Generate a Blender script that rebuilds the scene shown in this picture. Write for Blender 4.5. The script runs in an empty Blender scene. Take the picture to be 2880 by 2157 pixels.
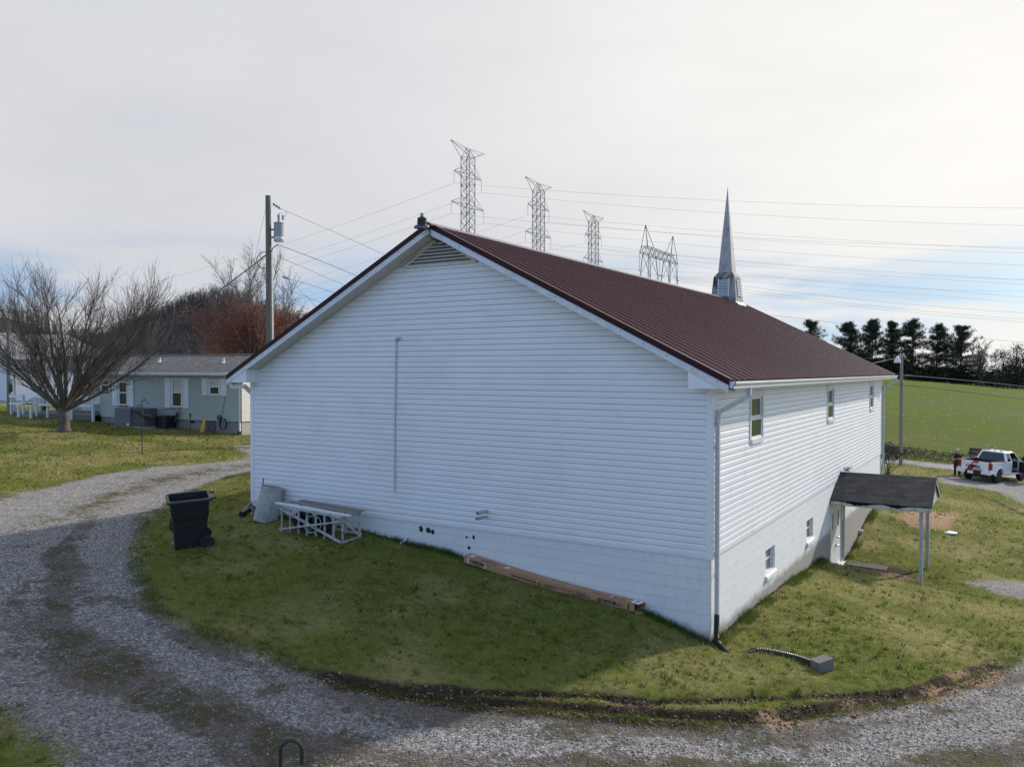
import bpy, bmesh, math, random
import numpy as np
from mathutils import Vector, Matrix
random.seed(7); rng = np.random.default_rng(7)
R = math.radians
S = bpy.context.scene
COL = S.collection

# ---------------------------------------------------------------- camera
CAMF, YAW, PIT, ROL = 2282.4, -0.5546, 0.0164, 0.0014      # focal length in photo pixels (2880 wide)
CAM = np.array([4.4535, -13.7477, 3.25])
def basis():
    cy, sy = math.cos(YAW), math.sin(YAW)
    f = np.array([sy, cy, 0.]); r = np.array([cy, -sy, 0.]); u = np.array([0, 0, 1.])
    f2 = f*math.cos(PIT)-u*math.sin(PIT); u2 = u*math.cos(PIT)+f*math.sin(PIT)
    return r*math.cos(ROL)+u2*math.sin(ROL), u2*math.cos(ROL)-r*math.sin(ROL), f2
CR, CU, CF = basis()
cd = bpy.data.cameras.new("camera"); cam = bpy.data.objects.new("camera", cd); COL.objects.link(cam)
M = Matrix.Identity(4)
for i in range(3):
    M[i][0] = CR[i]; M[i][1] = CU[i]; M[i][2] = -CF[i]; M[i][3] = CAM[i]
cam.matrix_world = M
cd.sensor_width = 36; cd.sensor_fit = 'HORIZONTAL'; cd.lens = 36*CAMF/2880
cd.clip_start = .05; cd.clip_end = 6000
S.camera = cam
def ray(u, v): return CF+CR*(u-1440)/CAMF-CU*(v-1078.5)/CAMF
def dep(u, v, d): return CAM+ray(u, v)*d
def onY(u, v, y0=0):
    d = ray(u, v); return CAM+d*((y0-CAM[1])/d[1])
def onX(u, v, x0=0):
    d = ray(u, v); return CAM+d*((x0-CAM[0])/d[0])

# ---------------------------------------------------------------- sky, sun, exposure
SUN_AZ, SUN_EL = R(20), R(27)            # azimuth from +Y towards +X
SD = Vector((math.sin(SUN_AZ)*math.cos(SUN_EL), math.cos(SUN_AZ)*math.cos(SUN_EL), math.sin(SUN_EL)))
W = bpy.data.worlds.new("World"); S.world = W; W.use_nodes = True
nt = W.node_tree; N = nt.nodes; L = nt.links; N.clear()
def nd(t, **k):
    n = N.new(t)
    for a, b in k.items():
        if a.startswith('i_'): n.inputs[int(a[2:])].default_value = b
        else: setattr(n, a, b)
    return n
def mth(op, a, b=None, c=None, clamp=False):
    n = N.new('ShaderNodeMath'); n.operation = op; n.use_clamp = clamp
    for i, x in enumerate((a, b, c)):
        if x is None: continue
        if isinstance(x, (int, float)): n.inputs[i].default_value = x
        else: L.new(x, n.inputs[i])
    return n.outputs[0]
def mrange(x, a, b, c, d):
    n = N.new('ShaderNodeMapRange'); n.interpolation_type = 'SMOOTHSTEP'
    L.new(x, n.inputs[0])
    for i, q in enumerate((a, b, c, d)): n.inputs[i+1].default_value = q
    return n.outputs[0]
sky = nd('ShaderNodeTexSky', sky_type='NISHITA', sun_disc=False, sun_elevation=SUN_EL, sun_rotation=SUN_AZ,
         altitude=300, air_density=1.0, dust_density=.8, ozone_density=1.0)
tc = nd('ShaderNodeTexCoord')
up = nd('ShaderNodeVectorMath', operation='ADD'); L.new(tc.outputs['Generated'], up.inputs[0]); up.inputs[1].default_value = (0, 0, .45)      # the clear patches show the deeper blue from higher up
upn = nd('ShaderNodeVectorMath', operation='NORMALIZE'); L.new(up.outputs[0], upn.inputs[0]); L.new(upn.outputs[0], sky.inputs[0])
sep = nd('ShaderNodeSeparateXYZ'); L.new(tc.outputs['Generated'], sep.inputs[0])
def dotv(v):
    n = nd('ShaderNodeVectorMath', operation='DOT_PRODUCT'); L.new(tc.outputs['Generated'], n.inputs[0]); n.inputs[1].default_value = v
    return n.outputs['Value']
mp = nd('ShaderNodeMapping'); L.new(tc.outputs['Generated'], mp.inputs[0]); mp.inputs['Scale'].default_value = (2.4, 2.4, 17); mp.inputs['Rotation'].default_value = (R(2.2), R(-1.2), 0)
nz = nd('ShaderNodeTexNoise', i_2=1.0, i_3=5.0, i_4=.52); L.new(mp.outputs[0], nz.inputs['Vector'])
mp2 = nd('ShaderNodeMapping'); L.new(tc.outputs['Generated'], mp2.inputs[0]); mp2.inputs['Scale'].default_value = (1.5, 1.5, 5)
nz2 = nd('ShaderNodeTexNoise', i_2=1.6, i_3=5.0, i_4=.55); L.new(mp2.outputs[0], nz2.inputs['Vector'])
elev = sep.outputs['Z']
band = mth('MULTIPLY', mrange(elev, .012, .05, 0, 1), mrange(elev, .075, .17, 1, 0))      # open streaks low in the sky
gap = mth('MULTIPLY', band, mrange(nz.outputs['Fac'], .42, .60, 0, .74))
back = mrange(dotv((math.sin(YAW), math.cos(YAW), 0)), -.25, .5, .20, 1)                # the sheet of cloud thins out behind the camera
cover = mth('MULTIPLY', mth('SUBTRACT', 1.0, gap), back)
cover = mth('MULTIPLY', cover, mrange(nz2.outputs['Fac'], .2, .6, .94, 1.0))
glow = mrange(dotv(SD), .45, 1.0, 0, 1)
cc = nd('ShaderNodeMix', data_type='RGBA'); L.new(glow, cc.inputs[0])
CLOUD = 3.55
cc.inputs[6].default_value = (.86*CLOUD, .87*CLOUD, .915*CLOUD, 1); cc.inputs[7].default_value = (1.24*CLOUD, 1.21*CLOUD, 1.16*CLOUD, 1)
var = mrange(nz2.outputs['Fac'], .3, .7, .97, 1.03)
vm = nd('ShaderNodeVectorMath', operation='SCALE'); L.new(cc.outputs[2], vm.inputs[0]); L.new(var, vm.inputs['Scale'])
mx = nd('ShaderNodeMix', data_type='RGBA'); L.new(cover, mx.inputs[0]); sks = nd('ShaderNodeVectorMath', operation='SCALE'); L.new(sky.outputs[0], sks.inputs[0]); L.new(mth('MULTIPLY', mrange(dotv((math.sin(YAW), math.cos(YAW), 0)), -.3, .45, 1.7, .98), mrange(glow, 0, .6, 1, .62)), sks.inputs['Scale']); skt = nd('ShaderNodeVectorMath', operation='MULTIPLY'); L.new(sks.outputs[0], skt.inputs[0]); tmx = nd('ShaderNodeMix', data_type='RGBA'); L.new(mrange(dotv((math.sin(YAW), math.cos(YAW), 0)), -.1, .5, 0, 1), tmx.inputs[0]); tmx.inputs[6].default_value = (.95, 1, 1.03, 1); tmx.inputs[7].default_value = (.80, 1.03, 1.03, 1); L.new(tmx.outputs[2], skt.inputs[1]); L.new(skt.outputs[0], mx.inputs[6]); L.new(vm.outputs[0], mx.inputs[7])  # clear sky boosted behind the camera as fill for the shaded front wall
bg = nd('ShaderNodeBackground'); bg.inputs['Strength'].default_value = .15; L.new(mx.outputs[2], bg.inputs['Color'])
wo = nd('ShaderNodeOutputWorld'); L.new(bg.outputs[0], wo.inputs[0])
sl = bpy.data.lights.new("sun", 'SUN'); sl.energy = 2.9; sl.angle = R(2.0); sl.color = (1, .94, .85)
so = bpy.data.objects.new("sun", sl); COL.objects.link(so)
so.rotation_euler = (-SD).to_track_quat('-Z', 'Y').to_euler(); so.location = (0, 0, 60)
S.view_settings.view_transform = 'Standard'; S.view_settings.look = 'None'; S.view_settings.exposure = .6; S.view_settings.gamma = 1
S.view_settings.use_curve_mapping = False

# ---------------------------------------------------------------- helpers
def tag(o, label=None, cat=None, group=None, kind=None):
    if label: o['label'] = label
    if cat: o['category'] = cat
    if group: o['group'] = group
    if kind: o['kind'] = kind
    return o
def thing(name, loc, label, cat, group=None, rot=None):
    o = bpy.data.objects.new(name, None); COL.objects.link(o); o.location = Vector(loc); o.empty_display_size = .2
    if rot is not None: o.rotation_euler = rot
    return tag(o, label, cat, group)
def rootloc(o):
    p = Vector((0, 0, 0))
    while o is not None:
        p = p+o.location; o = o.parent
    return p
class MB:
    """collects geometry in world (or thing-local) coordinates and links it as ONE mesh object"""
    def __init__(s): s.v = []; s.f = []; s.m = []; s.mi = 0
    def add(s, vs, fs):
        n = len(s.v); s.v.extend([tuple(map(float, q)) for q in vs]); s.f.extend([tuple(i+n for i in q) for q in fs]); s.m.extend([s.mi]*len(fs)); return s
    def quad(s, *p): return s.add(p, [tuple(range(len(p)))])
    def box(s, a, b):
        (x0, y0, z0), (x1, y1, z1) = [tuple(min(a[i], b[i]) for i in range(3)), tuple(max(a[i], b[i]) for i in range(3))]
        return s.add([(x0, y0, z0), (x1, y0, z0), (x1, y1, z0), (x0, y1, z0), (x0, y0, z1), (x1, y0, z1), (x1, y1, z1), (x0, y1, z1)],
                     [(0, 3, 2, 1), (4, 5, 6, 7), (0, 1, 5, 4), (1, 2, 6, 5), (2, 3, 7, 6), (3, 0, 4, 7)])
    def hexa(s, b, t):   # four bottom corners (ccw from above), four top corners
        return s.add(list(b)+list(t), [(3, 2, 1, 0), (4, 5, 6, 7), (0, 1, 5, 4), (1, 2, 6, 5), (2, 3, 7, 6), (3, 0, 4, 7)])
    def bar(s, p, q, w, h=None, up=(0, 0, 1)):
        h = h or w; p = Vector(p); q = Vector(q); d = (q-p).normalized(); u = Vector(up)
        if abs(d.dot(u)) > .98: u = Vector((1, 0, 0))
        a = d.cross(u).normalized()*w/2; b = a.cross(d).normalized()*h/2
        return s.add([p-a-b, p+a-b, p+a+b, p-a+b, q-a-b, q+a-b, q+a+b, q-a+b], [(0, 1, 2, 3), (7, 6, 5, 4), (0, 4, 5, 1), (1, 5, 6, 2), (2, 6, 7, 3), (3, 7, 4, 0)])
    def tube(s, pts, r, k=8, cap=True):
        pts = [Vector(p) for p in pts]; n = len(pts); rs = r if isinstance(r, (list, tuple)) else [r]*n
        u = None; vs = []; fs = []
        for i, p in enumerate(pts):
            d = (pts[min(i+1, n-1)]-pts[max(i-1, 0)]).normalized()
            if u is None:
                u = d.orthogonal().normalized()
            else:
                u = (u-d*u.dot(d)); u = u.normalized() if u.length > 1e-6 else d.orthogonal().normalized()
            w = d.cross(u)
            for j in range(k):
                a = 2*math.pi*j/k; vs.append(p+(u*math.cos(a)+w*math.sin(a))*rs[i])
        for i in range(n-1):
            for j in range(k): fs.append((i*k+j, i*k+(j+1) % k, (i+1)*k+(j+1) % k, (i+1)*k+j))
        if cap: fs.append(tuple(range(k-1, -1, -1))); fs.append(tuple((n-1)*k+j for j in range(k)))
        return s.add(vs, fs)
    def lathe(s, c, prof, k=20, axis=(0, 0, 1)):
        c = Vector(c); d = Vector(axis).normalized(); u = d.orthogonal().normalized(); w = d.cross(u); vs = []; fs = []
        for r, z in prof:
            for j in range(k):
                a = 2*math.pi*j/k; vs.append(c+d*z+(u*math.cos(a)+w*math.sin(a))*r)
        for i in range(len(prof)-1):
            for j in range(k): fs.append((i*k+j, i*k+(j+1) % k, (i+1)*k+(j+1) % k, (i+1)*k+j))
        fs.append(tuple(range(k-1, -1, -1))); fs.append(tuple((len(prof)-1)*k+j for j in range(k)))
        return s.add(vs, fs)
    def prism(s, poly, d):   # extrude polygon (3-D points) by vector d
        d = Vector(d); n = len(poly); p = [Vector(q) for q in poly]
        return s.add(p+[q+d for q in p], [tuple(range(n-1, -1, -1)), tuple(range(n, 2*n))]+[(i, (i+1) % n, n+(i+1) % n, n+i) for i in range(n)])
    def build(s, name, mat, parent=None, smooth=False, local=False, bevel=0):
        me = bpy.data.meshes.new(name)
        off = Vector((0, 0, 0)) if (local or parent is None) else rootloc(parent)
        me.from_pydata([(v[0]-off.x, v[1]-off.y, v[2]-off.z) for v in s.v], [], s.f)
        me.update()
        if smooth: me.polygons.foreach_set('use_smooth', [True]*len(me.polygons))
        for q in (mat if isinstance(mat, (list, tuple)) else [mat]): me.materials.append(q)
        if len(me.polygons) == len(s.m) and max(s.m, default=0): me.polygons.foreach_set('material_index', s.m)
        o = bpy.data.objects.new(name, me); COL.objects.link(o)
        if parent is not None: o.parent = parent
        if bevel:
            m = o.modifiers.new('bevel', 'BEVEL'); m.width = bevel; m.segments = 2; m.limit_method = 'ANGLE'
        return o
def npmesh(name, V, F, mat, attrs=None, smooth=False, parent=None):
    """big mesh from numpy arrays: V (n,3), F (m,3) or (m,4)"""
    me = bpy.data.meshes.new(name); k = F.shape[1]
    me.vertices.add(len(V)); me.vertices.foreach_set('co', np.ascontiguousarray(V, dtype=np.float32).ravel())
    me.loops.add(F.size); me.loops.foreach_set('vertex_index', np.ascontiguousarray(F, dtype=np.int32).ravel())
    me.polygons.add(len(F)); me.polygons.foreach_set('loop_start', np.arange(0, F.size, k, dtype=np.int32))
    me.polygons.foreach_set('loop_total', np.full(len(F), k, dtype=np.int32))
    if smooth: me.polygons.foreach_set('use_smooth', np.ones(len(F), dtype=bool))
    me.update(calc_edges=True)
    for an, arr in (attrs or {}).items():
        if arr.ndim == 1:
            a = me.attributes.new(an, 'FLOAT', 'POINT'); a.data.foreach_set('value', arr.astype(np.float32))
        else:
            a = me.attributes.new(an, 'FLOAT_COLOR', 'POINT'); a.data.foreach_set('color', np.ascontiguousarray(arr, dtype=np.float32).ravel())
    me.materials.append(mat)
    o = bpy.data.objects.new(name, me); COL.objects.link(o)
    if parent is not None: o.parent = parent
    return o
def copy_tree(o, parent=None):
    c = o.copy(); COL.objects.link(c)
    if parent is not None: c.parent = parent
    for ch in list(o.children): copy_tree(ch, c)
    return c

# ---------------------------------------------------------------- materials
def mat(name, col, rough=.6, metal=0, var=.12, scale=6, bump=0, bscale=40, dirt=None, dscale=1.2, damt=.5, dlo=.48, stretch=(1, 1, 1), spec=.5, coat=0):
    """plain surface: base colour with large and fine noise, optional dirt colour in patches, optional bump"""
    m = bpy.data.materials.new(name); m.use_nodes = True; nt = m.node_tree; n = nt.nodes; l = nt.links
    b = n['Principled BSDF']; b.inputs['Roughness'].default_value = rough; b.inputs['Metallic'].default_value = metal
    b.inputs['Specular IOR Level'].default_value = spec
    if coat: b.inputs['Coat Weight'].default_value = coat
    t = n.new('ShaderNodeTexCoord'); mp = n.new('ShaderNodeMapping'); l.new(t.outputs['Object'], mp.inputs[0]); mp.inputs['Scale'].default_value = stretch
    z = n.new('ShaderNodeTexNoise'); z.inputs['Scale'].default_value = scale; z.inputs['Detail'].default_value = 6; z.inputs['Roughness'].default_value = .62; l.new(mp.outputs[0], z.inputs['Vector'])
    mr = n.new('ShaderNodeMapRange'); l.new(z.outputs['Fac'], mr.inputs[0]); mr.inputs[1].default_value = .25; mr.inputs[2].default_value = .75; mr.inputs[3].default_value = 1-var; mr.inputs[4].default_value = 1+var
    vs = n.new('ShaderNodeVectorMath'); vs.operation = 'SCALE'; vs.inputs[0].default_value = col; l.new(mr.outputs[0], vs.inputs['Scale'])
    out = vs.outputs[0]
    if dirt:
        z2 = n.new('ShaderNodeTexNoise'); z2.inputs['Scale'].default_value = dscale; z2.inputs['Detail'].default_value = 9; z2.inputs['Roughness'].default_value = .7; l.new(mp.outputs[0], z2.inputs['Vector'])
        m2 = n.new('ShaderNodeMapRange'); l.new(z2.outputs['Fac'], m2.inputs[0]); m2.inputs[1].default_value = dlo; m2.inputs[2].default_value = dlo+.18; m2.inputs[4].default_value = damt
        mx = n.new('ShaderNodeMix'); mx.data_type = 'RGBA'; l.new(m2.outputs[0], mx.inputs[0]); l.new(out, mx.inputs[6]); mx.inputs[7].default_value = (*dirt, 1); out = mx.outputs[2]
    l.new(out, b.inputs['Base Color'])
    if bump:
        z3 = n.new('ShaderNodeTexNoise'); z3.inputs['Scale'].default_value = bscale; z3.inputs['Detail'].default_value = 5; l.new(mp.outputs[0], z3.inputs['Vector'])
        bp = n.new('ShaderNodeBump'); bp.inputs['Strength'].default_value = bump; bp.inputs['Distance'].default_value = .02; l.new(z3.outputs['Fac'], bp.inputs['Height']); l.new(bp.outputs[0], b.inputs['Normal'])
    return m
MAT = {}
MAT['siding'] = mat('siding', (.80, .80, .80), .42, var=.03, scale=1.3, dirt=(.62, .60, .54), dscale=.8, damt=.22)
MAT['trim'] = mat('white_trim', (.78, .78, .77), .5, var=.04, dirt=(.55, .55, .52), dscale=2.5, damt=.4)
MAT['soffit'] = mat('soffit_vinyl', (.60, .58, .53), .55, var=.05)
MAT['maroon'] = mat('maroon_metal', (.060, .016, .024), .55, var=.26, scale=1.6, spec=.09, stretch=(.25, 5, .25))
MAT['maroon_trim'] = mat('maroon_trim', (.032, .008, .011), .5, var=.08, scale=2, spec=.2)
MAT['galv'] = mat('galvanised', (.50, .51, .49), .5, metal=.1, var=.12, scale=9)
MAT['dark'] = mat('black_plastic', (.014, .015, .017), .45, var=.2)
MAT['rubber'] = mat('rubber', (.018, .018, .019), .75, var=.2, bump=.3)
MAT['glass'] = mat('window_glass', (.025, .028, .03), .06, var=.05, spec=.8)
MAT['oldwood'] = mat('weathered_white_wood', (.50, .49, .46), .75, var=.15, scale=14, dirt=(.16, .13, .10), dscale=9, damt=.9, bump=.4)
MAT['greywood'] = mat('grey_wood', (.27, .25, .22), .85, var=.25, scale=5, stretch=(6, 6, .6), bump=.5, bscale=12)
MAT['polewood'] = mat('pole_wood', (.17, .15, .115), .85, var=.35, scale=5, stretch=(6, 6, .4), bump=.5, bscale=12)
MAT['polegrey'] = mat('grey_pole_wood', (.24, .225, .20), .85, var=.3, scale=5, stretch=(6, 6, .4), bump=.5, bscale=12)
MAT['concrete'] = mat('concrete', (.44, .43, .40), .85, var=.18, scale=7, dirt=(.16, .15, .13), dscale=3, damt=.6, bump=.5)
MAT['steel'] = mat('tower_steel', (.135, .14, .145), .6, metal=.2, var=.1)
MAT['wire'] = mat('line_wire', (.12, .12, .125), .6, var=.05)
MAT['cable'] = mat('black_cable', (.015, .015, .016), .6, var=.05)
MAT['porcelain'] = mat('grey_porcelain', (.36, .37, .38), .3, var=.06)
MAT['tank'] = mat('transformer_grey', (.31, .315, .31), .4, var=.06, dirt=(.25, .24, .22), damt=.25)
MAT['card'] = mat('cardboard', (.42, .225, .12), .8, var=.08, scale=3, dirt=(.28, .155, .09), dscale=2, damt=.4)
MAT['card_in'] = mat('cardboard_inside', (.26, .15, .09), .85)
MAT['ink'] = mat('dark_ink', (.03, .022, .02), .8, var=.02)
MAT['paper'] = mat('white_paper', (.78, .78, .78), .7, var=.04)
MAT['tape'] = mat('pale_label', (.55, .53, .46), .6, var=.05)
MAT['bark'] = mat('bark', (.10, .086, .073), .9, var=.35, scale=9, dirt=(.22, .20, .17), dscale=7, damt=.7, bump=.8, bscale=25)
MAT['twig'] = mat('twigs', (.10, .083, .074), .85, var=.25, scale=3)
MAT['farbark'] = mat('far_bark', (.07, .058, .05), .9, var=.3, scale=.4)
MAT['pole_lamp'] = mat('lamp_white', (.70, .70, .68), .35, var=.05)
MAT['red_plastic'] = mat('red_lens', (.32, .012, .014), .2, var=.05)
MAT['yellow'] = mat('yellow_plastic', (.72, .42, .02), .5, var=.08)
MAT['skin'] = mat('skin', (.46, .27, .20), .55, var=.06)
MAT['hair'] = mat('white_hair', (.62, .60, .58), .7, var=.1, scale=40)
MAT['cloth'] = mat('black_cloth', (.016, .016, .019), .9, var=.15)
MAT['pants'] = mat('dark_trousers', (.03, .027, .025), .9, var=.15)
MAT['carpaint'] = mat('white_paint', (.80, .80, .80), .25, var=.02, coat=.6)
MAT['decal'] = mat('red_decal', (.50, .012, .018), .35, var=.03)
MAT['chrome'] = mat('alloy', (.30, .30, .31), .35, metal=.8, var=.1)
MAT['shingle_dark'] = None

def txt(body, size, m, org, xd, ud, parent, name='lettering', bold=.0, ext=.0012, lift=.003, align='LEFT', local=False):
    """lettering laid on a face: org = start of the baseline, xd = reading direction, ud = up"""
    c = bpy.data.curves.new('t', 'FONT'); c.body = body; c.size = size; c.extrude = ext; c.offset = bold; c.align_x = align; c.resolution_u = 2
    o = bpy.data.objects.new('t', c); COL.objects.link(o)
    bpy.context.view_layer.update()
    dg = bpy.context.evaluated_depsgraph_get()
    me = bpy.data.meshes.new_from_object(o.evaluated_get(dg)); bpy.data.objects.remove(o)
    xd = Vector(xd).normalized(); ud = Vector(ud); ud = (ud-xd*ud.dot(xd)).normalized(); nn = xd.cross(ud)
    mm = Matrix.Identity(4)
    for i in range(3): mm[i][0] = xd[i]; mm[i][1] = ud[i]; mm[i][2] = nn[i]; mm[i][3] = org[i]+nn[i]*lift
    me.transform(mm)
    if parent is not None and not local: me.transform(Matrix.Translation(-rootloc(parent)))
    me.materials.clear(); me.materials.append(m); me.name = name
    q = bpy.data.objects.new(name, me); COL.objects.link(q)
    if parent is not None:
        q.parent = parent
    return q
# ---------------------------------------------------------------- terrain
def cw(X, D):   # camera-aligned plan coordinates -> world xy
    fx, fy = math.sin(YAW), math.cos(YAW)
    return (CAM[0]+fy*X+fx*D, CAM[1]-fx*X+fy*D)
CP = [(-11.6, 0, -.29), (-9.8, 0, -.33), (-8, 0, -.38), (-6.8, 0, -.49), (-6, 0, -.54), (-5, 0, -.68), (-3, 0, -.92), (-1.2, 0, -1.13), (-.5, 0, -1.32), (0, 0, -1.46),
      (0, 1.1, -1.5), (0, 3.3, -1.55), (0, 5.6, -1.65), (0, 7.5, -1.78), (0, 16.5, -2.1), (0, 19, -1.91), (0, 21.1, -1.85),
      (-2.2, -4.3, -1.34), (-4, -5, -1.15), (-6.1, -5.5, -.95), (-9.2, -4.6, -.72), (-11.5, -3.3, -.57), (-16, .7, -.38), (-12.5, 4, -.2), (-11.7, 10, -.2), (-11.7, 21, -.6),
      (1.2, -4, -1.62), (3, -2, -1.78), (4.3, 1.5, -1.92), (2.2, 2, -1.72), (2.5, 6, -2.1), (6, 5, -2.3), (2.3, 16.5, -2.75), (6, 12, -2.75), (5, 20, -2.9), (2, 25, -2.75), (1.5, 43, -3.3),
      (4.45, -9, -1.6), (0, -9, -1.4), (-5, -10, -1.05), (-12, -9, -.7), (4.45, -14, -1.7), (-3, -16, -1.3), (-16, -4, -.35), (-22, -6, -.1), (10, -8, -2), (14, 2, -2.7), (14, 20, -3.2),
      (-20, 5, -.05), (-25, 0, .15), (-31.5, 6.3, .5), (-27.2, 12.5, .1), (-36, 11, .45), (-43.8, 10.5, .75), (-40, 2, .7), (-20, 14, -.1), (-16, 25, -.6), (-28, 20, .15), (-45, 22, .9), (-60, 15, 1.2), (-60, -10, 1.2), (-30, -20, .5),
      (-6, 30, -1.8), (-12, 35, -1.8), (-3, 38, -2.7)]
for X, D, z in [(26, 52, -2.8), (26, 56, -3.0), (20, 56, -2.85), (31, 55, -3.45), (33, 56.5, -3.6), (31, 49.5, -3.5), (35, 50, -3.95), (40, 56, -4.3), (36, 45, -3.9), (30, 63, -2.9), (36, 63, -3.6), (24, 63, -2.4),
                (42, 90, -1.2), (56, 90, -1.9), (68, 95, -2.6), (58, 128, .9), (80, 130, 0), (95, 130, -.8), (72, 150, 1.75), (88, 148, .3), (60, 150, 2.5), (45, 130, 2), (100, 145, -.6), (110, 100, -4),
                (75, 190, .6), (100, 190, -.8), (60, 185, 1.2), (130, 200, -2), (0, 100, 0), (-20, 120, 1), (-60, 100, 2), (-60, 180, 4), (20, 200, 1), (0, 300, 2), (100, 300, 0), (200, 300, -3), (250, 600, 0), (0, 600, 0), (-300, 600, 0), (-300, 200, 3), (-200, 50, 2),
                (-100, -60, 0), (0, -80, -3), (100, -80, -5), (120, 20, -5), (300, 50, -5), (300, -200, -5), (-300, -200, 0), (0, -300, -4)]:
    CP.append((*cw(X, D), z))
CP = np.array(CP)
def tps(d): return np.sqrt(d*d+.5)
_K = tps(np.hypot(CP[:, None, 0]-CP[None, :, 0], CP[:, None, 1]-CP[None, :, 1]))
_n = len(CP); _A = np.zeros((_n+1, _n+1)); _A[:_n, :_n] = _K+np.eye(_n)*.02; _A[:_n, _n] = 1; _A[_n, :_n] = 1
_w = np.linalg.solve(_A, np.r_[CP[:, 2], 0])
HILLS = [(-224, 620, 50, 60, 85), (-395, 610, 42, 58, 85), (-130, 640, 24, 55, 90), (-310, 640, 10, 60, 80), (-230, 470, 5, 160, 60)]
def smooth(a, b, x):
    t = np.clip((x-a)/(b-a), 0, 1); return t*t*(3-2*t)
def H(x, y, fine=False):
    x = np.asarray(x, float); y = np.asarray(y, float); sh = x.shape; x = x.ravel(); y = y.ravel(); z = np.zeros(len(x))
    for i in range(0, len(x), 40000):
        s = slice(i, i+40000)
        z[s] = tps(np.hypot(x[s, None]-CP[None, :, 0], y[s, None]-CP[None, :, 1]))@_w[:_n]+_w[_n]
    # walk-out dug down to the basement door
    def dug(x, y):
        a = smooth(9.2, 11.1, y)*(1-smooth(13.1, 17.5, y))*(1-smooth(2.4, 7, np.abs(x)))
        return a
    a = dug(x, y); z = z*(1-a)+np.minimum(z, -2.62-.03*x)*a
    for X, D, h, sx, sd in HILLS:
        hx, hy = cw(X, D); dx = x-hx; dy = y-hy
        xx = dx*math.cos(YAW)-dy*math.sin(YAW); dd = dx*math.sin(YAW)+dy*math.cos(YAW)
        z += h*np.exp(-(xx/sx)**2-(dd/sd)**2)
    return z.reshape(sh)
def h1(x, y): return float(H(np.array([x]), np.array([y]))[0])
def hit(u, v, t0=3.0, t1=400):
    d = ray(u, v); t = np.geomspace(t0, t1, 900); P = CAM+d[None, :]*t[:, None]
    g = P[:, 2]-H(P[:, 0], P[:, 1]); k = np.argmax(g < 0)
    if g[k] >= 0: k = len(t)-1
    a, b = t[k-1], t[k]
    for _ in range(14):
        m = (a+b)/2; p = CAM+d*m
        if p[2] > h1(p[0], p[1]): a = m
        else: b = m
    return CAM+d*(a+b)/2
def proj(x, y, z):
    d = np.stack([x-CAM[0], y-CAM[1], z-CAM[2]], -1); zz = d@CF
    zs = np.where(zz > .5, zz, np.nan)
    return 1440+CAMF*(d@CR)/zs, 1078.5-CAMF*(d@CU)/zs
def pip(px, py, poly):
    c = np.zeros(px.shape, bool); n = len(poly)
    for i in range(n):
        x0, y0 = poly[i]; x1, y1 = poly[(i+1) % n]
        if y0 == y1: continue
        k = ((y0 > py) != (y1 > py)) & (px < (x1-x0)*(py-y0)/(y1-y0)+x0); c ^= k
    return c
def pdist(x, y, line):
    """distance to a polyline in plan and the position along it (0..1)"""
    best = np.full(x.shape, 1e9); tt = np.zeros(x.shape); n = len(line)-1
    for i in range(n):
        a = np.array(line[i][:2]); b = np.array(line[i+1][:2]); d = b-a; l2 = d@d+1e-9
        t = np.clip(((x-a[0])*d[0]+(y-a[1])*d[1])/l2, 0, 1); q = np.hypot(x-a[0]-t*d[0], y-a[1]-t*d[1])
        m = q < best; best[m] = q[m]; tt[m] = (i+t[m])/n
    return best, tt
# value noise on the plan, used for ragged edges and patches
def vnoise(x, y, sc, seed):
    r = np.random.default_rng(seed); T = r.random((256, 256)); x = x/sc; y = y/sc
    xi = np.floor(x).astype(int); yi = np.floor(y).astype(int); fx = x-xi; fy = y-yi; fx = fx*fx*(3-2*fx); fy = fy*fy*(3-2*fy)
    g = lambda a, b: T[a % 256, b % 256]
    return (g(xi, yi)*(1-fx)+g(xi+1, yi)*fx)*(1-fy)+(g(xi, yi+1)*(1-fx)+g(xi+1, yi+1)*fx)*fy
def fbm(x, y, sc, seed, o=4):
    s = 0; a = 1; t = 0
    for i in range(o): s = s+a*vnoise(x, y, sc/2**i, seed+i); t += a; a *= .55
    return s/t
# gravel drive outline on the ground (traced on the photograph, dropped on the terrain)
inner_px = [(707, 1325), (640, 1345), (560, 1375), (490, 1405), (415, 1470), (375, 1540), (388, 1620), (440, 1700), (540, 1770), (700, 1830), (850, 1880), (1000, 1922), (1200, 1962), (1450, 1992), (1700, 2012), (1900, 2030), (2130, 2028), (2400, 1992), (2600, 1958), (2750, 1900), (2870, 1852)]
outer_px = [(707, 1294), (600, 1300), (450, 1312), (300, 1332), (150, 1365), (0, 1398)]
inner = [tuple(hit(*q)[:2]) for q in inner_px]; outer = [tuple(hit(*q)[:2]) for q in outer_px]
back_in = [(-17.5, 8), (-15.5, 16), (-15.5, 30)]; back_out = [(-23.5, 9), (-20.5, 17), (-20, 30)]
DRIVE = back_in[::-1]+inner+[(5.6, 6), (6.8, 12), (8, 22), (7, 34), (4, 41)]+[(11, 44), (15, 30), (14, 10), (16, -6), (10, -24), (-14, -24), (-30, -12)]+outer[::-1]+back_out
def pxpoly(pts): return [tuple(hit(*q)[:2]) for q in pts]
LOT = pxpoly([(2640, 1337), (2700, 1336), (2804, 1350), (2880, 1358), (3050, 1372), (3050, 1440), (2880, 1420), (2830, 1390), (2750, 1372), (2645, 1360)])
CLAY = pxpoly([(2520, 1452), (2560, 1430), (2690, 1438), (2700, 1455), (2672, 1492), (2610, 1488), (2550, 1478)])
DIRT = pxpoly([(2366, 1580), (2470, 1578), (2580, 1606), (2600, 1640), (2480, 1622), (2378, 1602)])
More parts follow.
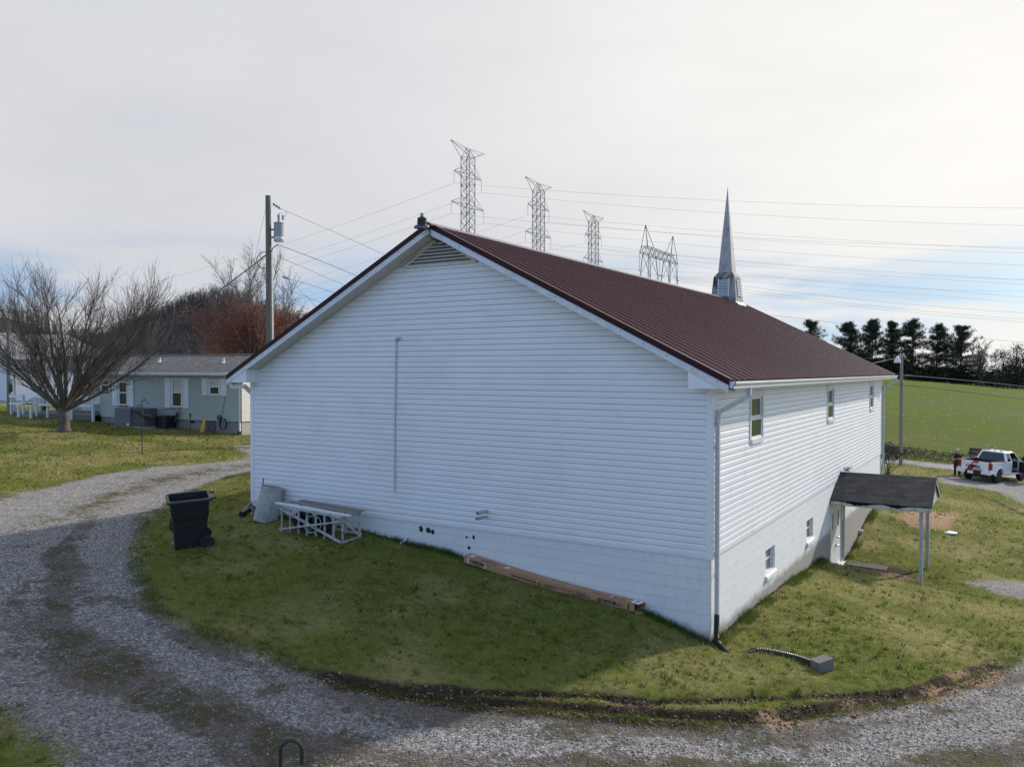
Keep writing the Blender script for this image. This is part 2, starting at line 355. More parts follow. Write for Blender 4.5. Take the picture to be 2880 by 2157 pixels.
PATCH = pxpoly([(2700, 1634), (2800, 1628), (2950, 1640), (2950, 1700), (2790, 1668)])
GCORN = pxpoly([(-20, 1965), (60, 2000), (120, 2050), (215, 2085), (240, 2150), (150, 2250), (-250, 2250), (-250, 1960)])
TRACK = [tuple(hit(*q)[:2]) for q in [(2690, 1376), (2780, 1400), (2830, 1425), (2900, 1455)]]
RUT1 = [tuple(hit(*q)[:2]) for q in [(1000, 1895), (1150, 1918), (1300, 1932), (1500, 1945), (1650, 1950), (1850, 1970), (2050, 1965), (2250, 1955), (2430, 1950), (2560, 1945), (2720, 1895), (2800, 1870)]]
RUT2 = [tuple(hit(*q)[:2]) for q in [(900, 1880), (1000, 1918), (1250, 1955), (1500, 1978), (1700, 1990), (1900, 2008), (2120, 2026), (2300, 1995), (2480, 1970), (2640, 1945)]]
ROADL = [cw(X, D) for X, D in [(-40, 57), (0, 56.5), (20, 56), (26, 56), (31, 55.6), (36, 55), (45, 53), (60, 48), (90, 38), (160, 10)]]
print('terrain fitted')

def spaced(lo, a, b, hi, st, gr=1.07, mx=14):
    mid = list(np.arange(a, b+1e-6, st)); s = st; x = b; up = []
    while x < hi: s = min(s*gr, mx); x += s; up.append(x)
    s = st; x = a; dn = []
    while x > lo: s = min(s*gr, mx); x -= s; dn.append(x)
    return np.array(dn[::-1]+mid+up)
gx = spaced(-700, -19, 7, 560, .1); gy = spaced(-120, -11, 15, 800, .1)
GX, GY = np.meshgrid(gx, gy, indexing='ij'); x = GX.ravel(); y = GY.ravel()
z = H(x, y)
near = (np.abs(x+6) < 60) & (np.abs(y-15) < 60)
z += np.where(near, (fbm(x, y, 1.1, 11, 3)-.5)*.07+(fbm(x, y, .32, 15, 2)-.5)*.035, 0)
dcam = np.hypot(x-CAM[0], y-CAM[1])
rag = (fbm(x, y, .9, 21, 4)-.5)+.55*(fbm(x, y, .22, 25, 2)-.5)
def inside(poly): return pip(x, y, poly)
def soft(poly, w):      # 1 inside, fading over w metres across the edge
    d, _ = pdist(x, y, list(poly)+[poly[0]]); return np.clip(.5+np.where(inside(poly), d, -d)/w, 0, 1)
grav = soft(DRIVE, 1.3)
grav = np.maximum(grav, soft(LOT, 2.2)); grav = np.maximum(grav, .85*soft(PATCH, .9)); grav = grav*(1-.8*soft(GCORN, 1.2))
dr1, t1 = pdist(x, y, RUT1); dr2, t2 = pdist(x, y, RUT2)
wig = (fbm(x, y, .5, 31, 3)-.5)*.16
k1 = smooth(0, .25, t1)*np.exp(-((dr1+wig)/.11)**2); k2 = smooth(0, .1, t2)*np.exp(-((dr2+wig)/.13)**2)
z -= .10*k1+.12*k2
z += .05*smooth(.25, .4, t2)*np.exp(-((dr2-.24)/.10)**2)*(fbm(x, y, .3, 41, 2))
dedge, te = pdist(x, y, inner)
mud = np.clip(np.maximum(k1, k2)*1.1, 0, 1)+.75*smooth(.42, .55, te)*(1-smooth(.96, 1, te))*np.exp(-((dedge)/.32)**2)
mud = np.maximum(mud, .8*soft(DIRT, 1.2)); dtr, _ = pdist(x, y, TRACK); mud = np.maximum(mud, .8*np.exp(-(dtr/.3)**2))
clay = smooth(.62, .74, te)*(1-smooth(.97, 1, te))*np.exp(-((dedge+.05)/.42)**2)*np.clip(fbm(x, y, .6, 51, 3)*2.6-.75, 0, 1)
clay = np.maximum(clay, soft(CLAY, 1.1)); clay = np.maximum(clay, .55*soft(DIRT, 1.0)*np.clip(fbm(x, y, .8, 52, 3)*2-.5, 0, 1))
# the drive: bare wheel tracks, silt and moss between them
mid1 = [(np.array(a)*.5+np.array(b)*.5) for a, b in zip(inner[:6], [outer[0], outer[1], outer[2], outer[3], outer[4], outer[5]])]
dm, _ = pdist(x, y, mid1)
c_in, _ = pdist(x, y, inner); wv = (fbm(x, y, 3.2, 62, 3)-.5)*1.1; al = te*26
bandn = .62*vnoise(c_in+wv, al*.16, .62, 65)+.38*vnoise(c_in+wv*.6, al*.3, .30, 66)
fine = fbm(x, y, .42, 64, 4); big = fbm(x, y, 2.6, 61, 4)
def bump(c, w): return np.exp(-((c_in-c+wv*.8)/w)**2)
silt = .55*bandn+.30*fine+.15*big+.16*bump(.25, .28)+.20*bump(1.55, .5)+.07*bump(2.4, .6)-.16*bump(.85, .25)-.10*bump(3.4, .6)
silt = np.clip((silt-.545)*5.5, 0, 1)*smooth(-.05, .15, te)
moss = np.clip((.40*bandn+.60*fbm(x, y, .38, 74, 4)+.14*bump(1.7, .55)+.08*bump(5.2, 1.2)-.60)*8, 0, 1)*.85
moss = np.maximum(moss, .8*np.exp(-(dm/.8)**2)*np.clip(fine*2.4-.5, 0, 1))
wl = np.minimum(np.where((x > -11.8) & (x < .2), np.abs(y), 9), np.where((y > -.2) & (y < 21.2), np.abs(x), 9)); mud = np.maximum(mud, .8*np.exp(-(wl/.10)**2)); 
dry = np.clip((fbm(x, y, 1.5, 81, 5)-.42)*4, 0, 1)*np.clip(.35+1.3*fbm(x, y, 6, 85, 2), 0, 1)
rx, ry = cw(0, 59.5)
fwd_d = (x-CAM[0])*math.sin(YAW)+(y-CAM[1])*math.cos(YAW)
droad, _ = pdist(x, y, ROADL)
side = ((x-rx)*math.sin(YAW)+(y-ry)*math.cos(YAW)) > 0
beyond = side & (droad > 2.6) & (x > -45)
field = smooth(3.4, 7, droad)*beyond
z = np.where(droad < 3.6, z-.10*(1-smooth(2.9, 3.6, droad)), z)
wood = smooth(300, 380, fwd_d)
fu = (x-CAM[0])*math.cos(YAW)-(y-CAM[1])*math.sin(YAW); fbrown = np.clip((fbm(fu*.5, fwd_d*1.6, 7, 91, 5)-.44)*4.5+.35*(1-smooth(62, 120, fwd_d)), 0, 1)*(1-.75*smooth(95, 140, fwd_d))
V = np.stack([x, y, z], 1)
n0, n1 = GX.shape; ii = np.arange(n0*n1).reshape(n0, n1)
F = np.stack([ii[:-1, :-1].ravel(), ii[1:, :-1].ravel(), ii[1:, 1:].ravel(), ii[:-1, 1:].ravel()], 1)
m1 = np.stack([grav, np.clip(mud, 0, 1), clay, np.ones_like(x)], 1); m2 = np.stack([silt, moss, dry, np.ones_like(x)], 1); m3 = np.stack([field, wood, fbrown, np.ones_like(x)], 1)
gavg = (grav+rag*.9)[F].mean(1); favg = field[F].mean(1); wavg = fwd_d[F].mean(1)

def ground_mat():
    m = bpy.data.materials.new('ground_surface'); m.use_nodes = True; nt = m.node_tree; n = nt.nodes; l = nt.links
    b = n['Principled BSDF']; b.inputs['Roughness'].default_value = .95; b.inputs['Specular IOR Level'].default_value = .06
    tc = n.new('ShaderNodeTexCoord')
    def noise(sc, det=5, ro=.6, dist=0):
        z = n.new('ShaderNodeTexNoise'); z.inputs['Scale'].default_value = sc; z.inputs['Detail'].default_value = det; z.inputs['Roughness'].default_value = ro; z.inputs['Distortion'].default_value = dist
        l.new(tc.outputs['Object'], z.inputs['Vector']); return z.outputs['Fac']
    def vor(sc):
        z = n.new('ShaderNodeTexVoronoi'); z.inputs['Scale'].default_value = sc; l.new(tc.outputs['Object'], z.inputs['Vector']); return z
    def attr(a):
        q = n.new('ShaderNodeAttribute'); q.attribute_name = a; s = n.new('ShaderNodeSeparateColor'); l.new(q.outputs['Color'], s.inputs[0]); return s.outputs
    def M(op, a, b=None, clamp=False):
        q = n.new('ShaderNodeMath'); q.operation = op; q.use_clamp = clamp
        for i, v in enumerate((a, b)):
            if v is None: continue
            if isinstance(v, (int, float)): q.inputs[i].default_value = v
            else: l.new(v, q.inputs[i])
        return q.outputs[0]
    def mr(x, a, b, c=0, d=1):
        q = n.new('ShaderNodeMapRange'); l.new(x, q.inputs[0])
        for i, v in enumerate((a, b, c, d)): q.inputs[i+1].default_value = v
        return q.outputs[0]
    def mix(f, a, b):
        q = n.new('ShaderNodeMix'); q.data_type = 'RGBA'
        if isinstance(f, (int, float)): q.inputs[0].default_value = f
        else: l.new(f, q.inputs[0])
        for i, v in ((6, a), (7, b)):
            if isinstance(v, tuple): q.inputs[i].default_value = (*v, 1)
            else: l.new(v, q.inputs[i])
        return q.outputs[2]
    A1 = attr('mask1'); A2 = attr('mask2'); A3 = attr('mask3')
    nf = noise(55, 4, .7); nm = noise(9, 6, .65); nl = noise(1.1, 6, .6); nb = noise(.22, 5, .55)
    edge = M('ADD', M('MULTIPLY', M('SUBTRACT', nm, .5), 1.5), M('MULTIPLY', M('SUBTRACT', nf, .5), .8))
    def th(a, k=1.0, w=.12):   # ragged threshold of a painted mask
        return mr(M('ADD', a, M('MULTIPLY', edge, k)), .5-w, .5+w)
    # turf
    g = mix(mr(nl, .3, .7), (.084, .098, .020), (.170, .178, .038))
    g = mix(mr(noise(4.5, 6, .72), .42, .62), g, (.170, .185, .036))
    g = mix(mr(noise(6.5, 6, .75), .54, .66, 0, .8), g, (.036, .052, .008))
    dryf = M('MULTIPLY', M('MULTIPLY', A2[2], mr(nm, .28, .58)), .85)
    g = mix(dryf, g, (.34, .28, .12))
    g = mix(mr(noise(24, 5, .7), .62, .72, 0, .7), g, (.020, .028, .010))
    # hay field
    fz = n.new('ShaderNodeMapping'); l.new(tc.outputs['Object'], fz.inputs[0]); fz.inputs['Rotation'].default_value = (0, 0, R(28)); fz.inputs['Scale'].default_value = (.35, 2.2, 1)
    fn = n.new('ShaderNodeTexNoise'); fn.inputs['Scale'].default_value = .5; fn.inputs['Detail'].default_value = 7; l.new(fz.outputs[0], fn.inputs['Vector'])
    fg = mix(mr(fn.outputs['Fac'], .35, .65), (.098, .158, .003), (.072, .108, .005))
    fg = mix(M('MULTIPLY', mr(fn.outputs['Fac'], .5, .75), .6), fg, (.145, .125, .04))
    fg = mix(mr(noise(3.5, 6, .75), .58, .7, 0, .75), fg, (.045, .05, .018))
    fg = mix(M('MULTIPLY', M('MULTIPLY', A3[2], mr(noise(2.2, 6, .7), .35, .6)), .8), fg, (.115, .10, .036))
    g = mix(A3[0], g, fg)
    g = mix(A3[1], g, (.062, .053, .047))
    # gravel
    v1 = vor(30); v2 = vor(64)
    s1 = n.new('ShaderNodeSeparateColor'); l.new(v1.outputs['Color'], s1.inputs[0]); s2 = n.new('ShaderNodeSeparateColor'); l.new(v2.outputs['Color'], s2.inputs[0])
    st = mix(M('POWER', s1.outputs[0], 1.5), (.12, .111, .106), (.58, .55, .52))
    st2 = mix(M('POWER', s2.outputs[0], 1.6), (.125, .115, .11), (.52, .49, .47))
    gr = mix(mr(s1.outputs[1], .4, .6), st, st2)
    gr = mix(mr(nb, .35, .65, 0, .35), gr, (.29, .255, .215))
    gr = mix(M('MULTIPLY', th(A2[0], 1.7, .25), .68), gr, (.105, .075, .050))
    gr = mix(M('MULTIPLY', th(A2[1], 1.9, .25), .70), gr, (.075, .072, .024))
    c = mix(th(A1[0], .75), g, gr)
    mudc = mix(mr(nm, .35, .65), (.030, .021, .015), (.085, .058, .040))
    c = mix(th(A1[1], .6, .15), c, mudc)
    cl = mix(mr(nm, .3, .7), (.24, .14, .075), (.46, .31, .20))
    c = mix(th(A1[2], .6, .15), c, cl)
    l.new(c, b.inputs['Base Color'])
    hh = M('ADD', M('MULTIPLY', M('SUBTRACT', 1.0, v1.outputs['Distance']), M('MULTIPLY', A1[0], 1.0)), M('MULTIPLY', nf, 1.2))
    hh = M('ADD', hh, M('MULTIPLY', nm, 1.5))
    bp = n.new('ShaderNodeBump'); bp.inputs['Strength'].default_value = .75; bp.inputs['Distance'].default_value = .03; l.new(hh, bp.inputs['Height']); l.new(bp.outputs[0], b.inputs['Normal'])
    return m
MAT['ground'] = ground_mat()
def sub(name, mask, label=None):
    Fs = F[mask]; u, inv = np.unique(Fs, return_inverse=True)
    o = npmesh(name, V[u], inv.reshape(Fs.shape), MAT['ground'], {'mask1': m1[u], 'mask2': m2[u], 'mask3': m3[u]}, smooth=True)
    tag(o, kind='structure'); return o
isg = gavg > .5; isf = (favg > .4) & (wavg < 250); ish = wavg > 250
sub('gravel_drive', isg & ~isf & ~ish); sub('field', isf & ~isg); sub('hills', ish & ~isf & ~isg); sub('lawn', ~isg & ~isf & ~ish)
# road strip draped 5 cm over the cut ground
def resample(line, st):
    o = []
    for a, b in zip(line[:-1], line[1:]):
        a = np.array(a); b = np.array(b); k = max(1, int(np.linalg.norm(b-a)/st))
        for i in range(k): o.append(a+(b-a)*i/k)
    return np.array(o+[np.array(line[-1])])
rl = resample(ROADL, 1.5); dv = np.gradient(rl, axis=0); dv /= np.linalg.norm(dv, axis=1)[:, None]; nv = np.stack([-dv[:, 1], dv[:, 0]], 1)
offs = np.linspace(-3.0, 3.0, 7); rv = []
for i in range(len(rl)):
    zc = h1(*rl[i])
    for o_ in offs:
        p = rl[i]+nv[i]*o_; rv.append((p[0], p[1], .5*zc+.5*h1(*p)-.02-.006*abs(o_)))
k = len(offs); rf = [(i*k+j, i*k+j+1, (i+1)*k+j+1, (i+1)*k+j) for i in range(len(rl)-1) for j in range(k-1)]
MAT['asphalt'] = mat('asphalt', (.19, .19, .195), .9, var=.12, scale=.6, bump=.3, bscale=60, dirt=(.13, .13, .13), dscale=.4, damt=.4)
tag(npmesh('road', np.array(rv), np.array(rf), MAT['asphalt'], smooth=True), kind='structure')
# ---------------------------------------------------------------- grass blades, gravel stones, field stones
def scatter(n, x0, x1, y0, y1, seed):
    r = np.random.default_rng(seed); return r.uniform(x0, x1, n), r.uniform(y0, y1, n), r
from bisect import bisect
def grid_at(arr, px, py):
    i = np.clip(np.searchsorted(gx, px)-1, 0, n0-2); j = np.clip(np.searchsorted(gy, py)-1, 0, n1-2)
    fx = (px-gx[i])/(gx[i+1]-gx[i]); fy = (py-gy[j])/(gy[j+1]-gy[j]); a = arr.reshape(n0, n1)
    return (a[i, j]*(1-fx)+a[i+1, j]*fx)*(1-fy)+(a[i, j+1]*(1-fx)+a[i+1, j+1]*fx)*fy
def keep_view(px, py, pz, pad=60):
    u, v = proj(px, py, pz); return (u > -pad) & (u < 2880+pad) & (v > 900) & (v < 2157+pad)
def grass_mat():
    m = bpy.data.materials.new('grass_blades'); m.use_nodes = True; nt = m.node_tree; n = nt.nodes; l = nt.links; b = n['Principled BSDF']
    b.inputs['Roughness'].default_value = .75; b.inputs['Specular IOR Level'].default_value = .12
    q = n.new('ShaderNodeAttribute'); q.attribute_name = 'tint'; l.new(q.outputs['Color'], b.inputs['Base Color'])
    tr = n.new('ShaderNodeBsdfTranslucent'); l.new(q.outputs['Color'], tr.inputs['Color']); ms = n.new('ShaderNodeMixShader'); ms.inputs[0].default_value = .35
    l.new(b.outputs[0], ms.inputs[1]); l.new(tr.outputs[0], ms.inputs[2]); l.new(ms.outputs[0], n['Material Output'].inputs[0])
    return m
MAT['grass'] = grass_mat()
def blades(name, n, x0, x1, y0, y1, hgt, wid, seed, maxd, mind=0):
    px, py, r = scatter(n, x0, x1, y0, y1, seed)
    pz = grid_at(z, px, py); g = grid_at(grav, px, py)+grid_at(rag, px, py)*.9; md = np.maximum(grid_at(mud, px, py), grid_at(clay, px, py)); d = np.hypot(px-CAM[0], py-CAM[1])
    clump = fbm(px, py, .45, 91, 3)
    k = (g < .46+.1*r.random(n)) & (md < .35+.3*r.random(n)) & (d < maxd) & (d >= mind) & keep_view(px, py, pz) & ~((px > -11.72) & (px < .03) & (py > -.03) & (py < 21.2)) & (clump+.35*r.random(n) > .52)
    px, py, pz, clump = px[k], py[k], pz[k], clump[k]; m = len(px)
    ang = r.uniform(0, 2*np.pi, m); le = hgt*(.45+.9*r.random(m))*(.5+1.2*clump); w = wid*(.6+.8*r.random(m)); ln = r.uniform(.2, 1.1, m); la = r.uniform(0, 2*np.pi, m)
    ca, sa = np.cos(ang), np.sin(ang); b0 = np.stack([px-ca*w, py-sa*w, pz-.01], 1); b1 = np.stack([px+ca*w, py+sa*w, pz-.01], 1)
    tip = np.stack([px+np.cos(la)*le*ln, py+np.sin(la)*le*ln, pz+le*np.sqrt(np.maximum(.15, 1-.6*ln**2))], 1)
    Vv = np.stack([b0, b1, tip], 1).reshape(-1, 3); Ff = np.arange(3*m).reshape(m, 3)
    dr = grid_at(dry, px, py); t = r.random(m)
    c0 = np.array([.082, .112, .020]); c1 = np.array([.25, .265, .050]); c2 = np.array([.43, .37, .175])
    c = c0+(c1-c0)*t[:, None]; isd = (r.random(m) < .18+.52*dr)[:, None]; c = np.where(isd, c2*(.6+.6*t[:, None]), c)
    tint = np.repeat(np.c_[c, np.ones(m)], 3, 0)
    return Vv, Ff, tint
def joinb(name, sets):
    o = 0; Vs = []; Fs = []; Ts = []
    for a, b, c in sets: Vs.append(a); Fs.append(b+o); Ts.append(c); o += len(a)
    return npmesh(name, np.concatenate(Vs), np.concatenate(Fs), MAT['grass'], {'tint': np.concatenate(Ts)})
def base_fringe(n, seed):      # longer unmown blades against the foundation
    r = np.random.default_rng(seed); t = r.random(n); w = r.random(n)**2*.22; fr = r.random(n) < .42
    px = np.where(fr, -11.4+11.4*t, .03+w); py = np.where(fr, -.03-w, t*21); pz = grid_at(z, px, py); k = (fbm(px, py, .7, 97, 3)+.3*r.random(n) > .6) & ~((py > 10.7) & (py < 13.2) & (px > 0)); px, py, pz = px[k], py[k], pz[k]; m = len(px)
    ang = r.uniform(0, 6.28, m); le = .105*(.4+r.random(m)); b0 = np.stack([px-np.cos(ang)*.005, py-np.sin(ang)*.005, pz-.02], 1); b1 = np.stack([px+np.cos(ang)*.005, py+np.sin(ang)*.005, pz-.02], 1); tip = np.stack([px+r.normal(0, .05, m), py+r.normal(0, .05, m)-.01, pz+le], 1)
    t = r.random(m)[:, None]; c = np.array([.05, .085, .013])+np.array([.07, .07, .02])*t; return np.stack([b0, b1, tip], 1).reshape(-1, 3), np.arange(3*m).reshape(m, 3), np.repeat(np.c_[c, np.ones(m)], 3, 0)
def tufts(n, x0, x1, y0, y1, seed, maxd, hgt, nb, wid):      # coarse clumps and weeds standing out of the short turf
    px, py, r = scatter(n, x0, x1, y0, y1, seed); pz = grid_at(z, px, py); g = grid_at(grav, px, py)+grid_at(rag, px, py)*.9; md = grid_at(mud, px, py); d = np.hypot(px-CAM[0], py-CAM[1])
    k = (g < .5) & (md < .6) & (d < maxd) & keep_view(px, py, pz) & ~((px > -11.72) & (px < .03) & (py > -.03) & (py < 21.2)) & (fbm(px, py, 1.3, 99, 3)+.4*r.random(n) > .62); px, py, pz = px[k], py[k], pz[k]; m = len(px)
    kind = r.random(m); sz = (.5+r.random(m)); cx = np.repeat(px, nb)+r.normal(0, .022, m*nb)*np.repeat(sz, nb); cy = np.repeat(py, nb)+r.normal(0, .022, m*nb)*np.repeat(sz, nb); cz = np.repeat(pz, nb); q = m*nb
    a = r.uniform(0, 6.28, q); w = wid*(.6+.8*r.random(q)); le = hgt*np.repeat(sz, nb)*(.5+.8*r.random(q)); la = r.uniform(0, 6.28, q); ln = r.uniform(.3, 1.2, q)
    b0 = np.stack([cx-np.cos(a)*w, cy-np.sin(a)*w, cz-.01], 1); b1 = np.stack([cx+np.cos(a)*w, cy+np.sin(a)*w, cz-.01], 1); tip = np.stack([cx+np.cos(la)*le*ln, cy+np.sin(la)*le*ln, cz+le*.75], 1)
    c = np.where((kind < .45)[:, None], np.array([.05, .10, .008]), np.where((kind < .75)[:, None], np.array([.20, .27, .026]), np.array([.36, .32, .16]))); c = np.repeat(c, nb, 0)*(.6+.8*r.random((q, 1)))
    return np.stack([b0, b1, tip], 1).reshape(-1, 3), np.arange(3*q).reshape(q, 3), np.repeat(np.c_[c, np.ones(q)], 3, 0)
def edge_fringe(n, seed):      # grass hanging over the broken edge of the lawn
    r = np.random.default_rng(seed); il = np.array(inner); t = r.random(n)*(len(il)-1); i = t.astype(int); f = (t-i)[:, None]; p = il[i]*(1-f)+il[i+1]*f+r.normal(0, .11, (n, 2)); px, py = p[:, 0], p[:, 1]; k = fbm(px, py, .5, 95, 3)+.3*r.random(n) > .62; px, py = px[k], py[k]; m = len(px); pz = grid_at(z, px, py)
    a = r.uniform(0, 6.28, m); le = .085*(.4+r.random(m)); b0 = np.stack([px-np.cos(a)*.004, py-np.sin(a)*.004, pz-.01], 1); b1 = np.stack([px+np.cos(a)*.004, py+np.sin(a)*.004, pz-.01], 1); tip = np.stack([px+r.normal(0, .05, m), py+r.normal(0, .05, m)-.02, pz+le*.7], 1)
    c = np.array([.06, .09, .008])+np.array([.10, .10, .03])*r.random((m, 1)); return np.stack([b0, b1, tip], 1).reshape(-1, 3), np.arange(3*m).reshape(m, 3), np.repeat(np.c_[c, np.ones(m)], 3, 0)
gset = [base_fringe(22000, 111), edge_fringe(26000, 112), tufts(18000, -16, 5.5, -10.5, 10, 113, 19, .075, 13, .0045), tufts(14000, -40, 10, -4, 26, 114, 50, .09, 9, .010), blades('a', 470000, -16, 5.5, -10.5, 9, .055, .0035, 101, 17.5), blades('b', 200000, -20, 8, -4, 22, .07, .006, 102, 36, 17.5), blades('c', 160000, -48, -14, -6, 16, .07, .011, 103, 60, 17.5),
        blades('d', 60000, -6, 14, 20, 55, .09, .014, 104, 70, 30)]
tag(joinb('grass', gset), 'short patchy winter grass covering the lawn round the white church', 'grass', kind='stuff')
# stones lying on the drive
def stones(n, x0, x1, y0, y1, s0, s1, seed, cond):
    px, py, r = scatter(n, x0, x1, y0, y1, seed); pz = grid_at(z, px, py); k = cond(px, py, pz, r); px, py, pz = px[k], py[k], pz[k]; m = len(px)
    sz = (s0+(s1-s0)*r.random(m)**2.2)[:, None, None]
    base = np.array([(1, 0, 0), (0, 1, 0), (-1, 0, 0), (0, -1, 0), (0, 0, .75), (0, 0, -.6)], float)[None]
    q = base*sz*(.65+.7*r.random((m, 6, 3))); a = r.uniform(0, 2*np.pi, m); ca, sa = np.cos(a)[:, None], np.sin(a)[:, None]
    X = q[..., 0]*ca-q[..., 1]*sa; Y = q[..., 0]*sa+q[..., 1]*ca; Z = q[..., 2]+(X*r.normal(0, .25, (m, 1)))
    Vv = np.stack([X+px[:, None], Y+py[:, None], Z+pz[:, None]+sz[:, :, 0]*.25], -1).reshape(-1, 3)
    f = np.array([(0, 1, 4), (1, 2, 4), (2, 3, 4), (3, 0, 4), (1, 0, 5), (2, 1, 5), (3, 2, 5), (0, 3, 5)]); Ff = (np.arange(m)[:, None, None]*6+f[None]).reshape(-1, 3)
    return Vv, Ff, m, r
def stone_tint(m, r, lo, hi, warm=.03):
    t = r.random(m)**1.8; g = lo+(hi-lo)*t; c = np.stack([g*(1+warm*r.normal(size=m)), g, g*(1.03+warm*r.normal(size=m)), np.ones(m)], 1); return np.repeat(c, 6, 0)
ms = bpy.data.materials.new('loose_stone'); ms.use_nodes = True; _q = ms.node_tree.nodes.new('ShaderNodeAttribute'); _q.attribute_name = 'tint'
ms.node_tree.links.new(_q.outputs['Color'], ms.node_tree.nodes['Principled BSDF'].inputs['Base Color']); ms.node_tree.nodes['Principled BSDF'].inputs['Roughness'].default_value = .8
a = stones(150000, -20, 6, -9, 8, .007, .020, 201, lambda px, py, pz, r: (grid_at(grav, px, py)+grid_at(rag, px, py)*.7 > .5) & (np.hypot(px-CAM[0], py-CAM[1]) < 22) & keep_view(px, py, pz, 20) & (r.random(len(px)) > .35*grid_at(silt, px, py)))
tag(npmesh('gravel', a[0], a[1], ms, {'tint': stone_tint(a[2], a[3], .11, .38)}), 'loose grey and white crushed stone on the curved drive', 'gravel', kind='stuff')
cl_ = np.array(RUT1+RUT2[::-1]+inner[8:])
def clod_ok(px, py, pz, r): return (np.maximum(grid_at(mud, px, py), grid_at(clay, px, py)) > .35+.3*r.random(len(px))) & (np.hypot(px-CAM[0], py-CAM[1]) < 24) & keep_view(px, py, pz, 20)
a = stones(70000, -8, 6, -7, 5, .006, .030, 205, clod_ok)
t_ = a[3].random(a[2])[:, None]; ct = np.where((a[3].random(a[2]) < .5)[:, None], np.array([.30, .175, .095])*(.5+.8*t_), np.array([.075, .052, .037])*(.5+1.2*t_))
tag(npmesh('soil_clods', a[0], a[1], ms, {'tint': np.repeat(np.c_[ct, np.ones(a[2])], 6, 0)}), 'brown and orange crumbled soil along the broken edge of the lawn', 'soil', kind='stuff')
px, py, r_ = scatter(5200, -16, 6, -7, 12, 206); pz = grid_at(z, px, py); k_ = (grid_at(grav, px, py) < .7) & keep_view(px, py, pz, 20) & (np.hypot(px-CAM[0], py-CAM[1]) < 24) & ~((px > -11.72) & (px < .03) & (py > -.03)); px, py, pz = px[k_], py[k_], pz[k_]; m_ = len(px)
A_ = r_.normal(size=(m_, 3))*np.array([1, 1, .45]); A_ /= np.linalg.norm(A_, axis=1)[:, None]; B_ = r_.normal(size=(m_, 3))*np.array([1, 1, .45]); B_ /= np.linalg.norm(B_, axis=1)[:, None]; c_ = np.stack([px, py, pz+.03], 1); s_ = .018*(.5+r_.random((m_, 1)))
tl_ = np.array([.20, .13, .07])*(.4+1.1*r_.random((m_, 1))); tag(npmesh('fallen_leaves', np.stack([c_-A_*s_, c_+B_*s_*.7, c_+A_*s_, c_-B_*s_*.7], 1).reshape(-1, 3), np.arange(4*m_).reshape(m_, 4), ms, {'tint': np.repeat(np.c_[tl_, np.ones(m_)], 4, 0)}), 'small dead brown leaves scattered on the lawn', 'leaves', kind='stuff')
fa, fb = cw(30, 62), cw(100, 150)
a = stones(16000, -40, 40, 40, 165, .03, .085, 202, lambda px, py, pz, r: (grid_at(field, px, py) > .6) & keep_view(px, py, pz, 20) & (fbm(px, py, 16, 300, 4)+.5*r.random(len(px)) > .30+.0042*np.hypot(px-CAM[0], py-CAM[1])))
tag(npmesh('field_stones', a[0], a[1], ms, {'tint': stone_tint(a[2], a[3], .30, .85)}), 'pale chert stones strewn over the green field', 'stones', kind='stuff')
print('ground done')
# ---------------------------------------------------------------- church
CW, CL, LAP = 11.678, 21.098, .1143
XM = -CW/2; HR = 6.264; SLP = .506; OF = .42; OE = .416; OB = .45; HE = 2.944; HW = CW/2+OE; EZ = HR-SLP*HW
def zroof(x): return HR-SLP*abs(x-XM)
church = thing('church', (XM, CL/2, -1.5), 'white vinyl sided church with maroon metal roof and a weathered grey steeple', 'church')

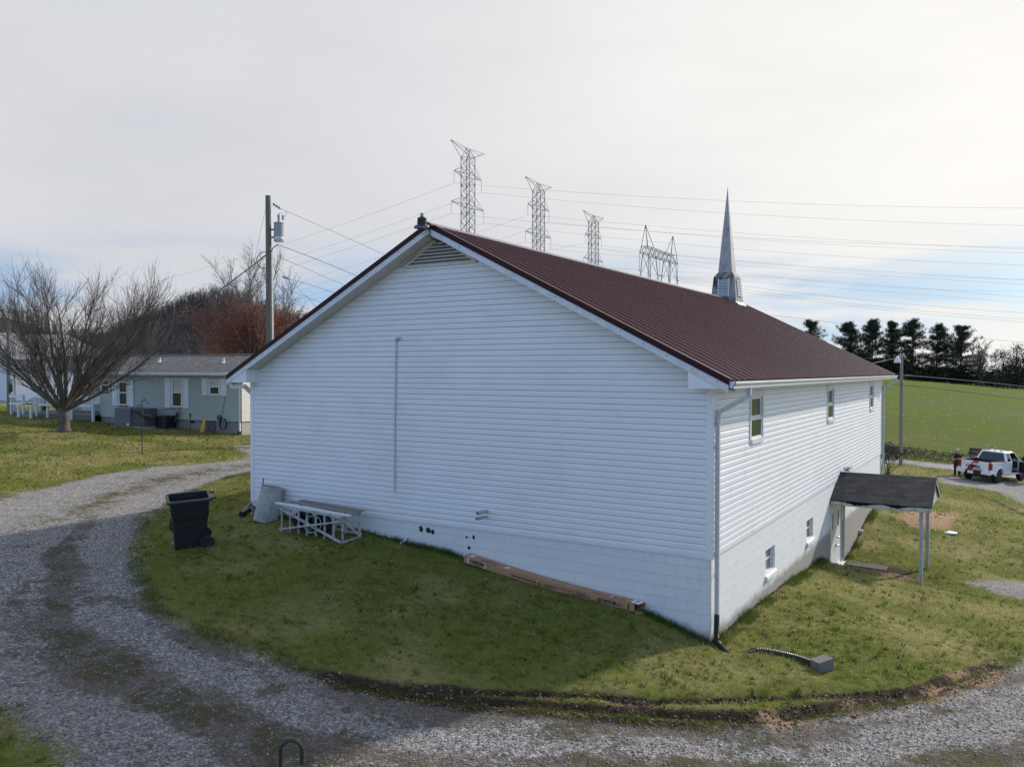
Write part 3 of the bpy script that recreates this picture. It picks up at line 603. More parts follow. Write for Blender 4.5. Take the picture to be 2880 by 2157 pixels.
def block_mat():
    m = bpy.data.materials.new('painted_block'); m.use_nodes = True; nt = m.node_tree; n = nt.nodes; l = nt.links; b = n['Principled BSDF']; b.inputs['Roughness'].default_value = .7
    g = n.new('ShaderNodeNewGeometry'); sp = n.new('ShaderNodeSeparateXYZ'); l.new(g.outputs['Position'], sp.inputs[0])
    ad = n.new('ShaderNodeMath'); l.new(sp.outputs[0], ad.inputs[0]); l.new(sp.outputs[1], ad.inputs[1])
    cb = n.new('ShaderNodeCombineXYZ'); l.new(ad.outputs[0], cb.inputs[0]); l.new(sp.outputs[2], cb.inputs[1])
    br = n.new('ShaderNodeTexBrick'); l.new(cb.outputs[0], br.inputs['Vector']); br.inputs['Scale'].default_value = 1
    br.inputs['Brick Width'].default_value = .4064; br.inputs['Row Height'].default_value = .2032; br.inputs['Mortar Size'].default_value = .0045; br.inputs['Mortar Smooth'].default_value = .6
    br.inputs['Color1'].default_value = (.76, .755, .735, 1); br.inputs['Color2'].default_value = (.735, .73, .715, 1); br.inputs['Mortar'].default_value = (.64, .63, .61, 1)
    z = n.new('ShaderNodeTexNoise'); z.inputs['Scale'].default_value = 2.2; z.inputs['Detail'].default_value = 8; z.inputs['Roughness'].default_value = .7; l.new(g.outputs['Position'], z.inputs['Vector'])
    mr = n.new('ShaderNodeMapRange'); l.new(z.outputs['Fac'], mr.inputs[0]); mr.inputs[1].default_value = .55; mr.inputs[2].default_value = .75; mr.inputs[4].default_value = .45
    mx = n.new('ShaderNodeMix'); mx.data_type = 'RGBA'; l.new(mr.outputs[0], mx.inputs[0]); l.new(br.outputs['Color'], mx.inputs[6]); mx.inputs[7].default_value = (.55, .52, .46, 1)
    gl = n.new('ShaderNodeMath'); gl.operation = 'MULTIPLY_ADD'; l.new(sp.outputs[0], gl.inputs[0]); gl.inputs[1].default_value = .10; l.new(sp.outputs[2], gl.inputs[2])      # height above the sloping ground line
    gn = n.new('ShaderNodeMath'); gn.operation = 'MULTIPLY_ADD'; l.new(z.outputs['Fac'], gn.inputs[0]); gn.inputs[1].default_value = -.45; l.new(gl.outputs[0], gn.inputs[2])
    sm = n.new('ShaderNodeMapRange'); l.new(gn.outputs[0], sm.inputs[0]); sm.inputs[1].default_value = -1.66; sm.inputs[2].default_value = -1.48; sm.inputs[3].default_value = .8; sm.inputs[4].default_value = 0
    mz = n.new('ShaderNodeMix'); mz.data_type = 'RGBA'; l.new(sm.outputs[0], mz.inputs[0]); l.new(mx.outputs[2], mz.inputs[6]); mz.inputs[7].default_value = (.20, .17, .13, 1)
    l.new(mz.outputs[2], b.inputs['Base Color'])
    z3 = n.new('ShaderNodeTexNoise'); z3.inputs['Scale'].default_value = 60; l.new(g.outputs['Position'], z3.inputs['Vector'])
    h = n.new('ShaderNodeMath'); h.operation = 'MULTIPLY_ADD'; l.new(z3.outputs['Fac'], h.inputs[0]); h.inputs[1].default_value = .25; iv = n.new('ShaderNodeMath'); iv.operation = 'SUBTRACT'; iv.inputs[0].default_value = 1; l.new(br.outputs['Fac'], iv.inputs[1]); l.new(iv.outputs[0], h.inputs[2])
    bp = n.new('ShaderNodeBump'); bp.inputs['Strength'].default_value = .6; bp.inputs['Distance'].default_value = .010; l.new(h.outputs[0], bp.inputs['Height']); l.new(bp.outputs[0], b.inputs['Normal'])
    return m
MAT['block'] = block_mat()
def shingle_mat(name, c1, c2, rot=0, sc=1):
    m = bpy.data.materials.new(name); m.use_nodes = True; nt = m.node_tree; n = nt.nodes; l = nt.links; b = n['Principled BSDF']; b.inputs['Roughness'].default_value = .9; b.inputs['Specular IOR Level'].default_value = .25
    uv = n.new('ShaderNodeAttribute'); uv.attribute_name = 'suv'
    br = n.new('ShaderNodeTexBrick'); l.new(uv.outputs['Vector'], br.inputs['Vector']); br.inputs['Scale'].default_value = 1
    br.inputs['Brick Width'].default_value = .30*sc; br.inputs['Row Height'].default_value = .14*sc; br.inputs['Mortar Size'].default_value = .0045*sc; br.inputs['Mortar Smooth'].default_value = .3
    br.inputs['Color1'].default_value = (*c1, 1); br.inputs['Color2'].default_value = (*c2, 1); br.inputs['Mortar'].default_value = tuple(q*.3 for q in c1)+(1,)
    z = n.new('ShaderNodeTexNoise'); z.inputs['Scale'].default_value = 3; z.inputs['Detail'].default_value = 9; z.inputs['Roughness'].default_value = .75; l.new(uv.outputs['Vector'], z.inputs['Vector'])
    mr = n.new('ShaderNodeMapRange'); l.new(z.outputs['Fac'], mr.inputs[0]); mr.inputs[1].default_value = .3; mr.inputs[2].default_value = .75; mr.inputs[3].default_value = .55; mr.inputs[4].default_value = 1.7
    vs = n.new('ShaderNodeVectorMath'); vs.operation = 'SCALE'; l.new(br.outputs['Color'], vs.inputs[0]); l.new(mr.outputs[0], vs.inputs['Scale']); l.new(vs.outputs[0], b.inputs['Base Color'])
    bp = n.new('ShaderNodeBump'); bp.inputs['Strength'].default_value = .6; bp.inputs['Distance'].default_value = .01; iv = n.new('ShaderNodeMath'); iv.operation = 'SUBTRACT'; iv.inputs[0].default_value = 1; l.new(br.outputs['Fac'], iv.inputs[1]); l.new(iv.outputs[0], bp.inputs['Height']); l.new(bp.outputs[0], b.inputs['Normal'])
    return m
def set_suv(o, fn):
    me = o.data; a = me.attributes.new('suv', 'FLOAT_VECTOR', 'POINT'); off = rootloc(o)
    a.data.foreach_set('vector', np.array([fn(v.co+off) for v in me.vertices], dtype=np.float32).ravel())
MAT['shingle_dark'] = shingle_mat('dark_shingles', (.030, .030, .032), (.060, .058, .058))
MAT['shingle_grey'] = shingle_mat('grey_shingles', (.150, .140, .135), (.185, .172, .165))

# --- foundation: block walls with openings
WIN = [(2.33, 3.33), (10.09, 11.09), (17.88, 18.80)]; WZ0, WZ1 = 1.79, 2.85
BW = [(3.69, 4.47, -1.08, -.58), (7.68, 8.47, -1.08, -.58)]
DOOR = (10.93, 12.78, -2.62, -.70); FB = -3.4
def wall_holes(mb, P, u0, u1, z0, z1, holes, nrm, depth):
    """rectangle u0..u1 x z0..z1 mapped by P(u,z,inset); rectangular holes get reveals"""
    us = sorted({u0, u1, *[h for q in holes for h in q[:2]]}); zs = sorted({z0, z1, *[h for q in holes for h in q[2:]]})
    for a, b in zip(us[:-1], us[1:]):
        for c, d in zip(zs[:-1], zs[1:]):
            if any(h[0]-1e-6 <= a and b <= h[1]+1e-6 and h[2]-1e-6 <= c and d <= h[3]+1e-6 for h in holes): continue
            mb.quad(P(a, c, 0), P(b, c, 0), P(b, d, 0), P(a, d, 0))
    for a, b, c, d in holes:
        for (ua, za), (ub, zb) in (((a, c), (b, c)), ((b, c), (b, d)), ((b, d), (a, d)), ((a, d), (a, c))):
            mb.quad(P(ua, za, 0), P(ub, zb, 0), P(ub, zb, depth), P(ua, za, depth))
f = MB(); Z1 = .03; fo = .008
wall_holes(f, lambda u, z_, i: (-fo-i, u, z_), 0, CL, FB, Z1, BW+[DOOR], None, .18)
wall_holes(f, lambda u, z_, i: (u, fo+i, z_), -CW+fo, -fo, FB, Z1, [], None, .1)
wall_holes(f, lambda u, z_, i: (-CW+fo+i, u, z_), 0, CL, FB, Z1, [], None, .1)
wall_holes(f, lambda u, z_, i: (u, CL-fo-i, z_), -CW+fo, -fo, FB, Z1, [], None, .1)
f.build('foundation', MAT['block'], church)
# --- siding: dutch laps, cove on top and flat face below
MAT['lap_shade_grime'] = mat('lap_shadow_grime', (.23, .235, .245), .8, var=.3, scale=2)  # dark tone for the painted lap shadow lines and the dirt in them
def lap(mb, Pt, a, b, za, zb):
    o0, o1 = .003, .017; zm = za+(zb-za)*.56
    pr = [(za, o0), (za, o1), (zm, o1-.001), (zm+(zb-zm)*.45, o0+.0055), (zb, o0)]
    vs = []
    for z_, o in pr: vs += [Pt(a, z_, o), Pt(b, z_, o)]
    mb.add(vs, [(2*i, 2*i+1, 2*i+3, 2*i+2) for i in range(4)])
    mb.mi = 1; mb.add([Pt(a, zb-.0075, o0+.0035), Pt(b, zb-.0075, o0+.0035), Pt(b, zb+.001, o0+.003), Pt(a, zb+.001, o0+.003)], [(0, 1, 2, 3)]); mb.mi = 0      # lap shadow painted dark under the lip, together with dirt
def siding(mb, Pt, u0, u1, nl, clipf=None, holes=()):
    jr = random.Random(int(u1*10)+nl); joints = []
    for i in range(nl):
        za, zb = i*LAP, (i+1)*LAP; zt = zb; a, b = u0, u1
        if i % 2 == 0: joints = [u0+jr.uniform(.4, 3.6)+3.66*q for q in range(8)]      # panels are two laps high and 3.66 m long
        if clipf:
            q = clipf(za); a, b = max(u0, q[0]), min(u1, q[1])
            if b-a < .05: continue
        cuts = [(a, b)]
        for h0, h1, hz0, hz1 in holes:
            if zb > hz0+.01 and za < hz1-.01:
                cuts = [s for c in cuts for s in ((c[0], min(c[1], h0)), (max(c[0], h1), c[1])) if s[1]-s[0] > .01]
        pc = []
        for c in cuts:
            e_ = [c[0]]+[q for q in joints if c[0]+.15 < q < c[1]-.15]+[c[1]]; pc += list(zip(e_[:-1], e_[1:]))
        for n_, c in enumerate(pc):
            sh_ = .0022 if n_ % 2 else 0; ov = .0012*jr.uniform(-1, 1); lap(mb, lambda u, z_, o, sh_=sh_, ov=ov: Pt(u, z_+ov, o+sh_), c[0], c[1], za, zb)
vent_h = 5.47
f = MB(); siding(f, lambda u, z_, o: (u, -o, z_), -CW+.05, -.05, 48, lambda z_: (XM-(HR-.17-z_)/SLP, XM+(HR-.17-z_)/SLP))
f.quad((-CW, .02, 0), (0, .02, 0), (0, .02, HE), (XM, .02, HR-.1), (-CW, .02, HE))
f.build('gable_wall', [MAT['siding'], MAT['lap_shade_grime']], church)
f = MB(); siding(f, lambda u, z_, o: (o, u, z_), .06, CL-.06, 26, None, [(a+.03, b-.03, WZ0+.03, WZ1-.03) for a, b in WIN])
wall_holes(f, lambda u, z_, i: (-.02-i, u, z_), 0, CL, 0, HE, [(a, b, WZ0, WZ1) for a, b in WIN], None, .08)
f.build('side_wall', [MAT['siding'], MAT['lap_shade_grime']], church)
f = MB(); siding(f, lambda u, z_, o: (-CW-o, u, z_), .06, CL-.06, 26); f.quad((-CW+.02, 0, 0), (-CW+.02, CL, 0), (-CW+.02, CL, HE), (-CW+.02, 0, HE)); f.build('side_wall', [MAT['siding'], MAT['lap_shade_grime']], church)
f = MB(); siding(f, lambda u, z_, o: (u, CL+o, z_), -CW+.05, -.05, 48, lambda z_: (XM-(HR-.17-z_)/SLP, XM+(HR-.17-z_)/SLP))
f.quad((-CW, CL-.02, 0), (0, CL-.02, 0), (0, CL-.02, HE), (XM, CL-.02, HR-.1), (-CW, CL-.02, HE)); f.build('gable_wall', [MAT['siding'], MAT['lap_shade_grime']], church)
for cx, cy, sx, sy in ((0, 0, 1, -1), (-CW, 0, -1, -1), (0, CL, 1, 1), (-CW, CL, -1, 1)):
    f = MB(); f.box((cx+sx*.026, cy+sy*.026, -.035), (cx-sx*.085, cy+sy*.001, HE)); f.box((cx+sx*.026, cy+sy*.0005, -.035), (cx+sx*.001, cy-sy*.085, HE)); f.build('corner_post', MAT['siding'], church)
# starter strip shadow line under the siding
f = MB(); f.box((-CW+.09, -.014, -.03), (-.09, .004, -.002)); f.box((-.004, .09, -.03), (.014, CL-.09, -.002)); f.build('starter_strip', MAT['trim'], church)
# --- gable louvre
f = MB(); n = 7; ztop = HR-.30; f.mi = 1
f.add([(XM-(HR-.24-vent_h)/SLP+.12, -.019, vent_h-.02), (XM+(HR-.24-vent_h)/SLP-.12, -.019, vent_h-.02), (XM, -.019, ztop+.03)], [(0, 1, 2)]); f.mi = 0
for i in range(n):
    a = vent_h+(ztop-vent_h)*i/n; b = a+(ztop-vent_h)/n*.60; w0 = max(.05, (HR-.24-a)/SLP-.14); w1 = max(.02, (HR-.24-b)/SLP-.14)
    f.add([(XM-w0, -.056, a), (XM+w0, -.056, a), (XM+w1, -.024, b), (XM-w1, -.024, b), (XM-w0, -.060, a+.02), (XM+w0, -.060, a+.02)], [(0, 1, 5, 4), (4, 5, 2, 3)])
w0 = (HR-.22-vent_h)/SLP-.2
f.bar((XM-w0, -.035, vent_h-.01), (XM+w0, -.035, vent_h-.01), .045, .05)
for s in (-1, 1): f.bar((XM+s*w0, -.035, vent_h), (XM+s*.1, -.035, HR-.3), .04, .045)
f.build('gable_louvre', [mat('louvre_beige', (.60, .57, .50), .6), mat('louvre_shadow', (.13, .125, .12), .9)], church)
# --- roof: ribbed maroon sheets
def roof_side(s):
    f = MB(); y0, y1 = -OF-.02, CL+OB+.02; prof = []; yy = y0; P = .2
    k = int(round((y1-y0)/P)); P = (y1-y0)/k
    for i in range(k):
        b = y0+i*P; hh_ = .019 if i % 2 == 0 else .012; prof += [(b, hh_), (b+.05, hh_), (b+.066, 0), (b+P-.016, 0)]
    prof.append((y1, .011)); nx = SLP/math.hypot(1, SLP)*s; nz_ = 1/math.hypot(1, SLP); vs = []
    for d, zz in ((0.02, 0), (HW*.5, 0), (HW+.03, 0)):
        for yv, h in prof: vs.append((XM+s*d+nx*h, yv, HR-SLP*d+nz_*h))
    m = len(prof); fs = []
    for r in range(2):
        for i in range(m-1): fs.append((r*m+i, r*m+i+1, (r+1)*m+i+1, (r+1)*m+i) if s < 0 else (r*m+i, (r+1)*m+i, (r+1)*m+i+1, r*m+i+1))
    f.add(vs, fs); return f
for s in (-1, 1):
    f = roof_side(s); f.mi = 1
    for d in (.35, 1.6, 2.85, 4.1, 5.3, 6.1):       # rows of screw heads
        for i in range(112):
            yv = -OF+.08+i*.2
            if yv > CL+OB: break
            c = Vector((XM+s*d, yv, HR-SLP*d+.004)); f.box(c-Vector((.011, .011, 0)), c+Vector((.011, .011, .012)))
    f.build('roof', [MAT['maroon'], MAT['cable']], church)
f = MB(); f.prism([(XM-.16, -OF-.03, HR-.16*SLP+.022), (XM-.03, -OF-.03, HR+.022), (XM+.03, -OF-.03, HR+.022), (XM+.16, -OF-.03, HR-.16*SLP+.022), (XM+.155, -OF-.03, HR-.16*SLP+.012), (XM-.155, -OF-.03, HR-.16*SLP+.012)], (0, CL+OF+OB+.06, 0))
f.build('ridge_cap', mat('ridge_metal', (.22, .17, .17), .35, metal=.2, var=.15, scale=3), church)
# deck under the sheets, soffits and fascias
f = MB()
for s in (-1, 1):
    a = Vector((XM, 0, HR-.03)); b = Vector((XM+s*HW, 0, EZ-.03))
    f.hexa([(XM, -OF+.03, HR-.10), (XM+s*HW, -OF+.03, EZ-.10), (XM+s*HW, CL+OB-.03, EZ-.10), (XM, CL+OB-.03, HR-.10)], [(XM, -OF+.03, HR-.012), (XM+s*HW, -OF+.03, EZ-.012), (XM+s*HW, CL+OB-.03, EZ-.012), (XM, CL+OB-.03, HR-.012)])
f.build('roof_deck', MAT['trim'], church)
for y_, sg in ((-OF, -1), (CL+OB, 1)):
    f = MB(); g = MB(); h = MB()
    for s in (-1, 1):
        e = HW+.02
        f.prism([(XM, y_, HR+.020), (XM+s*e, y_, HR-SLP*e+.020), (XM+s*e, y_, HR-SLP*e-.085), (XM, y_, HR-.085)], (0, sg*.018, 0))
        f.prism([(XM+s*.05, y_, HR-SLP*.05+.024), (XM+s*e, y_, HR-SLP*e+.024), (XM+s*e, y_, HR-SLP*e+.0285), (XM+s*.05, y_, HR-SLP*.05+.0285)], (0, -sg*.13, 0))
        g.prism([(XM, y_, HR-.088), (XM+s*HW, y_, EZ-.088), (XM+s*HW, y_, EZ-.215), (XM, y_, HR-.215)], (0, sg*.004, 0))
        ww = abs(y_) if sg < 0 else OB
        wy = 0 if sg < 0 else CL
        h.quad((XM, y_, HR-.19), (XM+s*HW, y_, EZ-.19), (XM+s*HW, wy, EZ-.19), (XM, wy, HR-.19))
        nb_ = 50
        for i in range(1, nb_):
            d = HW*i/nb_; h.bar((XM+s*d, y_, HR-SLP*d-.193), (XM+s*d, wy, HR-SLP*d-.193), .016, .008)
        h.bar((XM, wy+sg*.014, HR-.205), (XM+s*HW, wy+sg*.014, EZ-.205), .03, .05)
    if sg < 0:
        g.mi = 1
        for s in (-1, 1):
            for i in range(14):
                d = .35+i*.44; g.box((XM+s*d-.008, -OF-.008, HR-SLP*d-.14), (XM+s*d+.008, -OF-.003, HR-SLP*d-.124))
    f.build('rake_trim', MAT['maroon_trim'], church); g.build('rake_fascia', [mat('galv_fascia', (.66, .68, .70), .45, var=.08, dirt=(.45, .46, .47), dscale=4, damt=.5), MAT['cable']], church); h.build('rake_soffit', MAT['soffit'], church)
for s in (-1, 1):     # eaves: fascia, flat soffit, boxed returns
    xe = XM+s*HW; xw = XM+s*CW/2
    f = MB(); f.box((xe-s*.02, -OF+.004, HE), (xe, CL+OB-.004, EZ-.012)); f.build('eave_fascia', MAT['trim'], church)
    f = MB(); f.box((xe-s*.021, -OF+.02, HE), (xw, CL+OB-.02, HE+.012)); f.build('eave_soffit', MAT['soffit'], church)
    for y_, yw in ((-OF+.006, 0), (CL+OB-.006, CL)):
        f = MB(); xi = xw-s*.28
        f.hexa([(xi, y_, HE-.003), (xe-s*.022, y_, HE-.003), (xe-s*.022, yw, HE-.003), (xi, yw, HE-.003)][::(1 if s > 0 else -1)],
               [(xi, y_, zroof(xi)-.2), (xe-s*.022, y_, zroof(xe)-.09), (xe-s*.022, yw, zroof(xe)-.09), (xi, yw, zroof(xi)-.2)][::(1 if s > 0 else -1)])
        f.build('eave_return', MAT['siding'], church)
    # K gutter
    g = MB(); gz = EZ-.035; pr = [(0, 0), (.0, -.115), (.075, -.115), (.082, -.075), (.118, -.03), (.118, 0), (.105, 0), (.105, -.028), (.07, -.07), (.066, -.105), (.012, -.105), (.012, 0)]
    y0, y1 = -OF+.03, CL+OB-.01
    g.prism([(xe+s*(a+.003), y0, gz+b) for a, b in pr], (0, y1-y0, 0))
    for yc in ((y0, y0+.004), (y1-.004, y1)): g.prism([(xe+s*(a+.003), yc[0], gz+b) for a, b in pr[:6]], (0, yc[1]-yc[0], 0))
    g.build('gutter', MAT['trim'], church)
# downspout at the near right corner: elbow back under the eave, then down the corner
xe = XM+HW
def spout(pts, parent, name='downspout', m='galv', w=.075, d=.055):
    g = MB()
    for a, b in zip(pts[:-1], pts[1:]): g.bar(a, b, w, d, up=(0, 1, 0))
    for p in pts[1:-1]: p = Vector(p); g.lathe(p-Vector((0, 0, .04)), [(.038, 0), (.045, .01), (.045, .07), (.038, .08)], 8)
    return g.build(name, MAT[m], parent)
ds = spout([(xe+.06, .62, EZ-.14), (xe+.06, .60, EZ-.30), (.075, .16, 2.52), (.068, .14, 2.35), (.068, .14, -1.05)], church)
for zz in (1.9, .05, -.35):
    g = MB(); g.box((.02, .095, zz), (.105, .185, zz+.03)); g.build('strap', MAT['galv'], ds)
spout([(xe+.06, CL+OB-.1, EZ-.14), (xe+.06, CL+OB-.12, EZ-.28), (.07, CL-.05, 2.62), (.068, CL+.05, 2.5), (.068, CL+.05, -2.1)], church)
xl = -CW-OE
g = MB(); g.prism([(xl-.10, -.33, EZ-.02), (xl+.06, -.33, EZ-.10), (xl+.06, -.33, EZ-.24), (xl-.02, -.33, EZ-.22), (xl-.09, -.33, EZ-.16)], (0, .02, 0)); g.build('gutter_end', MAT['trim'], church)
spout([(xl-.06, -.22, EZ-.15), (xl-.02, -.22, EZ-.27), (-CW-.14, -.10, EZ-.16-.10), (-CW-.07, .12, 2.62), (-CW-.07, .12, .12)], church, m='trim', w=.09, d=.07)
# --- upper windows
for a, b in WIN:
    f = MB(); x0, x1 = -.01, .034
    f.box((x0, a-.012, WZ0), (x1, a+.07, WZ1)); f.box((x0, b-.07, WZ0), (x1, b+.012, WZ1)); f.box((x0, a+.07, WZ1-.13), (x1, b-.07, WZ1)); f.box((x0, a+.07, WZ0), (x1+.02, b-.07, WZ0+.09))
    w = f.build('window', mat('window_trim', (.72, .72, .70), .5, dirt=(.38, .37, .34), dscale=6, damt=.5), church)
    zmid = (WZ0+.09+WZ1-.13)/2
    for k_, (za, zb) in enumerate(((zmid, WZ1-.13), (WZ0+.09, zmid))):
        g = MB(); xs = .004-.022*(1-k_)
        g.box((xs-.02, a+.07, za), (xs+.008, a+.115, zb)); g.box((xs-.02, b-.115, za), (xs+.008, b-.07, zb)); g.box((xs-.02, a+.115, za), (xs+.008, b-.115, za+.045)); g.box((xs-.02, a+.115, zb-.045), (xs+.008, b-.115, zb))
        g.build('sash', MAT['trim'], w)
        g = MB(); g.box((xs-.010, a+.11, za+.04), (xs-.006, b-.11, zb-.04)); g.build('pane', MAT['glass'], w)
    g = MB(); g.box((-.20, a, WZ0), (-.19, b, WZ1)); g.build('blind', mat('blind', (.10, .10, .10), .9), w)
# --- basement windows and door
for a, b, c, d in BW:
    g = MB(); g.box((-.15, a, c), (-.11, b, d)); w = g.build('basement_window', mat('grey_board', (.30, .29, .28), .7, var=.2), church)
    g = MB(); g.box((-.1, a+.02, c), (-.085, a+.055, d)); g.box((-.1, b-.055, c), (-.085, b-.02, d)); g.box((-.1, a+.055, (c+d)/2-.02), (-.085, b-.055, (c+d)/2+.02)); g.build('frame', MAT['trim'], w)
    g = MB(); g.hexa([(-.12, a-.03, c-.11), (.05, a-.03, c-.13), (.05, b+.03, c-.13), (-.12, b+.03, c-.11)], [(-.12, a-.03, c+.004), (.05, a-.03, c-.05), (.05, b+.03, c-.05), (-.12, b+.03, c+.004)]); g.build('sill', MAT['block'], w)
a, b, c, d = DOOR; mid = (a+b)/2
MAT['door'] = mat('door_paint', (.74, .74, .73), .45, var=.04, dirt=(.5, .48, .42), dscale=3, damt=.35)
for k_, (p, q) in enumerate(((a+.06, mid-.006), (mid+.006, b-.06))):
    g = MB(); cy_ = (p+q)/2; lz0, lz1 = -1.45, -.95
    l0, l1 = cy_-.10, cy_+.10
    for ya, yb, za, zb in ((p, l0, c+.03, d-.05), (l1, q, c+.03, d-.05), (l0, l1, c+.03, lz0), (l0, l1, lz1, d-.05)): g.box((-.09, ya, za), (-.045, yb, zb))
    dr = g.build('door', MAT['door'], church)
    g = MB(); g.box((-.07, l0, lz0), (-.064, l1, lz1)); g.build('pane', MAT['glass'], dr)
    g = MB(); hy = mid+(.09 if k_ else -.09)
    for zz in (-1.72, -1.95) if k_ else (-1.95,):
        g = MB(); g.lathe((-.045, hy, zz), [(.03, 0), (.03, .012), (.012, .02), (.012, .045), (.028, .055), (.03, .075), (.018, .09)], 10, axis=(1, 0, 0)); g.build('handle', MAT['chrome'], dr)
g = MB(); g.box((-.17, a, c), (-.02, a+.055, d)); g.box((-.17, b-.055, c), (-.02, b, d)); g.box((-.17, a+.055, d-.045), (-.02, b-.055, d)); g.box((-.12, a, c-.02), (.10, b, c+.025)); g.build('door_frame', MAT['trim'], church)
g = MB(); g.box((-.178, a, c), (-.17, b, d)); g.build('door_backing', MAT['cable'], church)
g = MB(); g.box((.0, b+.06, -2.5), (.05, b+.11, -.55)); g.build('wall_pipe', MAT['galv'], church)
# --- canopy over the basement door
cy0, cy1 = 10.71, 13.72; cyr = (cy0+cy1)/2; cze, czr = -.43, .21; cx1 = 2.60
g = MB()
for ya in (cy0, cy1):
    g.hexa([(.02, ya, cze-.03), (cx1, ya, cze-.03), (cx1, cyr, czr-.03), (.02, cyr, czr-.03)][::(1 if ya == cy0 else -1)], [(.02, ya, cze), (cx1, ya, cze), (cx1, cyr, czr), (.02, cyr, czr)][::(1 if ya == cy0 else -1)])
cn = g.build('canopy_roof', MAT['shingle_dark'], church); lS = math.hypot(cyr-cy0, czr-cze)
set_suv(cn, lambda p: (p.x, abs(p.y-cyr)*lS/(cyr-cy0), 0))
for ya, sg in ((cy0, -1), (cy1, 1)):      # rotten fascia boards
    g = MB()
    xs = np.linspace(.03, cx1-.03, 60); rr = np.random.default_rng(5)
    for i in range(59):
        xm_ = xs[i]; lo = cze-.135
        gapp = max(0, .085*math.exp(-((xm_-.75)/.33)**2)+.075*math.exp(-((xm_-1.7)/.22)**2)) if sg < 0 else 0
        top = cze-.032-gapp*(.7+.5*rr.random())
        g.hexa([(xs[i], ya, lo), (xs[i+1], ya, lo), (xs[i+1], ya+sg*.022, lo), (xs[i], ya+sg*.022, lo)][::-sg], [(xs[i], ya, top), (xs[i+1], ya, top), (xs[i+1], ya+sg*.022, top), (xs[i], ya+sg*.022, top)][::-sg])
    g.build('canopy_fascia', MAT['oldwood'], cn)
g = MB()      # end gable boards and rake
for i in range(7):
    ya = cy0+.14+i*.41; yb = ya+.39
    za, zb = [cze-.03+(czr-cze)*(1-abs(q-cyr)/(cyr-cy0))-.035 for q in (ya, yb)]
    g.hexa([(cx1-.09, ya, cze-.12), (cx1-.07, ya, cze-.12), (cx1-.07, yb, cze-.12), (cx1-.09, yb, cze-.12)], [(cx1-.09, ya, za), (cx1-.07, ya, za), (cx1-.07, yb, zb), (cx1-.09, yb, zb)])
for ya in (cy0, cy1): g.bar((cx1-.02, ya, cze-.075), (cx1-.02, cyr, czr-.075), .022, .085)
g.build('canopy_gable', MAT['oldwood'], cn)
g = MB(); g.box((.03, cy0+.05, cze-.16), (cx1-.1, cy1-.05, cze-.137)); g.build('canopy_ceiling', MAT['soffit'], cn)
for px_, py_ in ((2.33, 10.86), (2.27, 13.52)):
    zb = h1(px_, py_); g = MB(); g.box((px_-.047, py_-.047, zb-.15), (px_+.047, py_+.047, cze-.12)); g.build('canopy_post', mat('post_paint', (.40, .42, .44), .7, var=.12, dirt=(.22, .2, .17), dscale=4, damt=.7, stretch=(4, 4, 1)), church)
g = MB(); rr = random.Random(3)
for i in range(26):
    p = Vector((.16, cyr+.1, czr+.02)); q = p+Vector((rr.uniform(-.12, .16), rr.uniform(-.24, .24), rr.uniform(-.02, .14))); g.tube([p, q], .009, 4)
g.build('straw_nest', mat('old_straw', (.40, .37, .31), .9, var=.2), cn)
# --- steeple
sx0, sy0, hs = XM, 19.99, .54; zt = 7.14
MAT['steeple'] = mat('steeple_grey', (.42, .40, .395), .65, var=.12, scale=2.5, dirt=(.20, .19, .18), dscale=2.2, damt=.7)
MAT['steeple_dirty'] = mat('steeple_mildew', (.33, .315, .30), .75, var=.2, scale=4, dirt=(.035, .032, .028), dscale=2.6, damt=1, dlo=.42, stretch=(1.3, 1.3, .55))
h2 = .44; zc = 7.34; h3 = .30
g = MB(); zb = HR-SLP*.6-.05
def ring(h, zz, ch=0): return [(sx0-h, sy0-h, zz), (sx0+h, sy0-h, zz), (sx0+h, sy0+h, zz), (sx0-h, sy0+h, zz)]
g.hexa(ring(hs+.012, zb), ring(h2, zt)); g.hexa(ring(h2, zt), ring(h3, zc))
stp = g.build('steeple', MAT['steeple_dirty'], church, bevel=.012)
g = MB(); tip = 10.96
prev = ring(h3-.008, zc-.02)
g.add(prev+[(sx0, sy0, tip)], [(0, 1, 4), (1, 2, 4), (2, 3, 4), (3, 0, 4)]); g.build('spire', MAT['steeple'], stp)
def face_pt(side, u, z_, o):
    t_ = (z_-zb)/(zt-zb); h = hs+.012+(h2-hs-.012)*t_+o
    return {0: (sx0+u, sy0-h, z_), 1: (sx0+h, sy0+u, z_), 2: (sx0-u, sy0+h, z_), 3: (sx0-h, sy0-u, z_)}[side]
for side in range(4):
    g = MB(); z0_, z1_ = 6.33, 7.02; w_ = .205; m_ = 11
    for i in range(m_):
        za = z0_+(z1_-z0_)*i/m_; zb_ = za+(z1_-z0_)/m_*.62
        g.add([face_pt(side, -w_, za, .035), face_pt(side, w_, za, .035), face_pt(side, w_, zb_, .006), face_pt(side, -w_, zb_, .006), face_pt(side, -w_, za+.008, .04), face_pt(side, w_, za+.008, .04)], [(0, 1, 5, 4), (4, 5, 2, 3)])
    for u_ in (-w_-.015, w_+.015): g.add([face_pt(side, u_-.018, z0_-.03, .001), face_pt(side, u_+.018, z0_-.03, .001), face_pt(side, u_+.018, z0_-.03, .035), face_pt(side, u_-.018, z0_-.03, .035), face_pt(side, u_-.018, z1_+.03, .001), face_pt(side, u_+.018, z1_+.03, .001), face_pt(side, u_+.018, z1_+.03, .035), face_pt(side, u_-.018, z1_+.03, .035)], [(0, 1, 2, 3), (4, 7, 6, 5), (3, 2, 6, 7), (0, 3, 7, 4), (1, 5, 6, 2)])
    g.build('louvre', MAT['trim'], stp)
g = MB(); s_ = hs+.012
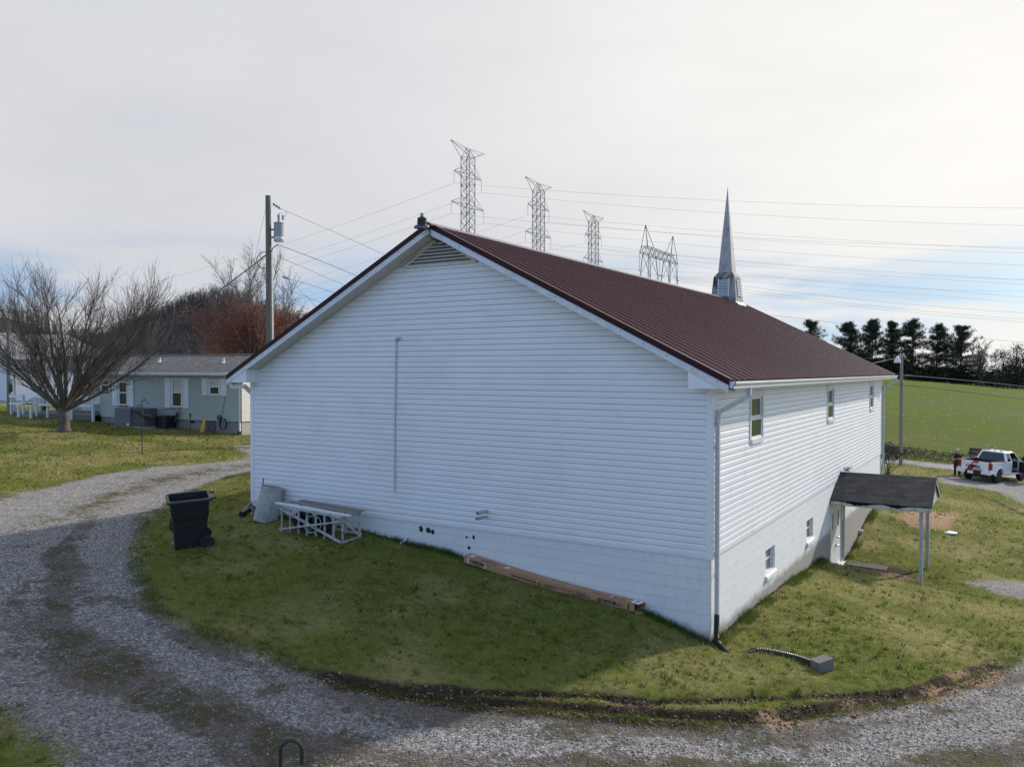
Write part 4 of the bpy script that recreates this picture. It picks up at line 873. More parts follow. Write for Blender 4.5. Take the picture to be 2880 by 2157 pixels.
g.hexa([(sx0+s_-.03, sy0-s_-.03, HR-SLP*s_+.02), (sx0+s_+.12, sy0-s_-.03, HR-SLP*(s_+.12)+.02), (sx0+s_+.12, sy0+s_+.03, HR-SLP*(s_+.12)+.02), (sx0+s_-.03, sy0+s_+.03, HR-SLP*s_+.02)], [(sx0+s_-.03, sy0-s_-.03, HR-SLP*s_+.12), (sx0+s_+.12, sy0-s_-.03, HR-SLP*(s_+.12)+.035), (sx0+s_+.12, sy0+s_+.03, HR-SLP*(s_+.12)+.035), (sx0+s_-.03, sy0+s_+.03, HR-SLP*s_+.12)])
g.build('flashing', mat('pale_flashing', (.62, .58, .54), .6), stp)
# --- fittings on the gable wall
g = MB(); g.tube([(-7.06, -.035, .60), (-7.05, -.035, 2.0), (-7.01, -.035, 3.88)], .018, 8)
for zz in (.9, 2.0, 2.95, 3.6): g.box((-7.06+(zz-.6)*.015-.03, -.04, zz), (-7.06+(zz-.6)*.015+.03, -.012, zz+.03))
g.build('conduit', mat('conduit_grey', (.56, .57, .57), .5, var=.15, scale=4), church)
g = MB(); g.tube([(-7.01, -.035, 3.86), (-7.01, -.05, 3.92), (-6.96, -.06, 3.93)], .022, 8); g.lathe((-6.97, -.06, 3.93), [(.035, 0), (.035, .03), (.02, .045)], 10, axis=(1, -.3, 0)); g.lathe((-6.90, -.07, 3.935), [(.02, 0), (.03, .02), (.03, .03)], 10, axis=(1, -.3, .2)); g.build('conduit_elbow', MAT['galv'], church)
for px_, pz_, rr_ in ((-4.64, .385, .036), (-4.66, .27, .03)):
    g = MB(); k = 14; pr = [(rr_, 0), (rr_, .32), (rr_-.007, .32), (rr_-.007, .02)]; g.lathe((px_, -.01, pz_), pr, 16, axis=(-.10, -1, 0)); q = g.build('vent_pipe', MAT['concrete'], church)
    g = MB(); g.lathe((px_-.026, -.275, pz_), [(rr_-.008, 0), (rr_-.008, .004)], 14, axis=(-.10, -1, 0)); g.build('pipe_bore', MAT['cable'], q)
rr = random.Random(9)
for (hx, hz, sx_, sz_) in ((-6.36, -.16, .055, .075), (-6.16, -.17, .065, .065), (-6.04, -.19, .045, .06), (-5.17, -.21, .028, .03), (-4.99, -.19, .03, .05), (-5.11, -.42, .038, .036)):
    g = MB(); pts = []
    for i in range(14):
        a_ = 2*math.pi*i/14; q = .75+.45*rr.random(); pts.append((hx+math.cos(a_)*sx_*q, -.0005+fo, hz+math.sin(a_)*sz_*q))
    g.prism(pts, (0, -.004, 0)); g.build('wall_hole', MAT['cable'], church)
# --- floodlight at the peak
fl = Vector((XM-.04, -OF-.15, HR-.08))
g = MB(); g.lathe(fl, [(.15, -.03), (.155, -.01), (.15, .01), (.095, .02), (.09, .05), (.085, .16), (.06, .185), (.035, .19), (.035, .26), (.0, .26)], 24)
for i in range(16):
    a_ = 2*math.pi*i/16; c_, s2 = math.cos(a_), math.sin(a_); g.bar(fl+Vector((c_*.082, s2*.082, .04)), fl+Vector((c_*.075, s2*.075, .17)), .012, .035, up=(c_, s2, 0))
g.bar(fl+Vector((0, .1, -.0)), fl+Vector((.10, .16, -.02)), .05, .07)
fo_ = g.build('floodlight', MAT['dark'], church, smooth=False)
g = MB(); g.lathe(fl, [(.17, -.035), (.17, -.025), (.15, -.02)], 24); g.build('lens_rim', MAT['chrome'], fo_)
g = MB(); g.lathe(fl+Vector((0, 0, 0)), [(.037, .20), (.037, .265), (.02, .27)], 12); g.build('photocell', MAT['tank'], fo_)
g = MB(); g.tube([fl+Vector((.10, .12, -.03)), fl+Vector((.10, .12, -.16)), fl+Vector((.16, .14, -.26)), fl+Vector((.26, .25, -.28)), fl+Vector((.36, .46, -.24))], .011, 6); g.build('cord', MAT['cable'], fo_)
print('church done')
# ---------------------------------------------------------------- things round the church
def gz(p): return h1(p[0], p[1])
# --- wheeled bin
bp = hit(536, 1534); b_ang = R(57)
bin_ = thing('wheeled_bin', bp, 'open black wheeled bin standing on the lawn beside the gravel bend', 'bin', rot=(Matrix.Rotation(R(7), 3, Vector((CR[0], CR[1], 0)))@Matrix.Rotation(b_ang, 3, 'Z')).to_euler())
bin_.scale = (1.17, 1.17, 1.17)
def rrect(w, d, z_, r=.07, k=4):
    o = []
    for cx_, cy_, a0 in ((w/2-r, d/2-r, 0), (-w/2+r, d/2-r, 90), (-w/2+r, -d/2+r, 180), (w/2-r, -d/2+r, 270)):
        for i in range(k+1):
            a_ = R(a0+90*i/k); o.append((cx_+math.cos(a_)*r, cy_+math.sin(a_)*r, z_))
    return o
def loft(mb, rings, cap0=True, cap1=False):
    k = len(rings[0]); n = len(rings); vs = [p for r_ in rings for p in r_]; fs = []
    for i in range(n-1):
        for j in range(k): fs.append((i*k+j, i*k+(j+1) % k, (i+1)*k+(j+1) % k, (i+1)*k+j))
    if cap0: fs.append(tuple(range(k-1, -1, -1)))
    if cap1: fs.append(tuple((n-1)*k+j for j in range(k)))
    return mb.add(vs, fs)
def off(r_, dx, dy=0): return [(p[0]+dx, p[1]+dy, p[2]) for p in r_]
g = MB()   # local x = back (handle side, wheels), y = width
loft(g, [off(rrect(.50, .45, .0), -.02), off(rrect(.53, .47, .06), -.01), off(rrect(.60, .52, .55), .01), off(rrect(.61, .53, .56), .01), off(rrect(.63, .54, .58), .015), off(rrect(.67, .585, .86), .01), off(rrect(.68, .59, .90), .01)])
loft(g, [off(rrect(.64, .55, .90), .01), off(rrect(.60, .50, .5), .01), off(rrect(.50, .43, .05), -.01)], cap0=False, cap1=True)
g.build('bin_body', MAT['dark'], bin_, local=True)
g = MB(); loft(g, [off(rrect(.76, .66, .885), .01), off(rrect(.765, .665, .905), .01), off(rrect(.75, .65, .935), .01), off(rrect(.66, .56, .935), .01), off(rrect(.65, .55, .88), .01)], cap0=False)
g.build('bin_rim', MAT['dark'], bin_, local=True)
g = MB(); g.tube([(.36, -.22, .90), (.46, -.22, .91), (.47, .22, .91), (.36, .22, .90)], .018, 8); g.build('handle', MAT['dark'], bin_, local=True)
for s in (-1, 1):
    g = MB(); g.lathe((.27, s*.27-.03*(s < 0), .12), [(.12, -.028), (.125, -.02), (.125, .02), (.12, .028), (.07, .03), (.065, .015)], 24, axis=(0, s, 0)); g.build('wheel', MAT['rubber'], bin_, local=True)
g = MB(); g.tube([(.27, -.27, .12), (.27, .27, .12)], .012, 8); g.build('axle', MAT['galv'], bin_, local=True)
g = MB(); g.tube([(-.305, -.10, .42), (-.305, .10, .42)], .009, 6); g.build('lift_bar', MAT['galv'], bin_, local=True)
g = MB(); g.box((-.31, -.13, .33), (-.285, .13, .34)); g.box((-.325, -.14, .36), (-.30, -.11, .52)); g.box((-.325, .11, .36), (-.30, .14, .52)); g.build('lift_pocket', MAT['cable'], bin_, local=True)
# --- stepping stone next to the bin
q = hit(500, 1528); g = MB(); rr = random.Random(4); pts = [(q[0]+math.cos(i*.628)*.16*(.8+.4*rr.random()), q[1]+math.sin(i*.628)*.13*(.8+.4*rr.random()), q[2]-.03) for i in range(10)]
g.prism(pts, (0, 0, .06)); tag(g.build('flat_stone', mat('pink_stone', (.26, .20, .175), .85, var=.25, bump=.5)), 'flat pinkish stone at the foot of the black bin', 'stone')
# --- concrete mould tube, black pipes, cup
q = (-10.72, -.40); zb_ = h1(*q); g = MB(); lean = Vector((.10, .12, .80))
prof = [(.30, -.03), (.30, .02), (.285, .30), (.265, .62), (.255, .74), (.262, .745), (.262, .80), (.235, .80), (.24, .4), (.25, .06)]
g.lathe((q[0], q[1], zb_), prof, 28, axis=lean)
root = thing('concrete_cone', (q[0], q[1], zb_), 'grey concrete pipe section leaning on the siding behind the ladder frame', 'pipe section')
g.build('shell', MAT['concrete'], root, smooth=False)
g = MB(); g.tube([Vector((q[0]-.10, q[1]-.02, zb_+.74)), Vector((q[0]-.08, q[1]-.01, zb_+.97)), Vector((q[0]-.06, q[1]-.01, zb_+.99))], .014, 6); g.build('lifting_rod', MAT['steel'], root)
def corr(pts, r, name, label, cat, m='dark', k=14, pitch=.028, amp=.10):
    P_ = [Vector(p) for p in pts]; out = []
    for i in range(len(P_)-1):
        a_ = P_[max(i-1, 0)]; b_ = P_[i]; c_ = P_[i+1]; d_ = P_[min(i+2, len(P_)-1)]; L_ = (c_-b_).length; n = max(2, int(L_/(pitch/2)))
        for j in range(n):
            t = j/n; out.append(.5*((2*b_)+(c_-a_)*t+(2*a_-5*b_+4*c_-d_)*t*t+(3*b_-a_-3*c_+d_)*t**3))
    out.append(P_[-1]); rs = [r*(1+(amp if i % 2 else -amp)*.5) for i in range(len(out))]
    g = MB(); g.tube(out, rs, k, cap=False); g.tube(out[::len(out)-1] if False else [out[0], out[0]+(out[1]-out[0])*.5], r*.8, k); return tag(g.build(name, MAT[m]), label, cat)
z1_ = h1(-12.1, -1.0)
pq0 = hit(680, 1453); pq1 = hit(704, 1430)
corr([(pq0[0], pq0[1], pq0[2]+.06), (pq1[0], pq1[1], pq1[2]+.075), (-11.80, .10, h1(-11.8, .1)+.10)], .072, 'drain_pipe', 'black plastic drain pipe with open end, round the left corner of the church', 'pipe', amp=0)
corr([(-11.62, -.10, h1(-11.6, -.1)+.10), (-11.45, -.17, h1(-11.5, -.1)+.14), (-11.2, -.3, h1(-11.2, -.3)+.06), (-10.93, -.48, h1(-10.9, -.48)+.04)], .07, 'drain_pipe', 'short black drain pipe lying between the church corner and the grey concrete section', 'pipe', amp=.02)
q = hit(709, 1448); zb_ = h1(q[0], q[1]); g = MB(); g.lathe((q[0], q[1], zb_+.03), [(.05, 0), (.05, .01), (.035, .14), (.03, .14), (.045, .01)], 14, axis=(.8, .4, .35)); tag(g.build('cup', MAT['paper']), 'white cup lying between the two black drain pipes', 'cup')
a_, b_ = hit(1126, 1528), onY(1147, 1506, -.06); g = MB(); g.tube([a_+np.array([0, 0, .01]), (a_*.6+b_*.4)+np.array([0, 0, -.03]), (a_*.25+b_*.75)+np.array([0, 0, -.01]), b_], .016, 7); tag(g.build('plastic_strip', MAT['paper']), 'bent white plastic strip leaning on the foundation right of the trestle frame', 'strip')
# --- old wooden frame lying along the wall (ladder rack)
fr_l = onY(660+400/3.072, 1300+530/3.072, -.95); fr_r = onY(660+925/3.072, 1300+655/3.072, -.95)
xa, xb = fr_l[0], fr_r[0]; yf, yb_ = -.95, -.38; za, zb_ = h1(xa, yf)+.01, h1(xb, yf)+.01; hh = .60
fz = lambda x_: za+(zb_-za)*(x_-xa)/(xb-xa)
frame = thing('wooden_frame', ((xa+xb)/2, yf, (za+zb_)/2), 'weathered white wooden trestle frame lying against the gable wall', 'frame')
for yy, nm in ((yf, 'rail'), (yb_, 'rail')):
    g = MB(); g.bar((xa, yy, fz(xa)+hh-.03), (xb+.02, yy, fz(xb)+hh-.03), .05, .06); g.build('top_rail', MAT['oldwood'], frame)
for i in range(8):
    xx = xa+(xb-xa)*i/7
    g = MB(); g.bar((xx, yf+.03, fz(xx)-.03), (xx, yf+.03, fz(xx)+hh-.06), .03, .04, up=(0, 1, 0)); g.build('slat', MAT['oldwood'], frame)
for xx in (xa+.02, xb-.02, xb-.42, xb-.75):
    g = MB(); g.bar((xx, yb_, fz(xx)-.03), (xx, yb_, fz(xx)+hh-.06), .05, .05, up=(0, 1, 0)); g.build('post', MAT['oldwood'], frame)
for p, q in (((xa, yf-.025, fz(xa)+hh-.08), (xb, yf-.025, fz(xb)+.02)), ((xa, yf-.05, fz(xa)+.05), (xb+.02, yf-.05, fz(xb)+hh-.12)), ((xb+.02, yf, fz(xb)+.02), (xb+.02, yb_, fz(xb)+.05)), ((xb+.03, yf, fz(xb)+hh-.1), (xb+.03, yb_, fz(xb)+.04)), ((xa, yb_+.03, fz(xa)+.1), (xb, yb_+.03, fz(xb)+.1))):
    g = MB(); g.bar(p, q, .035, .055, up=(0, 1, 0)); g.build('brace', MAT['oldwood'], frame)
# planks resting on top
for k_, (yy, dx0, dx1, dz) in enumerate(((yf+.02, -.16, .22, .0), (yf+.30, .0, .18, .01), (yb_-.02, .05, .1, .015))):
    g = MB(); g.bar((xa+dx0, yy, fz(xa+dx0)+hh+.015+dz), (xb+dx1, yy, fz(xb+dx1)+hh+.015+dz), .10 if k_ == 0 else .14, .03)
    tag(g.build('plank', MAT['trim'] if k_ == 0 else MAT['greywood']), ['white painted board along the front edge of the trestle frame', 'grey bare board in the middle on top of the trestle frame', 'grey bare board nearest the wall on top of the trestle frame'][k_], 'plank', 'boards on the trestle frame')
# tyres / buckets stored inside
for k_, (xx, rr_, m_, nm, lb, ct) in enumerate(((xa+.42, .24, 'rubber', 'tyre', 'black tyre standing inside the left end of the trestle frame', 'tyre'), (xa+.98, .23, 'rubber', 'tyre', 'black tyre standing inside the right half of the trestle frame', 'tyre'))):
    g = MB(); zz = fz(xx)+.24; g.lathe((xx, -.66, zz), [(rr_*.6, -.08), (rr_*.95, -.085), (rr_, -.05), (rr_, .05), (rr_*.95, .085), (rr_*.6, .08), (rr_*.6, .07), (rr_*.6, -.07)], 26, axis=(.25, -1, .1)); tag(g.build(nm, MAT[m_]), lb, ct, 'tyres in the trestle frame')
g = MB(); g.lathe((xa+.72, -.58, fz(xa+.7)+.2), [(.17, 0), (.19, .3), (.195, .3), (.195, .32), (.18, .32), (.165, .02)], 22, axis=(.5, -.8, .15)); tag(g.build('bucket', MAT['galv']), 'pale bucket on its side between the two tyres', 'bucket')
# --- long cardboard carton
xl_, xr_ = -5.03, -1.30; bh, bd = .14, .235
zl, zr = h1(xl_, -.2)+.03, h1(xr_, -.2)+.035
carton = thing('carton', ((xl_+xr_)/2, -.2, (zl+zr)/2), 'long brown cardboard siding carton on the grass against the block wall', 'carton')
def bzz(t): return zl+(zr-zl)*t-.045*math.sin(math.pi*min(1, t*1.0))*0+(.0 if t < .62 else 0)-.05*math.sin(math.pi*t)
def bpt(t, o, h): return (xl_+(xr_-xl_)*t, -.05-bd+o+.02*math.sin(t*3), bzz(t)+h)     # o from front face inwards, h above bottom
ts = np.linspace(0, 1, 26)
g = MB(); loft(g, [[bpt(t, 0, 0), bpt(t, bd, 0), bpt(t, bd, bh), bpt(t, 0, bh)] for t in ts], cap0=True, cap1=False); g.build('sleeve', MAT['card'], carton)
g = MB(); t = .94; loft(g, [[bpt(q_, .004, .004), bpt(q_, bd-.004, .004), bpt(q_, bd-.004, bh-.004), bpt(q_, .004, bh-.004)] for q_ in (.93, .999)], cap0=True); g.build('inside', MAT['card_in'], carton)
e = Vector(bpt(1, 0, 0)); u_ = (Vector(bpt(1, 0, 0))-Vector(bpt(.96, 0, 0))).normalized()
g = MB(); g.prism([e, e+u_*.02+Vector((0, 0, -.02)), e+u_*.10+Vector((.05, .04, -.12)), e+u_*.12+Vector((.02, .14, -.03)), e+Vector((0, bd*.8, .0))], (0, 0, .004)); g.build('flap', MAT['card'], carton)
e = Vector(bpt(1, bd, 0)); g = MB(); g.prism([e+Vector((0, 0, .02)), e+Vector((0, 0, bh)), e+u_*.10+Vector((0, .015, bh-.01)), e+u_*.10+Vector((0, .015, .05))], (0, .004, 0)); g.build('flap', MAT['card_in'], carton)
e = Vector(bpt(1, 0, bh)); g = MB(); g.prism([e+Vector((-.10, .06, .012)), e+u_*.06+Vector((0, .03, -.005)), e+u_*.10+Vector((0, .21, .0)), e+Vector((-.06, .22, .012))], (0, 0, .004)); lab = g.build('shipping_label', MAT['paper'], carton)
g = MB(); g.prism([e+Vector((-.03, .11, .0175)), e+Vector((.02, .09, .0165)), e+Vector((.035, .17, .0165)), e+Vector((-.015, .185, .0175))], (0, 0, .002)); g.build('print_panel', mat('grey_ink', (.32, .33, .35), .8), lab)
def cdir(t): return (Vector(bpt(min(1, t+.02), 0, 0))-Vector(bpt(t, 0, 0))).normalized()
def ctext(s_, t, h, size, top=False, bold=0.0):
    d_ = cdir(t); o_ = Vector(bpt(t, 0, h)) if not top else Vector(bpt(t, h, bh))
    return txt(s_, size, MAT['ink'], o_, d_, (0, 0, 1) if not top else (0, 1, .0), carton, 'lettering', bold=bold)
ctext('VARIFORM', .042, .052, .072, bold=.0022); ctext('by Ply Gem', .064, .020, .036)
ctext('VARIFORM Siding', .10, .06, .05, True, .001)
ctext("Contractor's Choice Vinyl Siding", .30, .045, .050, bold=.0014); ctext('Double 4.5" D', .497, .045, .050, bold=.0014)
ctext('Building Products', .60, .07, .03); ctext('VINYL SIDING', .685, .075, .030); ctext('OXY', .905, .04, .055); ctext('Contractor\'s Choice', .76, .05, .042, True); ctext('Double 4.5" D', .88, .05, .042, True)
def cpanel(t0, t1, h0, h1_, m_, top=False, nm='print_panel'):
    g = MB(); ee = .0025
    if not top: a_, b_, c_, d_ = bpt(t0, -ee, h0), bpt(t1, -ee, h0), bpt(t1, -ee, h1_), bpt(t0, -ee, h1_)
    else: a_, b_, c_, d_ = bpt(t0, h0, bh+ee), bpt(t1, h0, bh+ee), bpt(t1, h1_, bh+ee), bpt(t0, h1_, bh+ee)
    g.prism([a_, b_, c_, d_], (0, .0022, 0) if not top else (0, 0, -.0022)); return g.build(nm, m_, carton)
dim = mat('faded_ink', (.17, .115, .085), .85, var=.5, scale=60)
cpanel(.020, .032, .005, .12, MAT['tape'], nm='tape'); cpanel(.128, .140, .005, .12, MAT['tape'], nm='tape'); cpanel(.455, .460, .02, .115, MAT['tape'], nm='tape')
cpanel(.02, .05, .03, .2, MAT['tape'], True, 'tape'); cpanel(.25, .275, .02, .16, MAT['tape'], True, 'tape'); cpanel(.865, .872, .03, .2, MAT['tape'], True, 'tape')
cpanel(.685, .765, .02, .065, dim); cpanel(.815, .845, .035, .095, dim); cpanel(.805, .812, .035, .095, MAT['ink']); cpanel(.965, .972, .015, .105, MAT['ink'])
g = MB(); pts = []
for i in range(20):
    a_ = 2*math.pi*i/20; pts.append((math.copysign(.018, math.cos(a_))+math.cos(a_)*.012, math.sin(a_)))
g.prism([bpt(.873+p_[0]*1.05, -.0025, .062+p_[1]*.028) for p_ in pts], (0, .0022, 0)); g.build('print_panel', MAT['ink'], carton)
txt('PLY GEM', .034, MAT['tape'], Vector(bpt(.853, -.003, .050)), cdir(.85), (0, 0, 1), carton, 'lettering')
# --- corrugated drain from the corner downspout, concrete block on its end
bq = hit(2312, 1878); e0 = hit(2140, 1829); e1 = hit(2230, 1848)
corr([(.068, .14, -1.0), (.068, .13, -1.2), (.10, .04, -1.42), (.20, -.06, h1(.20, -.06)+.03), (.40, -.08, h1(.40, -.08)-.06), (e0[0]*.6+.16, e0[1]*.6-.03, h1(e0[0]*.6+.16, e0[1]*.6-.03)-.03), (e0[0], e0[1], e0[2]+.005), (e1[0], e1[1], e1[2]+.012), (bq[0]-.10, bq[1]-.02, bq[2]+.045)], .048, 'drain_pipe', 'black corrugated drain pipe running from the corner downspout across the lawn', 'pipe', pitch=.034, amp=.2)
blk = thing('concrete_block', bq, 'grey concrete block at the end of the corrugated black drain', 'block', rot=(R(6), R(4), R(-32)))
g = MB()
x_, y_, z_ = .095, .165, .165
for a_, b_ in (((-x_, -y_, -.03), (x_, -y_+.035, z_)), ((-x_, y_-.035, -.03), (x_, y_, z_)), ((-x_, -y_+.035, -.03), (-x_+.035, y_-.035, z_)), ((x_-.035, -y_+.035, -.03), (x_, y_-.035, z_)), ((-x_+.035, -y_+.035, z_-.03), (x_-.035, y_-.035, z_-.002))): g.box(a_, b_)
g.build('block_shell', mat('dark_concrete', (.19, .18, .165), .9, var=.2, scale=9, dirt=(.10, .095, .085), dscale=4, damt=.6, bump=.5), blk, local=True)
# --- tall hook standing near the camera
hk = dep(818, 2080, 4.3); zb_ = h1(hk[0], hk[1])
def px(u, v): return Vector(dep(u, v, 4.3))
arc = []
pl = px(790, 2150); top = px(817, 2082); prr = px(849, 2148)
rightv = Vector(CR); c_ = px(819, 2112); rr_ = (px(849, 2112)-c_).length
for i in range(0, 13):
    a_ = math.pi-math.pi*i/12; arc.append(c_+rightv*math.cos(a_)*rr_+Vector((0, 0, 1))*math.sin(a_)*rr_*1.05)
lowl = arc[0].copy(); lowl.z = zb_-.1; lowl -= rightv*.04
g = MB(); g.tube([lowl, lowl.lerp(arc[0], .5)]+arc+[arc[-1]+Vector((0, 0, -.035))-Vector((0, 0, .03))], .0118, 10)
tag(g.build('garden_hook', mat('black_enamel', (.012, .016, .016), .3, var=.1)), 'black crook-topped garden hook rising at the bottom edge of the gravel', 'hook')
# ---------------------------------------------------------------- mobile home
HA = Vector((-27.10, 12.53, 0)); hd = Vector((-.992, -.1262, 0)); ho = Vector((.1262, -.992, 0))
def hp(s, o, z_): return HA+hd*s+ho*o+Vector((0, 0, z_))
home = thing('mobile_home', hp(7, -2, .5), 'grey green sided mobile home with white shutters and a shaded porch', 'house')
MAT['hside'] = mat('grey_green_vinyl', (.44, .465, .415), .55, var=.05); MAT['hcream'] = mat('cream_vinyl', (.62, .59, .50), .55, var=.05)
def hlaps(mb, s0, s1, o, z0, z1, n, holes=()):
    siding_l = (z1-z0)/n
    for i in range(n):
        za_, zb_ = z0+i*siding_l, z0+(i+1)*siding_l; cuts = [(s0, s1)]
        for a_, b_, c_, d_ in holes:
            if zb_ > c_+.01 and za_ < d_-.01: cuts = [q for c in cuts for q in ((c[0], min(c[1], a_)), (max(c[0], b_), c[1])) if q[1]-q[0] > .01]
        for a_, b_ in cuts:
            v_ = []
            for zz, oo in ((za_, o), (za_, o+.018), (zb_, o+.002)): v_ += [hp(a_, oo, zz), hp(b_, oo, zz)]
            mb.add(v_, [(0, 2, 3, 1), (2, 4, 5, 3)])
            mb.mi = 1; mb.add([hp(a_, o+.006, zb_-.013), hp(b_, o+.006, zb_-.013), hp(b_, o+.005, zb_+.001), hp(a_, o+.005, zb_+.001)], [(0, 2, 3, 1)][:0]+[(0, 3, 2, 1)]); mb.mi = 0  # shadow line painted below each lap edge, mixed with dirt
HWIN = [(7.62, 8.33, 1.38, 2.66), (3.80, 4.57, 1.36, 2.80), (1.33, 2.07, 2.0, 2.78), (8.95, 9.62, 2.04, 2.78)]
g = MB(); hlaps(g, 0, 9.7, 0, .76, 3.02, 20, HWIN); g.build('front_wall', [MAT['hside'], MAT['lap_shade_grime']], home)
g = MB(); hlaps(g, 9.7, 14.1, -1.8, .9, 3.02, 19, [(12.6, 13.5, .9, 2.85)]); g.quad(hp(9.7, 0, .76), hp(9.7, -1.8, .76), hp(9.7, -1.8, 3.02), hp(9.7, 0, 3.02)); g.build('porch_wall', [MAT['hside'], MAT['lap_shade_grime']], home)
g = MB(); nn = 20
for i in range(27):
    za_ = .76+i*.113; zb_ = za_+.113; w = lambda z_: max(0, min(2.15, (4.0-z_)/.40)) if z_ > 3.1 else 2.15
    if za_ > 3.9: break
    v_ = []
    for zz, e_ in ((za_, 0), (za_, -.018), (zb_, -.002)): v_ += [hp(e_, -2.15+w(zz), zz), hp(e_, -2.15-w(zz), zz)]
    g.add(v_, [(0, 1, 3, 2), (2, 3, 5, 4)])
    g.mi = 1; g.quad(hp(-.006, -2.15+w(zb_), zb_-.012), hp(-.006, -2.15-w(zb_), zb_-.012), hp(-.006, -2.15-w(zb_), zb_), hp(-.006, -2.15+w(zb_), zb_)); g.mi = 0  # end wall laps get the same painted shadow and dirt line
g.build('end_wall', [MAT['hcream'], MAT['lap_shade_grime']], home)
g = MB(); g.quad(hp(0, -4.3, .76), hp(14.1, -4.3, .76), hp(14.1, -4.3, 3.05), hp(0, -4.3, 3.05)); g.quad(hp(14.1, -4.3, .5), hp(14.1, -1.8, .5), hp(14.1, -1.8, 3.05), hp(14.1, -4.3, 3.05)); g.build('back_wall', MAT['hside'], home)
g = MB(); g.hexa([hp(9.7, -4.2, -.3), hp(.04, -4.2, -.5), hp(.04, -.05, -.5), hp(9.7, -.05, -.3)], [hp(9.7, -4.2, .77), hp(.04, -4.2, .77), hp(.04, -.05, .77), hp(9.7, -.05, .77)]); g.build('skirting', mat('skirt_block', (.30, .28, .255), .9, var=.15, scale=4, dirt=(.17, .15, .13), dscale=2, bump=.4), home)
MAT['hend'] = mat('tan_block', (.42, .37, .31), .9, var=.1)
g = MB(); g.box((0, 0, 0), (0, 0, 0)) if False else None
v0, v1 = hp(.03, -.06, -.4), hp(.03, -4.2, .76); g.quad(hp(.035, -.05, -.4), hp(.035, -4.2, -.4), hp(.035, -4.2, .76), hp(.035, -.05, .76)); g.build('end_skirting', MAT['hend'], home)
def hroof(s0, s1):
    g = MB(); e0, e1, zr, ze = .32, -4.62, 4.0, 3.13
    for ea in (e0, e1):
        q = [hp(s0, ea, ze), hp(s1, ea, ze), hp(s1, -2.15, zr), hp(s0, -2.15, zr)]
        t_ = [v+Vector((0, 0, .04)) for v in q]; g.add(q+t_, [(0, 1, 2, 3), (7, 6, 5, 4), (0, 4, 5, 1), (1, 5, 6, 2), (2, 6, 7, 3), (3, 7, 4, 0)])
    return g
hr = hroof(-.25, 16.6).build('roof', MAT['shingle_grey'], home); set_suv(hr, lambda p: ((p-HA).dot(hd), (p-HA).dot(ho), 0))
g = MB(); g.bar(hp(-.25, -2.15, 4.045), hp(16.6, -2.15, 4.045), .2, .02); g.build('ridge_cap', MAT['hcream'], hr)
for s_, o_ in ((2.05, -.95), (6.6, -1.1)):
    g = MB(); b_ = hp(s_, o_, 3.13+.35*(.32-o_)+.03); g.lathe(b_-Vector((0, 0, .02)), [(.16, 0), (.06, .06), (.05, .22), (.06, .22), (.06, .26)], 12); g.build('roof_vent', MAT['trim'], hr)
g = MB(); g.hexa([hp(16.55, .29, 2.98), hp(-.2, .29, 2.98), hp(-.2, .33, 2.98), hp(16.55, .33, 2.98)], [hp(16.55, .29, 3.15), hp(-.2, .29, 3.15), hp(-.2, .33, 3.15), hp(16.55, .33, 3.15)]); g.build('eave_fascia', MAT['trim'], home)
g = MB(); g.hexa([hp(16.55, -1.8, 3.02), hp(-.2, 0, 3.02), hp(-.2, .29, 3.02), hp(16.55, .29, 3.02)], [hp(16.55, -1.8, 3.03), hp(-.2, 0, 3.03), hp(-.2, .29, 3.03), hp(16.55, .29, 3.03)]); g.hexa([hp(16.5, -4.3, 3.0), hp(9.7, -4.3, 3.0), hp(9.7, 0.0, 3.0), hp(16.5, 0.0, 3.0)], [hp(16.5, -4.3, 3.015), hp(9.7, -4.3, 3.015), hp(9.7, 0.0, 3.015), hp(16.5, 0.0, 3.015)]); g.build('soffit', MAT['trim'], home)
for i, (a_, b_, c_, d_) in enumerate(HWIN):
    g = MB()
    def hbox(mb, s0, s1, o0, o1, z0, z1): mb.hexa([hp(s1, o0, z0), hp(s0, o0, z0), hp(s0, o1, z0), hp(s1, o1, z0)], [hp(s1, o0, z1), hp(s0, o0, z1), hp(s0, o1, z1), hp(s1, o1, z1)])
    zm = (c_+d_)/2+.03
    hbox(g, a_, a_+.09, -.02, .045, c_, d_); hbox(g, b_-.09, b_, -.02, .045, c_, d_); hbox(g, a_+.09, b_-.09, -.02, .045, c_, c_+.08); hbox(g, a_+.09, b_-.09, -.02, .045, d_-.08, d_); hbox(g, a_+.09, b_-.09, -.015, .03, zm-.03, zm+.03)
    w = g.build('window', MAT['trim'], home)
    g = MB(); hbox(g, a_+.08, b_-.08, -.03, -.018, c_+.05, d_-.05); g.build('pane', MAT['glass'], w)
    if i in (1, 2): g = MB(); hbox(g, a_+.1, b_-.1, -.0175, -.0135, zm+.03, d_-.08); g.build('blind', MAT['soffit'], w)
    if i < 3:
        for q in ((a_-.42, a_-.04), (b_+.04, b_+.42)):
            g = MB(); hbox(g, q[0], q[1], .02, .05, c_-.02, d_+.03)
            for k_ in range(2): zc_ = c_+(d_-c_)*(.02+.5*k_); hbox(g, q[0]+.05, q[1]-.05, .05, .056, zc_+.04, zc_+(d_-c_)*.46)
            g.build('shutter', MAT['trim'], home)
g = MB(); hbox(g, 12.6, 13.5, -1.83, -1.78, .9, 2.85); dr = g.build('door', MAT['trim'], home); g = MB(); hbox(g, 12.8, 13.3, -1.779, -1.772, 1.8, 2.6); g.build('pane', MAT['glass'], dr)
g = MB(); hbox(g, .04, .10, .02, .08, .30, 3.0); g.build('downspout', MAT['trim'], home)
g = MB(); hbox(g, .02, .12, .02, .14, .06, .30); g.build('downspout_shoe', MAT['cable'], home)
